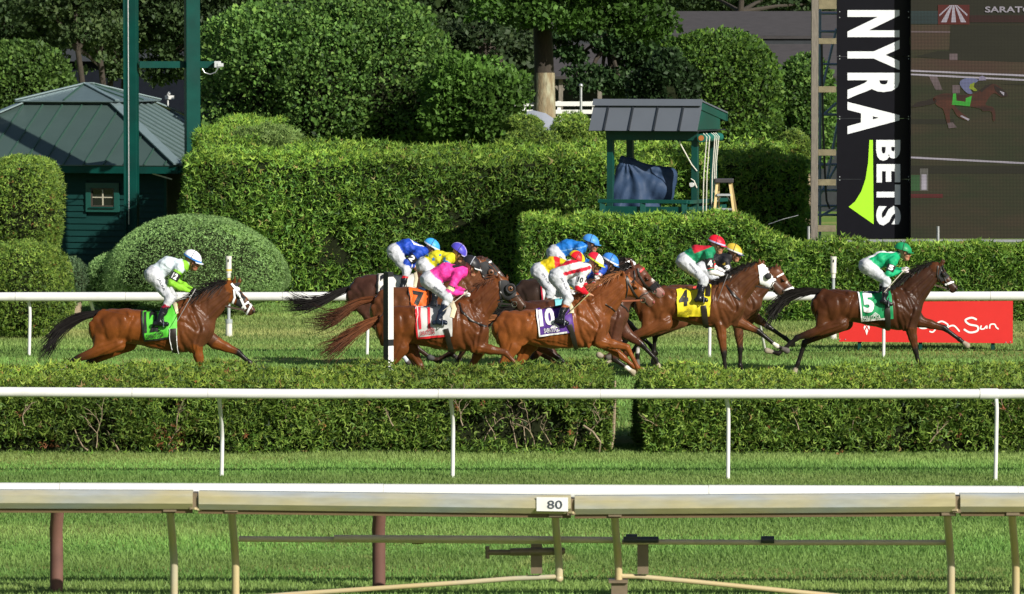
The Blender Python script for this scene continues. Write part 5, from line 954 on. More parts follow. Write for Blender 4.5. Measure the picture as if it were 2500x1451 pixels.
    dsp += (lab == 0) * -carve(LX((.42, .82), (.56, .80), (.70, .90)), .006, .010, 0) - (lab == 0) * carve(LX((.335, .10), (.35, .17)), .014, .028, 0)
    NP = lambda *q: [tuple(L3(*(nv_[0] + (nv_[-1] - nv_[0]) * z_ + pn * o_ * np.interp(z_, np.linspace(0, 1, len(nk)), nr_)))[[0, 2]]) for z_, o_ in q]
    for q, dp, w in ((((1.0, .45), (.5, .42), (.1, .50), (-.15, .75)), .014, .016), (((.95, -.35), (.5, -.40), (.0, -.35)), .009, .016), (((.8, .05), (.4, .0), (.0, .1)), .006, .016), (((.3, -.5), (.15, .0), (.0, .55)), .006, .012), (((.45, -.5), (.32, .0), (.2, .5)), .005, .011)): dsp += (lab == 1) * np.clip(np.abs(V[:, 1]) / .06, 0, 1) * carve(NP(*q), dp, w)
    for q in (sp['fn'], sp['ff']):
        (ex, ey), (kx, ky) = q[0], q[1]; dd = np.array([kx - ex, ky - ey], float); pp = np.array([-dd[1], dd[0]]) * .07
        for o_ in (-1, .6): dsp += (np.isin(lab, (5, 10))) * carve([tuple(L3(ex + dd[0] * .05 + pp[0] * o_, ey + dd[1] * .05 + pp[1] * o_)[[0, 2]]), tuple(L3(kx + pp[0] * .3 * o_, ky + pp[1] * .3 * o_)[[0, 2]])], .006, .010)
    for q in (sp['hn'], sp['hf']):
        (ex, ey), (kx, ky) = q[0], q[1]; dsp += (np.isin(lab, (5, 10))) * carve([tuple(L3(ex - 6, ey - 4)[[0, 2]]), tuple(L3(kx + 2, ky - 3)[[0, 2]])], .008, .014)
    fn_ = np.cross(V[F[:, 2]] - V[F[:, 0]], V[F[:, 3]] - V[F[:, 1]]); vn = np.zeros_like(V)
    for j in range(4): np.add.at(vn, F[:, j], fn_)
    V = V + unit(vn) * dsp[:, None]
    # coat: base colour with darker back and points, paler muzzle or white marks as the animal has them
    base = np.array(sp['coat']); dk = np.array(sp.get('points', base * .9)); col = np.tile(base, (len(V), 1)); rough = np.full(len(V), .345)
    zt = np.interp(V[:, 0] + org[0], [at(x, 0, D).x for x, _, _ in tr], [zat(t, D) for _, t, _ in tr]); zb = np.interp(V[:, 0] + org[0], [at(x, 0, D).x for x, _, _ in tr], [zat(b, D) for _, _, b in tr]); vv = ((V[:, 2] - zb) / np.maximum(zt - zb, .2)).clip(0, 1)
    top = np.array(sp.get('topcoat', base * .72)); k1 = ((vv - .35) / .6).clip(0, 1)[:, None] * np.isin(lab, (0, 1))[:, None] * .75; col = col * (1 - k1) + top * k1
    fr = np.array(sp.get('front', base)); xs = ((V[:, 0] + org[0] - at(tr[n // 2][0], 0, D).x) / (at(tr[-1][0], 0, D).x - at(tr[n // 2][0], 0, D).x)).clip(0, 1)[:, None] * np.isin(lab, (0, 1))[:, None] * .8; col = col * (1 - xs) + fr * xs
    m5 = (lab == 5) & (tt > .55); w5 = ((tt - .55) / .45).clip(0, 1)[:, None] * m5[:, None]; col = col * (1 - w5) + dk * w5
    col[np.isin(lab, (6, 7, 8))] = dk; col[lab == 9] = sp.get('hoof', (.05, .045, .035)); col[lab == 3] = base * .35 + np.array(sp.get('muzzle', (.03, .025, .022))) * .65
    col[lab == 4] = base * .7; rough[lab == 9] = .6
    for pxy, rad, c in sp.get('marks', []):
        q = L3(*pxy); dd = np.sqrt((V[:, 0] - q[0]) ** 2 + (V[:, 2] - q[2]) ** 2) + .012 * wob(V, 40, 3); w = ((rad - dd) / .012).clip(0, 1)[:, None]; col = col * (1 - w) + np.array(c) * w
    col *= (1 + .10 * wob(V, 7, 12) + .05 * wob(V, 22, 13))[:, None]; rough = rough + .08 * wob(V, 9, 14)
    me = arrays_mesh('body', V + np.array(org), F, col, True, rough.clip(.22, .8), 'ColR'); link_mesh('body', me, coat_m, root)
    H.tree = BVHTree.FromPolygons([tuple(v) for v in V], [tuple(f) for f in F]); H.L3, H.org, H.k = L3, np.array(org), k
    # eyes
    for sgn in (-1, 1):
        ex = np.array(hd[0][:2], float) * .60 + np.array(hd[1][:2], float) * .40 + up * hd[1][2] * .42; h = H.tree.ray_cast(Vector(L3(*ex, sgn * 2)), Vector((0, -sgn, 0)))
        if h[0] is not None: mm = MB(); mm.ball(Vector(h[0]) + Vector(org) + Vector((0, -sgn * .002 * -1, 0)), (.019, .012, .017), 10, 6); mm.build('eye', eye_m, root, smooth=True)
    # nostril on the near side
    nm = mz + d * hd[-1][2] * .62 + up * hd[-1][2] * .30; h = H.tree.ray_cast(Vector(L3(*nm, -2)), Vector((0, 1, 0)))
    if h[0] is not None: mm = MB(); mm.ball(Vector(h[0]) + Vector(org), (.016, .006, .021), 10, 6); mm.build('nostril', mat('nostril_pink', (.25, .05, .045), rough=.5) if sp.get('pinknose') else leather, root, smooth=True)
    # tail and mane
    rg = np.random.default_rng(sp['seed']); hc = np.array(sp['hair']); ht = np.array(sp.get('hairtip', hc * .6))
    def strands(name, roots, paths, w0):
        Vs, Fs, Cs, b = [], [], [], 0
        for p in paths:
            m = len(p); t = np.gradient(p, axis=0); s = unit(np.cross(t, np.tile([0, 1., .25], (m, 1)))); ww = (w0 * (1 - .8 * np.linspace(0, 1, m) ** 1.5))[:, None]; Vs.append(np.concatenate([p - s * ww, p + s * ww])); i = np.arange(m - 1)[:, None]
            Fs.append(b + np.concatenate([i, i + 1, i + 1 + m, i + m], 1)); g = np.linspace(0, 1, m)[:, None]; c = (hc * (1 - g) + ht * g) * rg.uniform(.65, 1.35); Cs.append(np.concatenate([c, c])); b += 2 * m
        me = arrays_mesh(name, np.concatenate(Vs) + np.array(org), np.concatenate(Fs), np.concatenate(Cs), True, np.full(b, .5), 'ColR'); return tag(link_mesh(name, me, hair_m, root), kind='stuff')
    tp = np.array([L3(x, y) for x, y in sp['tail']]); s_ = np.linspace(0, 1, len(tp)); paths = []
    for i in range(230):
        ln = rg.uniform(.45, 1.12) if i > 60 else rg.uniform(.8, 1.15); u = np.linspace(0, min(ln, 1.25), 10); c = np.stack([np.interp(u, s_, tp[:, j]) for j in range(3)], 1); ext = (u - 1).clip(0); c += (tp[-1] - tp[-2]) / (s_[-1] - s_[-2]) * ext[:, None]
        o = rg.normal(size=3) * [.03, .05, .045]; fan = rg.normal(size=3) * [.04, .07, .085]; wv_ = .02 * np.sin(u * rg.uniform(4, 12) + rg.uniform(0, 6)); c = c + o * (.5 + u[:, None]) * .7 + fan * u[:, None] ** 1.6 + np.array([0, .3, 1]) * wv_[:, None] * u[:, None]
        c[:, 2] -= rg.uniform(0, .10) * u ** 2 * (i % 3 == 0); paths.append(c)
    strands('tail', None, paths, .0065)
    mb = np.array([L3(x, y) for x, y in sp['crest']]); s_ = np.linspace(0, 1, len(mb)); paths = []; ml = sp.get('manelen', .20)
    for i in range(300):
        u0 = rg.random(); a = np.array([np.interp(u0, s_, mb[:, j]) for j in range(3)]); ln = ml * rg.uniform(.5, 1.2); dr = np.array([-.85 + rg.normal() * .25, rg.normal() * .28 - .10, -.05 + rg.normal() * .28]); u = np.linspace(0, 1, 6)[:, None]
        paths.append(a + rg.normal(size=3) * [.01, .02, .008] + dr * u * ln + np.array([0, -.05, -.20 * ln / .2]) * u ** 2 * .35 + np.array([0, 0, .05]) * u * (1 - u))
    strands('mane', None, paths, .0065)
    return H

def onto(H, x, y, off=.006, side=-1):
    """the point of the horse's near side seen at photo pixel (x, y), raised by off metres; local to the horse"""
    o = H.L3(x, y); h = H.tree.ray_cast(Vector((o[0], side * 2., o[2])), Vector((0, -side, 0)))
    if h[0] is None:
        h = H.tree.find_nearest(Vector((o[0], side * .12, o[2]))); return Vector(h[0]) + Vector(h[1]) * off
    nn = h[1] if h[1].y * side > 0 else -h[1]; return Vector(h[0]) + (nn * .6 + Vector((0, side * .4, 0))) * off
def strap(H, name, pts, w, m, off=.010, parent=None, step=3.):
    """flat band of w photo pixels laid over the horse along pts"""
    q = []
    for a, b in zip(pts[:-1], pts[1:]):
        n = max(1, int(math.dist(a, b) / step)); q += [(a[0] + (b[0] - a[0]) * i / n, a[1] + (b[1] - a[1]) * i / n) for i in range(n)]
    q.append(pts[-1]); mm = MB(); vs = []
    for i, p in enumerate(q):
        a, b = q[max(i - 1, 0)], q[min(i + 1, len(q) - 1)]; L = max(math.dist(a, b), 1e-6); nx, ny = -(b[1] - a[1]) / L * w / 2, (b[0] - a[0]) / L * w / 2
        for s in (-1, 0, 1): vs.append(onto(H, p[0] + nx * s, p[1] + ny * s, off if s else off * 1.25) + Vector(H.org))
    mm.add(vs, [(3 * i + j, 3 * i + 1 + j, 3 * i + 4 + j, 3 * i + 3 + j) for i in range(len(q) - 1) for j in (0, 1)]); return mm.build(name, m, parent or H.root, smooth=True, recalc=False)
def patch(H, name, poly, m, off=.008, step=3., parent=None):
    """cloth patch with the given outline in photo pixels laid on the near side"""
    bd = []
    for a, b in zip(poly, poly[1:] + poly[:1]):
        n = max(1, int(math.dist(a, b) / step)); bd += [Vector((a[0] + (b[0] - a[0]) * i / n, a[1] + (b[1] - a[1]) * i / n)) for i in range(n)]
    xs, ys = [p.x for p in bd], [p.y for p in bd]; inner = [Vector((x, y)) for x in np.arange(min(xs), max(xs), step) for y in np.arange(min(ys), max(ys), step)]
    def inside(p):
        c = False; j = len(bd) - 1
        for i in range(len(bd)):
            if (bd[i].y > p.y) != (bd[j].y > p.y) and p.x < (bd[j].x - bd[i].x) * (p.y - bd[i].y) / (bd[j].y - bd[i].y) + bd[i].x: c = not c
            j = i
        return c
    inner = [p for p in inner if inside(p) and min((p - b).length for b in bd) > step * .5]
    v, _, f, *_r = delaunay_2d_cdt(bd + inner, [(i, (i + 1) % len(bd)) for i in range(len(bd))], [], 1, 1e-4)
    mm = MB(); mm.add([onto(H, p.x, p.y, off) + Vector(H.org) for p in v], [tuple(t) for t in f]); return mm.build(name, m, parent or H.root, smooth=True, recalc=False)
def quad_fn(TL, TR, BR_, BL): return lambda u, v: ((TL[0] * (1 - u) + TR[0] * u) * (1 - v) + (BL[0] * (1 - u) + BR_[0] * u) * v, (TL[1] * (1 - u) + TR[1] * u) * (1 - v) + (BL[1] * (1 - u) + BR_[1] * u) * v)
def saddle_cloth(H, quad, col, num, ncol, nbox, trim=None, word=None, wbox=None, wcol=None, sides='lb', nm='saddle_cloth', bold=.05):
    q = quad_fn(*quad); N = 26; M = 22; r = np.random.default_rng(H.sp['seed'] + 3); ph = r.uniform(0, 6, 4)
    def P(u, v, off): 
        x, y = q(u, v); w = .007 * math.sin(u * 17 + 5 * v + ph[0]) * math.sin(v * 6 + ph[1]) + .006 * math.sin(v * 14 - u * 9 + ph[2]) * v; return onto(H, x, y, .020 + off + w * (.3 + .7 * v)) + Vector(H.org)
    mm = MB(); mm.add([P(i / N, j / M, 0) for j in range(M + 1) for i in range(N + 1)], [(j * (N + 1) + i, j * (N + 1) + i + 1, (j + 1) * (N + 1) + i + 1, (j + 1) * (N + 1) + i) for j in range(M) for i in range(N)])
    cl = mm.build(nm, mat(cn('cloth', col), col, rough=.6, var=.06, scale=10, bump=.15, bscale=24), H.root, smooth=True, recalc=False)
    def edge(a, b, c, d, m): mm = MB(); K = 16; mm.add([P(a + (b - a) * i / K, c + (d - c) * i / K, .004) for i in range(K + 1)] + [P(*m(a + (b - a) * i / K, c + (d - c) * i / K), .004) for i in range(K + 1)], [(i, i + 1, K + 2 + i, K + 1 + i) for i in range(K)]); return mm
    if trim is not None:
        tm = mat(cn('trim', trim), trim, rough=.55, var=.04)
        if 'l' in sides: edge(0, 0, 0, 1, lambda u, v: (u + .042, v)).build('trim', tm, cl, recalc=False)
        if 'b' in sides: edge(0, .80, 1, 1, lambda u, v: (u, v - .06)).build('trim', tm, cl, recalc=False)
    nm_ = mat(cn('number', ncol), ncol, rough=.6, var=.03)
    if num: (u0, v0, u1, v1) = nbox; text_on('number', num, lambda u, v: P(u0 + (u1 - u0) * u, v1 + (v0 - v1) * v, .010), nm_, cl, bold=bold, cut=8)
    if word:
        (u0, v0, u1, v1) = wbox; wm = mat(cn('number', wcol), wcol, rough=.6, var=.03); text_on('lettering', word, lambda u, v: P(u0 + (u1 - u0) * u, v1 + (v0 - v1) * v, .011), wm, cl, bold=.015, cut=8)
        for a in range(3):
            mm = MB(); uc = u0 + (u1 - u0) * .72; hh = (v1 - v0); g = .13 - a * .035
            for s in (-1, 1): mm.add([P(uc + s * g * x, v0 + y * hh, .012) for x, y in ((0, -.75 + a * .3), (0, -.58 + a * .3), (.85, .1), (1., .1))], [(0, 1, 2, 3)])
            mm.build('emblem', wm, cl, recalc=False)
    return cl
def reins(H, a, b, w, m, name='rein', parts=None):
    """a: hand point (world), b: photo pixel of the bit"""
    e = onto(H, *b, .015) + Vector(H.org); mm = MB(); pts = [a.lerp(e, t) + Vector((0, 0, -.035 * math.sin(math.pi * t))) for t in np.linspace(0, 1, 9)]
    for p, q_ in zip(pts[:-1], pts[1:]): mm.bar(p, q_, .006, w)
    return mm.build(name, m, H.root)
def ring_at(H, p, r, m=metal_bit, name='bit_ring'):
    c = onto(H, *p, .014) + Vector(H.org); mm = MB(); mm.tube([c + Vector((math.cos(a) * r, 0, math.sin(a) * r)) for a in np.linspace(0, 6.283, 13)], .006, 6, caps=False); return mm.build(name, m, H.root, smooth=True)
def girth(H, pts, w, m=leather, edge=None):
    g = strap(H, 'girth', pts, w, m, .036)
    if edge is not None:
        for s in (-1, 1): strap(H, 'girth_edge', [(x + s * w * .5, y) for x, y in pts], 1.8, edge, .040)
    return g
def saddle(H, pts, w, m): return strap(H, 'saddle', pts, w, m, .035)

# ------------------------------------------------------------------ the riders
rider_m = mat('riding_clothes', (0, 0, 0), attr='ColR', var=.09, scale=12, bump=.55, bscale=26, spec=.28)
SKIN = (.44, .22, .13); BREECH = (.50, .515, .55); BOOT = (.012, .013, .017)
_HAND = []
def hand_proto():
    """a closed fist round a rein: palm, four bent fingers of unequal length, a thumb over them; fingers point +x, palm down"""
    if not _HAND:
        B = Body(); B.cap((-.03, 0, 0), (.035, -.004, 0), .026, .030, .012, 1.25, 1.35)
        for i, (y, l) in enumerate(((-.030, .9), (-.010, 1.), (.011, .95), (.031, .78))):
            a = (.045, y, .008); b = (.045 + .030 * l, y, -.004); c = (.045 + .026 * l, y, -.030 * l - .006); d = (.032, y, -.040 * l); B.cap(a, b, .0125, .0115, .004); B.cap(b, c, .0115, .0105, .004); B.cap(c, d, .0105, .0095, .004)
        B.cap((-.005, -.032, 0), (.030, -.050, -.008), .014, .012, .008); B.cap((.030, -.050, -.008), (.055, -.040, -.018), .0115, .0095, .004); _HAND.append(B.mesh(.0078))
    return _HAND[0]
_HEADP = []
def head_proto():
    """face looking along +x, crown up; origin at the head's centre"""
    if not _HEADP:
        B = Body(); B.cap((-.012, 0, .03), (.006, 0, .02), .092, .088, .03, .84); B.cap((.03, 0, -.03), (.062, 0, -.085), .066, .034, .03, .9, .95); B.cap((.0, 0, -.02), (.03, 0, -.075), .07, .045, .03, .92, .95)
        B.cap((.082, 0, .010), (.104, 0, -.030), .014, .017, .012, .8, 1.1); B.cap((.070, -.03, .022), (.070, .03, .022), .022, .022, .015); B.cap((.086, -.014, -.066), (.086, .014, -.066), .013, .013, .006, 1, 1, 1); B.cap((.074, 0, -.092), (.076, 0, -.094), .020, .018, .01, 1.2)
        for s in (-1, 1): B.cap((.074, s * .032, .000), (.074, s * .034, .000), .013, .012, .006, 1, 1, 2); B.cap((-.004, s * .078, -.01), (-.010, s * .082, .018), .018, .020, .006, .45, .45); B.cap((.062, s * .045, -.035), (.066, s * .04, -.03), .024, .022, .02)
        V, F = B.mesh(.0105); lab, _ = B.label(V); _HEADP.append((V, F, lab))
    return _HEADP[0]
def make_rider(sp, H, label):
    """sp: photo pixels of helmet, neck, back, hip, knees, ankles, elbows, hands; silk(V, lab, tt, loc) colours the jacket"""
    D = H.D; k = 1 / S(D); org = H.org + np.array([0, 0, 0]); o2 = gnd(sp['hip'][0], D); org = np.array(o2); root = thing('jockey', org, label, 'person', 'jockeys riding in the race')
    L3 = lambda p, dy=0.: np.array(at(p[0], p[1], D)) - org + [0, dy, 0]
    B = Body(); hip, mid, nb = L3(sp['hip']), L3(sp['mid']), L3(sp['neck']); hel = L3(sp['helmet'])
    B.cap(hip, hip * .8 + mid * .2, .135, .125, .04, 1.18, 1.18, 2); B.cap(hip * .78 + mid * .22, mid, .122, .128, .03, 1.16, 1.25, 1); B.cap(mid, nb * .85 + mid * .15, .128, .098, .04, 1.28, 1.5, 1); B.cap(nb * .9 + mid * .1, hel * .45 + nb * .55, .060, .055, .03, 1, 1, 4)
    sh = L3(sp['sh'])
    for s, key in ((-1, 'n'), (1, 'f')):
        S_ = sh + [0, s * .175, 0]; E = L3(sp['el' + key], s * .235); Hd = L3(sp['ha' + key], s * .07); K = L3(sp['kn'], s * .275); A = L3(sp['an'], s * .335); T = L3(sp['to'], s * .345)
        B.cap(nb * .6 + mid * .4 + [0, s * .08, -.01], S_, .085, .074, .04, 1, 1, 1); B.cap(S_, E, .068, .052, .03, 1, 1, 5); W_ = E * .08 + Hd * .92; B.cap(E, E * .5 + W_ * .5, .053, .046, .02, 1, 1, 6); B.cap(E * .5 + W_ * .5, W_, .046, .029, .02, 1, 1, 6)
        B.cap(hip + [0, s * .095, -.01], hip * .45 + K * .55, .118, .088, .04, 1, .95, 2); B.cap(hip * .45 + K * .55, K, .088, .066, .03, .95, .95, 2); m1 = K * .75 + A * .25
        B.cap(K, m1, .064, .058, .03, .95, .95, 2); B.cap(m1, K * .4 + A * .6, .056, .053, .012, .95, .95, 3); B.cap(K * .4 + A * .6, A, .053, .040, .012, .95, .95, 3); hl = A + (A - T) / max(np.linalg.norm(A - T), 1e-6) * .05 + [0, 0, -.035]
        B.cap(A, T + [0, 0, .004], .042, .034, .015, .9, .9, 3); B.cap(hl, T, .033, .030, .012, .95, .95, 3)
    sd = sp['seed']
    def wr(F, ax): 
        X, Y, Z = np.meshgrid(*ax, indexing='ij', sparse=True); return F + .0048 * np.sin(X * 62 + 3 * np.sin(Z * 22 + sd)) * np.sin(Z * 38 + Y * 20 + sd) + .0038 * np.sin((X + Z) * 34 + sd * 2 + Y * 12 + 1.5 * np.sin(X * 17 - Z * 21))
    V, F = B.mesh(.0145, wr); lab, tt = B.label(V); col = np.zeros((len(V), 3)); rough = np.full(len(V), .55)
    bc = sp.get('boot', BOOT); col[lab == 2] = BREECH; col[lab == 3] = bc; rough[lab == 3] = .22; col[lab == 4] = sp.get('collar', sp['silk'][0]); sk = np.isin(lab, (1, 5, 6))
    ax_ = nb - hip; ax_ = ax_ / np.linalg.norm(ax_); loc = np.stack([(V - hip) @ ax_, V[:, 1], (V - hip) @ np.array([-ax_[2], 0, ax_[0]])], 1)
    col[sk] = sp['silk'][0]
    if sp.get('pattern'):
        c = sp['pattern'](loc, lab, tt, V); ok = sk & (c[:, 0] >= 0); col[ok] = c[ok]
    kt = (lab == 3) & (np.abs(V[:, 2] - (L3(sp['kn'])[2] * .72 + L3(sp['an'])[2] * .28)) < .035)
    if 'cuff' in sp: col[(lab == 3) & (V[:, 2] > L3(sp['kn'])[2] * .62 + L3(sp['an'])[2] * .38)] = sp['cuff']
    Vs, Fs, Cs, Rs, b = [V], [F], [col], [rough], len(V)
    fwd = Vector((1, 0, sp.get('tilt', -.25))).normalized(); yv = Vector((0, 1, 0)); zv = fwd.cross(yv) * -1
    if zv.z < 0: zv = -zv
    yv = zv.cross(fwd); yw = math.radians(sp.get('yaw', -8)); R = Matrix((fwd, yv, zv)).transposed() ; R = np.array(Matrix.Rotation(yw, 3, 'Z') @ R); H.headR = R
    hv, hf, hl_ = head_proto(); hc = np.tile(np.array(sp.get('skin', SKIN)), (len(hv), 1)); hc[hl_ == 1] = np.array(sp.get('skin', SKIN)) * [.85, .45, .45]; hc[hl_ == 2] = (.03, .02, .015); face = hel + R @ np.array([.012, 0, -.062])
    Vs.append(hv @ R.T + face); Fs.append(hf + b); Cs.append(hc); Rs.append(np.full(len(hv), .5)); b += len(hv)
    gl = np.array(sp.get('glove', SKIN)); P_hand = {}
    for s, key in ((-1, 'n'), (1, 'f')):
        E = L3(sp['el' + key], s * .235); Hd = L3(sp['ha' + key], s * .07); dx = Vector(Hd - E).normalized(); dz = (Vector((0, s * -.35, 1)) - dx * Vector((0, s * -.35, 1)).dot(dx)).normalized(); dy = dz.cross(dx); M = np.array(Matrix((dx, dy, dz)).transposed()); v, f = hand_proto()
        v = v * [1, -s * 1., 1] if s > 0 else v; f2 = f[:, ::-1] if s > 0 else f; Vs.append(v @ M.T + Hd + np.array(dx) * .012); Fs.append(f2 + b); Cs.append(np.tile(gl, (len(v), 1))); Rs.append(np.full(len(v), .6)); b += len(v); P_hand[key] = Vector(Hd + np.array(dx) * .06 + org)
    me = arrays_mesh('body', np.concatenate(Vs) + org, np.concatenate(Fs), np.concatenate(Cs), True, np.concatenate(Rs), 'ColR'); link_mesh('body', me, rider_m, root)
    # helmet: a domed cap cover with a short peak, a band and a chin strap; goggles
    hm = np.array(sp['cap']); hc2 = sp.get('cap2'); Rm = Matrix([list(r) for r in R]); cen = Vector(hel + org)
    def T(p): return cen + Rm @ Vector(p)
    rx, ry, rz = .142, .118, .122; vs, fs, cs = [], [], []; nu, nv = 28, 9
    for j in range(nv + 1):
        a = math.pi / 2 * j / nv * 1.0
        for i in range(nu):
            t = 2 * math.pi * i / nu; x = rx * math.cos(a) * math.cos(t); y = ry * math.cos(a) * math.sin(t); z = rz * math.sin(a) - .018 - .02 * math.cos(t) * math.cos(a); vs.append(T((x - .006, y, z)))
            cc = hm
            if hc2 is not None and (int((t + math.pi / 4) // (math.pi / 2)) % 2 == 1 if sp.get('capq', 'q') == 'q' else (abs(y) < .035 if sp.get('capq') == 's' else x > .0)): cc = np.array(hc2)
            cs.append(cc)
    for j in range(nv):
        for i in range(nu): p, q = j * nu + i, j * nu + (i + 1) % nu; fs.append((p, q, q + nu, p + nu))
    me = arrays_mesh('helmet', [tuple(v) for v in vs], fs, np.array(cs), True, np.full(len(vs), .42), 'ColR'); hl = link_mesh('helmet', me, mat('cap_silk', (0, 0, 0), attr='ColR', var=.08, scale=14, spec=.3, bump=.12, bscale=30), root)
    pk = [T((rx * math.cos(t) * r - .006, ry * math.sin(t) * r * 1.02, -.037 - .005 * (r > 1))) for r in (.97, 1.26) for t in np.linspace(-1.05, 1.05, 11)]
    pk2 = [p + Rm @ Vector((0, 0, -.008)) for p in pk]; mm = MB(); mm.add(pk + pk2, [(i, i + 1, 12 + i, 11 + i) for i in range(10)] + [(22 + i, 33 + i, 34 + i, 23 + i) for i in range(10)] + [(11 + i, 12 + i, 34 + i, 33 + i) for i in range(10)]); pm = mat(cn('peak', sp.get('peak', hm)), sp.get('peak', tuple(hm)), rough=.35, var=.03); mm.build('peak', pm, hl)
    if 'band' in sp:
        mm = MB(); vs = [T(((rx + .003) * math.cos(t) - .006, (ry + .003) * math.sin(t), z - .02 * math.cos(t))) for z in (-.020, .004) for t in np.linspace(0, 2 * math.pi, 25)[:-1]]; mm.add(vs, [(i, (i + 1) % 24, 24 + (i + 1) % 24, 24 + i) for i in range(24)]); mm.build('band', mat(cn('band', sp['band']), sp['band'], rough=.4, var=.02), hl)
    mm = MB(); mm.tube([T(((rx + .004) * math.sin(a) * .05 - .004, (ry + .004) * math.cos(a), (rz + .004) * math.sin(a) - .018)) for a in np.linspace(0.02, math.pi - .02, 15)], .0045, 6); mm.build('cap_tie', mat('tie_dark', (.03, .035, .05), rough=.6) if sum(hm) > .25 else mat('tie_pale', (.5, .52, .6), rough=.6), hl)
    gm_ = mat('goggle_lens', (.012, .014, .018), rough=.05, var=0, spec=.8); mm = MB(); vs = [T((x * math.cos(t) + .010, .074 * math.sin(t) * 1.05, z)) for z, x in ((-.040, .108), (-.055, .118), (-.075, .112)) for t in np.linspace(-1.15, 1.15, 11)]; mm.add(vs, [(j * 11 + i, j * 11 + i + 1, (j + 1) * 11 + i + 1, (j + 1) * 11 + i) for j in (0, 1) for i in range(10)]); gg = mm.build('goggles', gm_, root, smooth=True)
    mm = MB(); mm.tube([T((.115 * math.cos(t) * .98, .088 * math.sin(t), -.046 + .01 * abs(t))) for t in (1.2, 1.6, 2.2, 2.8, 3.14, 3.5, 4.1, 4.7, 5.08)], .008, 6); mm.build('goggle_strap', mat('strap_%s' % ('pale' if sp.get('palegog') else 'dark'), (.7, .7, .72) if sp.get('palegog') else (.02, .02, .025), rough=.6), gg)
    mm = MB(); mm.tube([T((.0, s * .102 * c_, z)) + Rm @ Vector((x, 0, 0)) for s, c_, z, x in ((-1, 1., -.03, .01), (-1, .86, -.09, .03), (-1, .4, -.165, .055), (1, .4, -.165, .055), (1, .86, -.09, .03), (1, 1., -.03, .01))], .0055, 6); mm.build('chin_strap', leather, root)
    # number band on the near upper arm
    if sp.get('num'):
        S_ = sh + [0, -.175, 0]; E = L3(sp['eln'], -.235); t0, t1 = .32, .80; a_, b_ = Vector(S_ * (1 - t0) + E * t0 + org), Vector(S_ * (1 - t1) + E * t1 + org); dd = (b_ - a_).normalized(); out = (Vector((0, -1, .12)) - dd * dd.dot(Vector((0, -1, .12)))).normalized(); sd_ = out.cross(dd); r = .074
        mm = MB(); n = 16; vs = [p + (out * math.cos(t) + sd_ * math.sin(t)) * (r - .010 * i) for i, p in enumerate((a_, b_)) for t in np.linspace(0, 2 * math.pi, n + 1)[:-1]]; mm.add(vs, [(i, (i + 1) % n, n + (i + 1) % n, n + i) for i in range(n)]); ab = mm.build('armband', mat('band_%s' % sp.get('nb', 'black'), (.02, .02, .022) if sp.get('nb', 'black') == 'black' else (.7, .7, .7), rough=.5), root, smooth=True)
        ln = (b_ - a_).length; wr_ = sp.get('numw', .8)
        def fnn(u, v):
            th = (u - .5) * 1.5 * wr_ * (1 if sd_.x > 0 else -1); h_ = .12 + .76 * (1 - v); p = a_.lerp(b_, h_); return p + (out * math.cos(th) + sd_ * math.sin(th)) * (r - .010 * h_ + .003)
        text_on('number', sp['num'], fnn, mat('number_white', (.8, .8, .8), rough=.5, var=0) if sp.get('nb', 'black') == 'black' else black_paint, ab, bold=.05, cut=5)
    # stirrup iron under the boot
    A, T_ = L3(sp['an'], -.335), L3(sp['to'], -.345); c = Vector(A * .35 + T_ * .65 + org); mm = MB(); mm.tube([c + Vector((x, y, z)) for x, y, z in ((0, -.05, -.045), (0, .045, -.045), (0, .04, .03), (0, 0, .085), (0, -.045, .03), (0, -.05, -.045))], .008, 6); mm.build('stirrup', metal_bit, H.root, smooth=True)
    if sp.get('leg'):
        a, b_ = L3(sp['hip'], -.19), L3(sp['kn'], -.33); tr2 = BVHTree.FromPolygons([tuple(v) for v in V], [tuple(f) for f in F]); w = sp.get('legw', 6.)
        (x0, y0), (x1, y1) = sp['legl']; dx, dy = x1 - x0, y1 - y0; Ln = math.hypot(dx, dy); nx, ny = dy / Ln, -dx / Ln
        def fl(u, v):
            x = x0 + dx * u + nx * w * (v - .5); y = y0 + dy * u + ny * w * (v - .5); o = L3((x, y)); h = tr2.ray_cast(Vector((o[0], -2, o[2])), Vector((0, 1, 0))); return (Vector(h[0]) if h[0] is not None else Vector(o)) + Vector((0, -.006, 0)) + Vector(org)
        text_on('lettering', sp['leg'], fl, mat('slate_print2', (.03, .035, .06), rough=.6, var=0), root, bold=.01, cut=5)
    H.hand = P_hand; H.rider_tree = BVHTree.FromPolygons([tuple(v) for v in V], [tuple(f) for f in F]); H.rider_root, H.rider_org, H.rL3 = root, org, L3
    return root
def star_on(H, p, r, m):
    o = H.rL3(p); rr = r / S(H.D); mm = MB(); vs = []
    for i in range(10):
        a = math.pi / 2 + math.pi * i / 5; q = rr * (1 if i % 2 == 0 else .42); h = H.rider_tree.ray_cast(Vector((o[0] + q * math.cos(a), -2, o[2] + q * math.sin(a))), Vector((0, 1, 0))); vs.append((Vector(h[0]) if h[0] is not None else Vector((o[0] + q * math.cos(a), -.2, o[2] + q * math.sin(a)))) + Vector((0, -.010, 0)) + Vector(H.rider_org))
    mm.add(vs + [sum(vs, Vector()) / 10 + Vector((0, -.004, 0))], [(i, (i + 1) % 10, 10) for i in range(10)]); mm.build('star', m, H.rider_root, recalc=False)
def whip(H, a, b, label, m=leather, r=.008):
    p, q = at(*a, H.D - .20), at(*b, H.D - .42); mm = MB(); mm.tube([p, p.lerp(q, .5), q], [r, r * .8, r * .55], 6); mm.tube([p, p.lerp(q, .16)], r * 1.6, 6); tag(mm.build('riding_whip', m, org=p, smooth=True), label, 'whip', 'whips held by the jockeys')
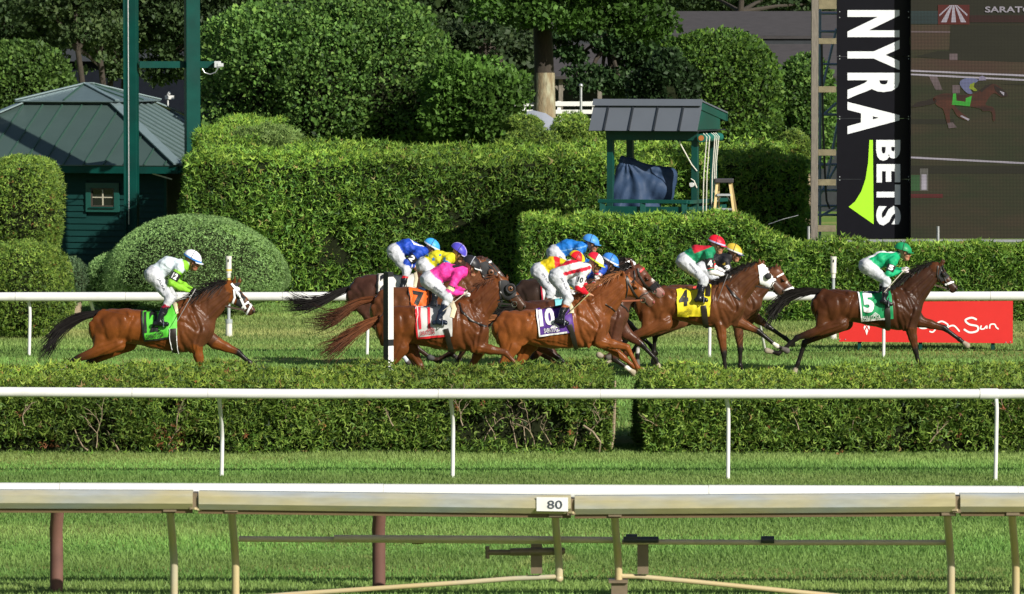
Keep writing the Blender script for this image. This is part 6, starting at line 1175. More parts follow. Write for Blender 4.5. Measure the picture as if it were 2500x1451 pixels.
def moved(sp, dx, dy, **kw):
    out = {}; f = lambda p: tuple([p[0] + dx, p[1] + dy] + list(p[2:]))
    for key, v in sp.items():
        if key == 'trunk': out[key] = [(x + dx, a + dy, b + dy) for x, a, b in v]
        elif key in ('neck', 'head', 'hn', 'hf', 'fn', 'ff', 'tail', 'crest'): out[key] = [f(p) for p in v]
        elif key == 'ears': out[key] = [(f(a), f(b), y) for a, b, y in v]
        elif key == 'marks': pass
        elif key == 'chest': out[key] = v + dx
        else: out[key] = v
    out.update(kw); return out
def rmoved(sp, dx, dy, **kw):
    out = {k: ((v[0] + dx, v[1] + dy) if k in ('helmet', 'neck', 'mid', 'hip', 'sh', 'eln', 'elf', 'han', 'haf', 'kn', 'an', 'to') else v) for k, v in sp.items() if k not in ('leg', 'legl')}; out.update(kw); return out
# ================================================================== THE FIELD
BAY_P = (.012, .010, .009); WHT = (.62, .58, .52)
H5 = dict(chest=2249, D=72.9, seed=105, coat=(.070, .024, .009), topcoat=(.046, .016, .007), front=(.034, .015, .009), points=BAY_P, hair=(.014, .012, .011), muzzle=(.02, .015, .014), hoof=(.28, .24, .18),
    trunk=[(1987, 722, 776), (2006, 710, 788), (2035, 707, 792), (2065, 708, 786), (2095, 713, 787), (2130, 715, 796), (2165, 712, 803), (2195, 704, 806), (2220, 702, 802), (2238, 713, 792)],
    neck=[(2214, 735, 40), (2240, 702, 31), (2262, 680, 25), (2284, 659, 19)], head=[(2292, 670, 18), (2310, 686, 13), (2328, 704, 10)], ears=[((2294, 648), (2302, 629), -.05), ((2300, 648), (2307, 632), .05)],
    hn=[(2052, 790), (1946, 823), (1899, 862), (1871, 855)], hf=[(2066, 790), (1966, 838), (1950, 888), (1940, 912)], fn=[(2222, 800), (2233, 853), (2244, 897), (2249, 917)], ff=[(2246, 786), (2306, 802), (2344, 830), (2363, 845)],
    tail=[(2004, 713), (1975, 711), (1940, 717), (1908, 735), (1884, 762), (1872, 784)], crest=[(2286, 641), (2255, 652), (2228, 668), (2205, 688), (2186, 702)])
H12 = dict(chest=524, D=66.5, seed=112, coat=(.150, .046, .010), topcoat=(.125, .036, .009), front=(.062, .026, .013), points=BAY_P, hair=(.014, .012, .012), hoof=(.06, .05, .04),
    trunk=[(224, 776, 834), (246, 761, 850), (276, 755, 848), (306, 754, 838), (340, 758, 841), (375, 761, 850), (410, 758, 857), (442, 741, 861), (474, 730, 858), (502, 742, 846)],
    neck=[(478, 772, 46), (512, 742, 36), (538, 722, 29), (561, 707, 22)], head=[(571, 722, 21), (592, 738, 15), (612, 758, 11.5)], ears=[((570, 693), (575, 673), -.05), ((581, 694), (587, 678), .05)],
    hn=[(288, 838), (188, 876), (158, 897), (140, 912)], hf=[(312, 840), (214, 888), (196, 920), (176, 938)], fn=[(480, 842), (494, 904), (500, 950), (508, 970)], ff=[(524, 838), (580, 862), (606, 885), (620, 895)],
    tail=[(246, 763), (214, 770), (178, 783), (145, 805), (122, 836), (104, 857)], crest=[(562, 690), (540, 694), (515, 704), (492, 722), (464, 738)], marks=[((160, 895), .05, WHT)], manelen=.26)
H11 = dict(chest=1190, D=67.0, seed=111, coat=(.115, .036, .010), topcoat=(.095, .029, .009), front=(.085, .028, .011), points=(.11, .036, .014), hair=(.16, .055, .022), hairtip=(.05, .022, .014), hoof=(.10, .07, .05),
    trunk=[(924, 784, 834), (945, 758, 846), (975, 748, 846), (1006, 747, 836), (1040, 750, 845), (1075, 749, 853), (1108, 739, 858), (1136, 729, 860), (1164, 736, 856), (1184, 752, 842)],
    neck=[(1152, 766, 44), (1180, 733, 36), (1203, 709, 29), (1221, 697, 22)], head=[(1231, 711, 21), (1254, 727, 15), (1273, 747, 11.5)], ears=[((1222, 686), (1213, 667), -.05), ((1236, 686), (1238, 671), .05)],
    hn=[(978, 850), (944, 904), (928, 950), (918, 968)], hf=[(1000, 848), (1026, 896), (1046, 938), (1062, 950)], fn=[(1164, 846), (1234, 860), (1264, 892), (1278, 908)], ff=[(1176, 850), (1152, 892), (1120, 925), (1104, 915)],
    tail=[(926, 780), (892, 795), (855, 818), (820, 842), (790, 857)], crest=[(1218, 676), (1195, 686), (1168, 702), (1140, 722), (1118, 734)], marks=[((1242, 712), .035, (.40, .36, .32))], manelen=.15)
H10 = dict(chest=1489, D=68.5, seed=110, coat=(.195, .060, .015), topcoat=(.165, .050, .014), front=(.135, .043, .014), points=(.19, .056, .014), hair=(.27, .105, .042), hoof=(.34, .28, .20), muzzle=(.10, .06, .05), pinknose=True,
    trunk=[(1208, 778, 830), (1228, 766, 842), (1256, 759, 846), (1286, 757, 838), (1318, 754, 846), (1352, 752, 851), (1386, 744, 851), (1416, 729, 850), (1446, 728, 846), (1470, 742, 836)],
    neck=[(1442, 766, 46), (1478, 733, 36), (1506, 708, 29), (1524, 692, 21)], head=[(1536, 702, 22), (1565, 717, 15), (1588, 737, 11.5)], ears=[((1524, 676), (1518, 657), -.05), ((1534, 676), (1535, 660), .05)],
    hn=[(1252, 845), (1222, 900), (1226, 946), (1234, 964)], hf=[(1296, 842), (1262, 896), (1240, 936), (1226, 950)], fn=[(1466, 834), (1530, 846), (1556, 896), (1559, 917)], ff=[(1482, 842), (1524, 876), (1548, 897), (1586, 911)],
    tail=[(1212, 776), (1180, 782), (1160, 795), (1140, 812)], crest=[(1522, 667), (1495, 677), (1465, 693), (1436, 712), (1410, 728)], marks=[((1574, 703), .035, WHT), ((1583, 714), .025, WHT)], manelen=.2)
H4 = dict(chest=1818, D=71.5, seed=104, coat=(.125, .042, .014), topcoat=(.090, .031, .011), front=(.060, .024, .011), points=BAY_P, hair=(.016, .013, .012), hoof=(.10, .09, .08),
    trunk=[(1556, 724, 778), (1578, 708, 788), (1608, 702, 784), (1640, 702, 775), (1670, 706, 784), (1704, 706, 794), (1736, 697, 799), (1764, 690, 799), (1790, 695, 796), (1808, 708, 782)],
    neck=[(1780, 728, 42), (1808, 697, 33), (1832, 676, 27), (1853, 661, 20)], head=[(1862, 676, 21), (1884, 693, 14), (1904, 709, 11.5)], ears=[((1854, 648), (1853, 630), -.05), ((1862, 648), (1863, 633), .05)],
    hn=[(1622, 788), (1530, 826), (1502, 866), (1484, 872)], hf=[(1640, 785), (1560, 826), (1557, 868), (1556, 892)], fn=[(1758, 792), (1766, 860), (1770, 906), (1776, 926)], ff=[(1800, 786), (1852, 810), (1897, 846), (1922, 858)],
    tail=[(1570, 716), (1540, 720), (1510, 730), (1484, 748)], crest=[(1850, 643), (1822, 652), (1795, 667), (1768, 684), (1746, 692)], marks=[((1896, 844), .055, WHT), ((1556, 858), .05, (.45, .43, .42))])
H3 = moved(H4, 40, -6, D=73.4, seed=103, coat=(.11, .042, .02), ff=[(1836, 770), (1874, 797), (1918, 827), (1936, 842)], fn=[(1800, 786), (1806, 850), (1806, 892), (1812, 912)],
    neck=[(1818, 724, 41), (1846, 696, 32), (1872, 680, 25), (1892, 670, 19)], head=[(1900, 682, 19), (1918, 699, 13), (1934, 713, 10.5)], ears=[((1893, 657), (1896, 641), -.05), ((1900, 660), (1906, 646), .05)], crest=[(1890, 655), (1862, 660), (1835, 672), (1806, 686), (1788, 690)], marks=[((1921, 690), .03, WHT)])
H9 = moved(H10, 46, -24, D=70.2, seed=109, coat=(.085, .030, .016), topcoat=(.06, .024, .014), front=(.075, .030, .018), points=BAY_P, hair=(.014, .012, .011), muzzle=(.34, .18, .16), pinknose=True, hoof=(.42, .36, .26),
    neck=[(1490, 742, 44), (1520, 710, 35), (1542, 684, 28), (1556, 668, 21)], head=[(1566, 680, 21), (1590, 698, 15), (1612, 716, 11.5)], ears=[((1545, 652), (1535, 630), -.05), ((1556, 652), (1560, 640), .05)], crest=[(1548, 645), (1520, 655), (1495, 672), (1470, 690), (1450, 705)],
    ff=[(1528, 815), (1568, 843), (1601, 878), (1612, 902)], fn=[(1500, 830), (1500, 876), (1530, 897), (1548, 910)], hn=[(1318, 838), (1360, 870), (1392, 898), (1402, 912)], hf=[(1330, 836), (1300, 880), (1280, 915), (1265, 930)], marks=[((1596, 683), .035, WHT), ((1604, 693), .03, WHT), ((1532, 899), .06, WHT)], tail=[(1258, 752), (1230, 760), (1215, 770), (1200, 790)])
H1 = moved(H10, 24, -14, D=71.6, seed=101, coat=(.16, .052, .022), topcoat=(.13, .045, .02), points=(.05, .02, .012), front=(.10, .038, .018), hair=(.02, .015, .012), muzzle=(.05, .04, .035), pinknose=False, hoof=(.30, .26, .2),
    neck=[(1464, 744, 43), (1496, 716, 34), (1518, 694, 27), (1532, 682, 20)], head=[(1536, 696, 20), (1545, 720, 14), (1552, 742, 11)], ears=[((1530, 668), (1526, 652), -.05), ((1540, 668), (1543, 654), .05)], fn=[(1486, 818), (1508, 850), (1478, 872), (1462, 866)], ff=[(1502, 822), (1534, 862), (1500, 880), (1482, 884)], hn=[(1286, 838), (1330, 866), (1362, 890), (1376, 904)], crest=[(1528, 658), (1505, 668), (1475, 684), (1446, 702), (1424, 716)], marks=[])
H6 = moved(H10, 46, -78, D=74.8, seed=106, coat=(.040, .024, .018), topcoat=(.030, .018, .014), points=BAY_P, front=(.03, .018, .014), hair=(.012, .011, .01), muzzle=(.02, .016, .015), pinknose=False, hoof=(.06, .05, .04),
    hn=[(1296, 790), (1262, 838), (1236, 872), (1222, 884)], hf=[(1330, 790), (1300, 830), (1280, 866), (1270, 886)], fn=[(1500, 780), (1530, 822), (1500, 846), (1486, 842)], ff=[(1520, 784), (1556, 812), (1590, 846), (1600, 864)],
    neck=[(1480, 706, 40), (1504, 684, 32), (1520, 664, 26), (1534, 650, 19)], head=[(1542, 660, 19), (1560, 674, 13), (1578, 690, 10.5)], ears=[((1530, 640), (1524, 626), -.05), ((1540, 640), (1541, 628), .05)], crest=[(1530, 632), (1510, 640), (1490, 656), (1470, 672)], tail=[(1258, 702), (1238, 706), (1222, 716), (1212, 730)], marks=[])
H7 = moved(H11, -14, -46, D=70.8, seed=107, coat=(.125, .045, .018), topcoat=(.095, .034, .015), front=(.12, .045, .02), points=(.03, .016, .01), hair=(.15, .05, .02), hairtip=(.025, .016, .012), hoof=(.05, .05, .05),
    tail=[(912, 731), (880, 736), (850, 752), (822, 772), (795, 780), (765, 776)], neck=[(1132, 724, 43), (1150, 694, 36), (1164, 672, 29), (1176, 656, 21)], head=[(1188, 664, 20), (1208, 678, 14.5), (1226, 694, 11)], ears=[((1172, 644), (1165, 627), -.05), ((1182, 642), (1184, 628), .05)], crest=[(1170, 636), (1152, 648), (1132, 666), (1112, 682)],
    hn=[(972, 806), (1000, 866), (1018, 898), (1030, 912)], hf=[(986, 806), (1016, 850), (1052, 876), (1072, 884)], fn=[(1138, 812), (1100, 862), (1068, 878), (1050, 872)], ff=[(1160, 806), (1130, 858), (1112, 892), (1106, 912)], marks=[])
H2 = moved(H11, -72, -78, D=74.4, seed=102, coat=(.070, .030, .020), topcoat=(.05, .022, .016), front=(.05, .024, .016), points=BAY_P, hair=(.014, .012, .012), hairtip=(.012, .011, .011), hoof=(.06, .05, .045),
    trunk=[(x - 72, t - 77, b - 84) for x, t, b in H11['trunk']], tail=[(850, 706), (822, 716), (790, 732), (752, 743), (722, 740), (704, 734)], neck=[(1090, 690, 42), (1122, 668, 34), (1150, 654, 27), (1172, 646, 20)], head=[(1186, 650, 19), (1204, 662, 14), (1222, 677, 10.5)], ears=[((1174, 636), (1179, 621), -.05), ((1184, 636), (1192, 625), .05)], crest=[(1168, 630), (1145, 638), (1115, 648), (1080, 660)],
    hn=[(905, 770), (950, 830), (985, 868), (998, 884)], hf=[(920, 770), (975, 826), (1004, 872), (1012, 890)], fn=[(1100, 776), (1150, 822), (1110, 850), (1090, 848)], ff=[(1112, 776), (1080, 830), (1105, 868), (1120, 878)], marks=[((990, 872), .07, (.45, .48, .52))])

J = {}
HORSES = [(H5, 'dark bay racehorse in front, under a green cloth numbered 5, foreleg stretched'), (H12, 'bay racehorse running last and alone, lime cloth numbered 12'), (H11, 'chestnut bay racehorse in black blinkers, grey cloth numbered 11 with red edge'),
          (H10, 'bright chestnut racehorse with white blaze, purple cloth numbered 10'), (H4, 'bay racehorse wearing a white hood, yellow cloth numbered 4'), (H3, 'bay racehorse with white noseband, mostly hidden behind the white hooded one'), (H9, 'dark bay racehorse with black shadow roll and pink nose, behind the bright chestnut'),
          (H1, 'chestnut racehorse with a pink saddle cloth, hidden behind the bright chestnut'), (H6, 'dark brown racehorse nearest the far rail in the middle bunch'), (H7, 'chestnut bay racehorse with an orange cloth, behind the one numbered 11'), (H2, 'dark bay racehorse with a white cloth numbered 2, behind the orange cloth')]
HO = {}
for sp, lb_ in HORSES: HO[sp['seed'] - 100] = make_horse(sp, lb_)

# ---- tack
h = HO[5]; GRN = (.006, .26, .09)
saddle_cloth(h, ((2092, 711), (2172, 704), (2178, 776), (2101, 783)), GRN, '5', (.78, .78, .78), (.10, .10, .44, .72), (.8, .8, .8), 'SARATOGA', (.06, .82, .60, .95), (.8, .8, .8))
girth(h, [(2163, 744), (2164, 775), (2166, 804)], 13, leather); saddle(h, [(2108, 713), (2130, 715), (2150, 711)], 7, navy_leather)
patch(h, 'blinkers', [(2294, 651), (2304, 648), (2312, 660), (2317, 676), (2309, 683), (2298, 688), (2290, 676)], blk_cloth); strap(h, 'noseband', [(2307, 695), (2318, 691), (2330, 686)], 5, white_strap, .014)
strap(h, 'bridle', [(2289, 649), (2287, 668), (2290, 685), (2303, 697), (2316, 707)], 3.4, leather, .012); strap(h, 'bridle', [(2294, 652), (2303, 676), (2312, 694), (2316, 706)], 3, leather, .014); ring_at(h, (2314, 704), .035)
h = HO[12]; LIM = (.085, .50, .035)
saddle_cloth(h, ((346, 758), (436, 742), (434, 822), (355, 832)), LIM, '12', (.012, .012, .012), (.06, .08, .46, .72), (.01, .012, .01), 'SARATOGA', (.11, .78, .62, .92), (.02, .03, .015), bold=.03)
girth(h, [(424, 800), (426, 830), (430, 860)], 15, leather, white_strap); saddle(h, [(364, 757), (390, 758), (420, 749)], 7, leather); strap(h, 'saddle_pad', [(427, 738), (433, 752), (436, 766)], 9, mat('cream_pad', (.62, .56, .38), rough=.7), .032)
patch(h, 'blinkers', [(570, 692), (584, 690), (596, 700), (604, 722), (598, 733), (592, 742), (586, 753), (576, 748), (580, 728)], blk_cloth); strap(h, 'bridle', [(566, 692), (578, 708), (590, 732), (600, 754)], 5.5, white_strap, .016)
strap(h, 'bridle', [(572, 706), (574, 726), (566, 746)], 5, white_strap, .014); strap(h, 'noseband', [(588, 757), (597, 744), (612, 734), (615, 742), (606, 760), (602, 767)], 4.5, white_strap, .018); ring_at(h, (601, 757), .035); strap(h, 'browband', [(583, 703), (587, 698)], 5, white_strap, .016)
h = HO[11]; GRY = (.50, .50, .49)
saddle_cloth(h, ((1013, 740), (1104, 726), (1105, 818), (1018, 826)), GRY, '11', (.55, .012, .03), (.08, .15, .40, .72), (.60, .015, .025), 'SARATOGA', (.10, .78, .52, .90), (.40, .03, .05), bold=.018)
girth(h, [(1090, 800), (1096, 828), (1104, 860)], 13, leather); saddle(h, [(1036, 742), (1056, 748), (1080, 744)], 8, navy_leather); strap(h, 'saddle_pad', [(1104, 738), (1110, 754), (1104, 774)], 11, mat('cream_pad', (.62, .56, .38), rough=.7), .03)
patch(h, 'blinkers', [(1222, 684), (1236, 684), (1250, 692), (1262, 710), (1258, 722), (1246, 732), (1232, 734), (1222, 738), (1219, 716)], blk_cloth); mm = MB(); c = onto(h, 1246, 705, .01) + Vector(h.org); mm.tube([c + Vector((math.cos(a) * .062, -.012, math.sin(a) * .062)) for a in np.linspace(0, 6.283, 17)], .02, 7, caps=False); mm.build('eye_cup', blk_cloth, h.root, smooth=True)
mm = MB(); mm.ball(c + Vector((0, -.004, 0)), (.045, .02, .045), 12, 8); mm.build('eye_patch', mat('horse_eye_skin', (.16, .07, .035), rough=.4), h.root, smooth=True); mm = MB(); mm.ball(c + Vector((.006, -.02, 0)), (.022, .012, .02), 10, 6); mm.build('eye', eye_m, h.root, smooth=True)
strap(h, 'bridle', [(1220, 686), (1221, 712), (1234, 734), (1254, 744)], 3.5, leather, .014); strap(h, 'bridle', [(1246, 730), (1254, 742), (1262, 756)], 2.6, leather, .014); strap(h, 'noseband', [(1250, 728), (1262, 722), (1272, 722)], 2.2, leather, .012); ring_at(h, (1256, 742), .04)
strap(h, 'breast_strap', [(1122, 738), (1128, 758), (1150, 780), (1176, 792), (1188, 796)], 4, leather, .014)
h = HO[10]; PUR = (.085, .025, .24)
saddle_cloth(h, ((1308, 752), (1392, 738), (1402, 808), (1316, 820)), PUR, '10', (.8, .8, .8), (.06, .10, .50, .66), (.80, .80, .82), 'SARATOGA', (.16, .74, .60, .90), (.8, .8, .8))
girth(h, [(1390, 790), (1398, 816), (1406, 850)], 12, leather); saddle(h, [(1326, 747), (1350, 752), (1378, 746)], 6, leather); strap(h, 'saddle_pad', [(1390, 736), (1395, 750), (1396, 764)], 8, mat('cream_pad', (.62, .56, .38), rough=.7), .03)
strap(h, 'bridle', [(1530, 672), (1534, 690), (1546, 712), (1560, 732)], 4.5, leather, .012); strap(h, 'bridle', [(1529, 680), (1532, 706), (1528, 726)], 3, leather, .012); strap(h, 'noseband', [(1558, 728), (1572, 718), (1584, 714)], 2.6, leather, .012); strap(h, 'chin_strap', [(1560, 732), (1574, 736), (1582, 744)], 2.2, leather, .012); ring_at(h, (1570, 732), .04); strap(h, 'browband', [(1541, 690), (1549, 681), (1556, 678)], 2.4, leather, .012)
strap(h, 'breast_strap', [(1478, 742), (1494, 752), (1502, 760)], 2.5, leather, .012)
h = HO[4]; YEL = (.74, .62, .020)
saddle_cloth(h, ((1650, 707), (1736, 691), (1731, 770), (1653, 771)), YEL, '4', (.012, .012, .012), (.06, .10, .34, .62), (.74, .62, .02), 'SARATOGA', (.04, .80, .46, .92), (.35, .29, .02))
girth(h, [(1716, 744), (1719, 772), (1724, 802)], 14, leather); saddle(h, [(1668, 703), (1690, 705), (1706, 701)], 8, mat('blue_pad', (.03, .10, .35), rough=.5)); strap(h, 'saddle_flap', [(1724, 692), (1729, 706), (1727, 722)], 12, leather, .034)
patch(h, 'hood', [(1850, 648), (1860, 644), (1874, 652), (1886, 668), (1894, 684), (1886, 696), (1880, 706), (1868, 702), (1856, 700), (1853, 676)], white_strap, .012); mm = MB(); c = onto(h, 1874, 674, .018) + Vector(h.org); mm.ball(c, (.052, .022, .052), 14, 8); mm.build('eye_cup', blk_cloth, h.root, smooth=True)
strap(h, 'bridle', [(1878, 706), (1888, 712), (1900, 718)], 3, leather, .014); ring_at(h, (1884, 704), .035); strap(h, 'noseband', [(1882, 700), (1886, 690), (1896, 684)], 2.4, leather, .016); strap(h, 'breast_strap', [(1772, 696), (1786, 714), (1806, 733)], 4.5, leather, .014)
h = HO[3]; strap(h, 'noseband', [(1911, 712), (1922, 706), (1934, 702), (1937, 706), (1930, 714)], 4, white_strap, .014); strap(h, 'bridle', [(1896, 676), (1904, 672), (1912, 668)], 4, white_strap, .014)
saddle_cloth(h, ((1690, 701), (1776, 685), (1771, 764), (1693, 765)), (.62, .06, .05), '', (0, 0, 0), (0, 0, 1, 1))
h = HO[9]; strap(h, 'shadow_roll', [(1590, 706), (1600, 697), (1612, 689), (1622, 686)], 15, mat('black_fleece', (.010, .010, .011), rough=1., bump=.8, bscale=60), .03); strap(h, 'bridle', [(1556, 655), (1560, 672), (1574, 694), (1590, 708)], 4.5, leather, .012); strap(h, 'bridle', [(1548, 660), (1550, 684), (1548, 700)], 3, leather, .012); strap(h, 'browband', [(1562, 664), (1572, 655), (1578, 650)], 4, red_m, .012); ring_at(h, (1598, 711), .035); saddle_cloth(h, ((1354, 728), (1438, 714), (1448, 784), (1362, 796)), (.20, .55, .60), '', (0, 0, 0), (0, 0, 1, 1))
strap(h, 'breast_strap', [(1510, 738), (1528, 752), (1534, 762)], 3, leather, .012)
h = HO[1]; saddle_cloth(h, ((1290, 742), (1322, 735), (1326, 800), (1296, 806)), (.78, .26, .36), '', (0, 0, 0), (0, 0, 1, 1), (.72, .68, .50), sides='l'); saddle(h, [(1306, 733), (1326, 737), (1344, 736)], 5, navy_leather)
h = HO[6]; saddle_cloth(h, ((1318, 676), (1400, 662), (1404, 730), (1324, 738)), (.74, .72, .72), '', (0, 0, 0), (0, 0, 1, 1), (.55, .02, .05), sides='l'); patch(h, 'hood', [(1526, 640), (1540, 634), (1554, 644), (1566, 662), (1558, 674), (1544, 676), (1532, 668), (1528, 654)], white_strap, .010)
for pts in ([(1530, 640), (1534, 652), (1534, 664)], [(1541, 636), (1546, 650), (1546, 668)], [(1552, 644), (1557, 658), (1556, 670)]): strap(h, 'hood_stripe', pts, 4, blk_cloth, .016)
h = HO[7]; saddle_cloth(h, ((996, 702), (1048, 708), (1050, 772), (1004, 745)), (.80, .13, .012), '7', (.012, .012, .012), (.18, .14, .75, .80), (.02, .016, .014)); saddle(h, [(1016, 701), (1036, 708), (1056, 706)], 6, navy_leather)
patch(h, 'blinkers', [(1172, 642), (1186, 638), (1202, 648), (1214, 664), (1212, 676), (1200, 684), (1186, 684), (1178, 668)], blk_cloth); mm = MB(); c = onto(h, 1199, 664, .008) + Vector(h.org); mm.ball(c, (.05, .02, .05), 12, 8); mm.build('eye_patch', mat('horse_eye_skin', (.16, .07, .035), rough=.4), h.root, smooth=True); mm = MB(); mm.ball(c + Vector((.006, -.016, 0)), (.022, .012, .02), 10, 6); mm.build('eye', eye_m, h.root, smooth=True)
strap(h, 'bridle', [(1170, 650), (1178, 672), (1190, 690), (1206, 696)], 3, leather, .014)
h = HO[2]; saddle_cloth(h, ((922, 668), (1016, 662), (1018, 716), (921, 713)), (.70, .68, .62), '2', (.014, .014, .02), (.08, .08, .32, .85), (.02, .02, .02)); saddle(h, [(958, 664), (976, 668), (1000, 664)], 6, leather); strap(h, 'saddle_pad', [(1014, 662), (1018, 680), (1014, 700)], 8, mat('cream_pad', (.62, .56, .38), rough=.7), .03)
patch(h, 'blinkers', [(1178, 634), (1192, 632), (1206, 644), (1216, 660), (1208, 670), (1194, 668), (1182, 654)], blk_cloth); strap(h, 'browband', [(1191, 646), (1194, 641), (1199, 639)], 4, white_strap, .016); strap(h, 'noseband', [(1208, 676), (1214, 668), (1220, 665)], 4, white_strap, .016)

# ---- riders
def zone(base): return np.full((len(base), 3), -1.)
J5 = dict(seed=5, helmet=(2206, 608), neck=(2186, 629), mid=(2152, 634), hip=(2116, 650), sh=(2178, 637), eln=(2166, 668), elf=(2176, 664), han=(2203, 662), haf=(2206, 658), kn=(2162, 686), an=(2154, 733), to=(2171, 741), cap=(.010, .25, .09), silk=[(.008, .36, .15)], num='5', glove=(.62, .56, .58), tilt=-.12, collar=(.01, .12, .06),
          pattern=lambda l, lab, tt, V: np.where(((lab == 1) & (l[:, 2] > .085) & (np.abs(l[:, 1]) < .09))[:, None], np.array([.8, .8, .8]), -1.))
J12 = dict(seed=12, helmet=(472, 629), neck=(453, 650), mid=(410, 649), hip=(375, 671), sh=(440, 656), eln=(421, 690), elf=(430, 690), han=(468, 713), haf=(472, 710), kn=(418, 726), an=(391, 784), to=(411, 789), cap=(.78, .79, .84), band=(.04, .20, .55), peak=(.75, .77, .82), silk=[(.60, .68, .72)], num='12', glove=(.02, .02, .02), cuff=(.30, .012, .03), leg='JALKA', legl=((389, 678), (405, 708)), legw=6.5, tilt=-.35, palegog=False, skin=(.33, .15, .085),
           pattern=lambda l, lab, tt, V: np.where((np.isin(lab, (5, 6)) | ((lab == 1) & (l[:, 0] > .47)))[:, None], np.array([.21, .50, .03]), -1.))
J11 = dict(seed=11, helmet=(1153, 643), neck=(1131, 666), mid=(1088, 664), hip=(1047, 684), sh=(1118, 670), eln=(1098, 710), elf=(1106, 706), han=(1134, 717), haf=(1140, 713), kn=(1095, 726), an=(1069, 781), to=(1088, 786), cap=(.018, .018, .022), peak=(.75, .75, .75), silk=[(.80, .045, .32)], num='', glove=(.68, .68, .66), boot=(.012, .018, .035), leg='Jalkanen', legl=((1060, 698), (1080, 712)), legw=5, tilt=-.42, collar=(.7, .04, .28),
           pattern=lambda l, lab, tt, V: np.where(((lab == 5) & (tt > .78) & (tt < .94))[:, None], np.array([.74, .72, .35]), np.where(((lab == 5) & (tt > .70))[:, None] | ((lab == 1) & (np.abs(l[:, 2] - .12) < .02) & (l[:, 0] > .38))[:, None], np.array([.02, .015, .02]), -1.)))
def p10(l, lab, tt, V):
    st = (np.sin(l[:, 2] * 42 + .8) > .45) & (lab == 1); c = np.where(st[:, None], np.array([.62, .015, .04]), -1.); c = np.where(((lab == 6))[:, None], np.array([.70, .012, .03]), c); return c
J10 = dict(seed=10, helmet=(1455, 635), neck=(1434, 657), mid=(1394, 656), hip=(1360, 676), sh=(1423, 664), eln=(1411, 700), elf=(1424, 696), han=(1437, 719), haf=(1444, 715), kn=(1388, 728), an=(1365, 778), to=(1384, 786), cap=(.66, .015, .04), cap2=(.78, .78, .78), capq='h', band=(.55, .62, .05), peak=(.6, .68, .06), silk=[(.66, .70, .68)], pattern=p10, num='10', nb='white', glove=SKIN, cuff=(.38, .11, .04), leg='JEFF RUBY', legl=((1369, 676), (1384, 708)), legw=5.5, tilt=-.45)
def p4(l, lab, tt, V):
    c = np.where(((lab == 1) & (l[:, 2] > .07) & (l[:, 0] > .18))[:, None] | ((lab == 1) & (l[:, 2] < -.10))[:, None], np.array([.45, .015, .03]), -1.); c = np.where((lab == 6)[:, None], np.array([.78, .76, .76]), c); c = np.where((lab == 5)[:, None] & (np.sin(tt * 26)[:, None] > -.2), np.where((tt > .55)[:, None], np.array([.66, .02, .03]), np.array([.02, .02, .02])), c); return c
J4 = dict(seed=4, helmet=(1751, 591), neck=(1736, 614), mid=(1702, 619), hip=(1671, 638), sh=(1728, 622), eln=(1734, 662), elf=(1744, 656), han=(1768, 671), haf=(1774, 667), kn=(1718, 682), an=(1704, 726), to=(1722, 731), cap=(.68, .012, .03), band=(.45, .45, .70), peak=(.62, .015, .03), silk=[(.010, .22, .10)], pattern=p4, num='4', glove=(.02, .02, .018), leg='ESPINOZA', legl=((1682, 642), (1700, 664)), legw=4, tilt=-.2)
def p3(l, lab, tt, V): return np.where(((np.sin(V[:, 0] * 40) * np.sin(V[:, 2] * 40) > .62) & np.isin(lab, (5, 6)))[:, None], np.array([.55, .38, .05]), -1.)
J3 = dict(seed=3, helmet=(1793, 611), neck=(1778, 632), mid=(1744, 636), hip=(1712, 656), sh=(1770, 638), eln=(1778, 668), elf=(1786, 668), han=(1800, 674), haf=(1806, 672), kn=(1758, 694), an=(1744, 734), to=(1762, 740), cap=(.56, .40, .045), band=(.70, .68, .62), peak=(.08, .08, .22), silk=[(.014, .014, .016)], pattern=p3, num='3', palegog=True, tilt=-.25, glove=(.02, .02, .02))
def p2(l, lab, tt, V): return np.where(((lab == 1) & (np.abs(np.hypot(l[:, 0] - .36, l[:, 1]) - .10) < .022) & (l[:, 2] > 0))[:, None], np.array([.75, .75, .8]), np.where(((lab == 6) & (tt > .9))[:, None], np.array([.7, .7, .8]), -1.))
J2 = dict(seed=2, helmet=(1056, 599), neck=(1036, 617), mid=(994, 603), hip=(964, 614), sh=(1022, 618), eln=(993, 642), elf=(1004, 640), han=(1012, 652), haf=(1018, 650), kn=(994, 660), an=(982, 702), to=(1000, 708), cap=(.045, .33, .72), band=(.60, .68, .75), peak=(.5, .62, .75), silk=[(.014, .06, .42)], pattern=p2, num='2', cuff=(.58, .012, .02), tilt=-.4, glove=SKIN)
J7 = dict(seed=7, helmet=(1122, 611), neck=(1102, 632), mid=(1066, 632), hip=(1036, 648), sh=(1094, 634), eln=(1082, 660), elf=(1094, 660), han=(1112, 680), haf=(1118, 678), kn=(1072, 692), an=(1056, 742), to=(1074, 748), cap=(.07, .06, .45), cap2=(.38, .32, .62), capq='s', peak=(.45, .42, .6), silk=[(.60, .54, .02)], num='7', tilt=-.5, pattern=lambda l, lab, tt, V: np.where(np.isin(lab, (5, 6))[:, None], np.array([.02, .20, .52]), -1.))
def p1(l, lab, tt, V): return np.where(((lab == 1) & (np.abs(l[:, 0] - .30) < .045))[:, None], np.array([.58, .015, .02]), -1.)
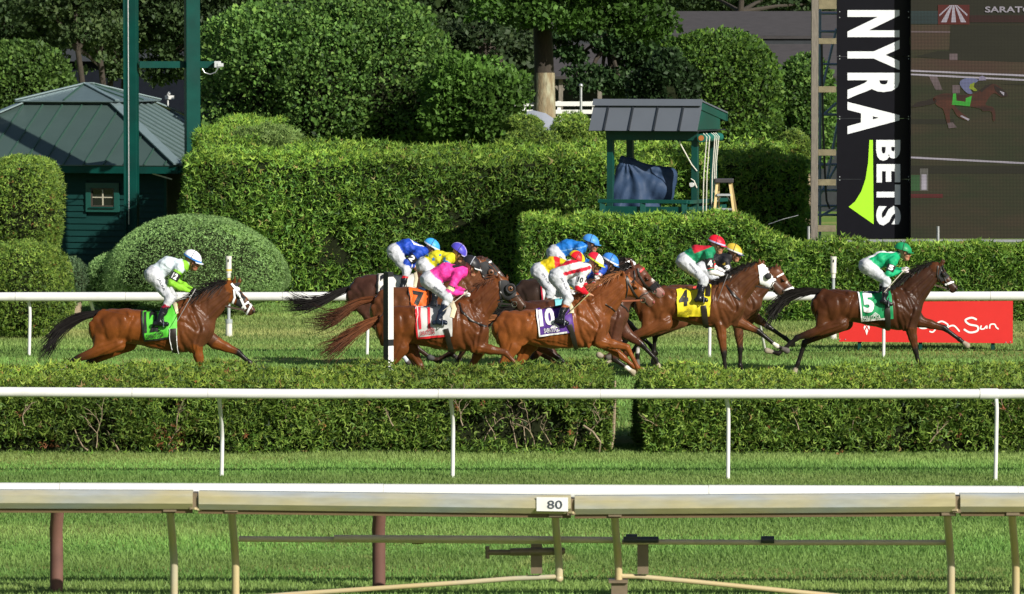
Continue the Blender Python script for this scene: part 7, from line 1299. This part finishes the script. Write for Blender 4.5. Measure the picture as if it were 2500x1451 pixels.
J1 = dict(seed=1, helmet=(1410, 630), neck=(1390, 652), mid=(1350, 647), hip=(1316, 662), sh=(1380, 654), eln=(1376, 690), elf=(1386, 690), han=(1402, 704), haf=(1408, 702), kn=(1345, 712), an=(1326, 766), to=(1344, 772), cap=(.66, .56, .02), cap2=(.60, .012, .02), capq='q', peak=(.62, .60, .03), silk=[(.68, .52, .012)], pattern=p1, num='', cuff=(.38, .11, .04), leg='JEFF RUBY', legl=((1323, 666), (1342, 694)), legw=5.5, tilt=-.45)
J6 = dict(seed=6, helmet=(1444, 588), neck=(1424, 605), mid=(1386, 604), hip=(1354, 618), sh=(1414, 606), eln=(1416, 640), elf=(1426, 640), han=(1448, 650), haf=(1454, 648), kn=(1388, 660), an=(1372, 706), to=(1390, 712), cap=(.06, .26, .66), peak=(.06, .26, .66), silk=[(.012, .15, .50)], num='', leg='JEFF RUBY', legl=((1364, 624), (1384, 642)), legw=5, tilt=-.2, pattern=lambda l, lab, tt, V: np.where(((lab == 5) & (tt > .5) & (tt < .85))[:, None], np.array([.42, .44, .46]), np.where(((lab == 1) & (np.abs(l[:, 2] - .02) < .010))[:, None], np.array([.15, .35, .65]), -1.)))
def p9(l, lab, tt, V): return np.where((np.isin(lab, (5, 6)) & (np.sin(V[:, 1] * 90 + V[:, 0] * 60) > 0))[:, None], np.array([.75, .74, .76]), np.where(np.isin(lab, (5, 6))[:, None], np.array([.62, .02, .06]), -1.))
J9 = dict(seed=9, helmet=(1492, 636), neck=(1472, 658), mid=(1434, 660), hip=(1402, 680), sh=(1462, 662), eln=(1452, 694), elf=(1462, 692), han=(1476, 702), haf=(1482, 700), kn=(1430, 724), an=(1412, 770), to=(1430, 776), cap=(.04, .20, .62), band=(.75, .77, .82), peak=(.05, .22, .64), silk=[(.02, .07, .40)], pattern=p9, num='9', tilt=-.4)
for n_, sp, lb_ in ((5, J5, 'jockey in emerald green silks and green cap on the leading dark horse'), (12, J12, 'jockey in pale blue silks with lime sleeves and white cap, riding last'), (11, J11, 'jockey in hot pink silks and black cap crouching behind the striped pole'), (10, J10, 'jockey in white silks with red stripes, red and white cap'),
                   (4, J4, 'jockey in green and red silks with a red cap on the white hooded horse'), (3, J3, 'jockey in black silks with a gold cap and white goggles'), (2, J2, 'jockey in royal blue silks with a sky blue cap above the white cloth numbered 2'), (7, J7, 'jockey in yellow silks with blue stars, purple cap'),
                   (1, J1, 'jockey in yellow silks with a red band, red and yellow quartered cap'), (6, J6, 'jockey in plain bright blue silks and blue cap, highest of the middle bunch'), (9, J9, 'jockey in blue silks with red and white striped sleeves, blue cap with white band')):
    make_rider(sp, HO[n_], lb_)
star_m = mat('star_blue', (.03, .16, .42), rough=.6)
for p, r in (((1059, 632), 6), ((1086, 630), 5), ((1044, 622), 4.5), ((1075, 622), 4), ((1070, 645), 4)): star_on(HO[7], p, r, star_m)
bl = leather
for n_, b, w, m in ((5, (2313, 704), .024, mat('brown_rein', (.06, .035, .025), rough=.5)), (12, (600, 757), .026, mat('brown_rein', (.06, .035, .025), rough=.5)), (11, (1254, 743), .026, leather), (10, (1568, 732), .024, tan_leather), (4, (1882, 704), .026, leather), (9, (1597, 711), .022, leather), (3, (1918, 713), .02, leather), (7, (1206, 690), .02, leather), (2, (1208, 672), .02, leather), (1, (1544, 728), .02, leather), (6, (1562, 682), .02, leather)):
    reins(HO[n_], HO[n_].hand['n'], b, w, m)
mm = MB(); h = HO[4]; e = onto(h, 1882, 704, .016) + Vector(h.org); a = h.hand['n']; mm.bar(a.lerp(e, .02) + Vector((0, -.008, -.004)), a.lerp(e, .36) + Vector((0, -.008, -.03)), .012, .034); mm.build('rein_grip', mat('rubber_grip', (.42, .42, .40), rough=.6), h.root)
whip(HO[12], (477, 706), (432, 786), 'dark whip held downward by the rider in white cap and lime sleeves')
whip(HO[11], (1141, 712), (1081, 760), 'pale whip held across the saddle by the rider in pink', mat('pale_whip', (.42, .38, .30), rough=.6))
whip(HO[10], (1440, 716), (1386, 768), 'thin black and yellow whip in the hand of the red striped rider', mat('yellow_whip', (.25, .22, .08), rough=.6))
whip(HO[4], (1776, 670), (1751, 736), 'dark whip hanging from the glove of the red capped rider')
whip(HO[5], (2212, 655), (2158, 714), 'whip held back by the green capped leading rider', mat('pale_whip', (.42, .38, .30), rough=.6))
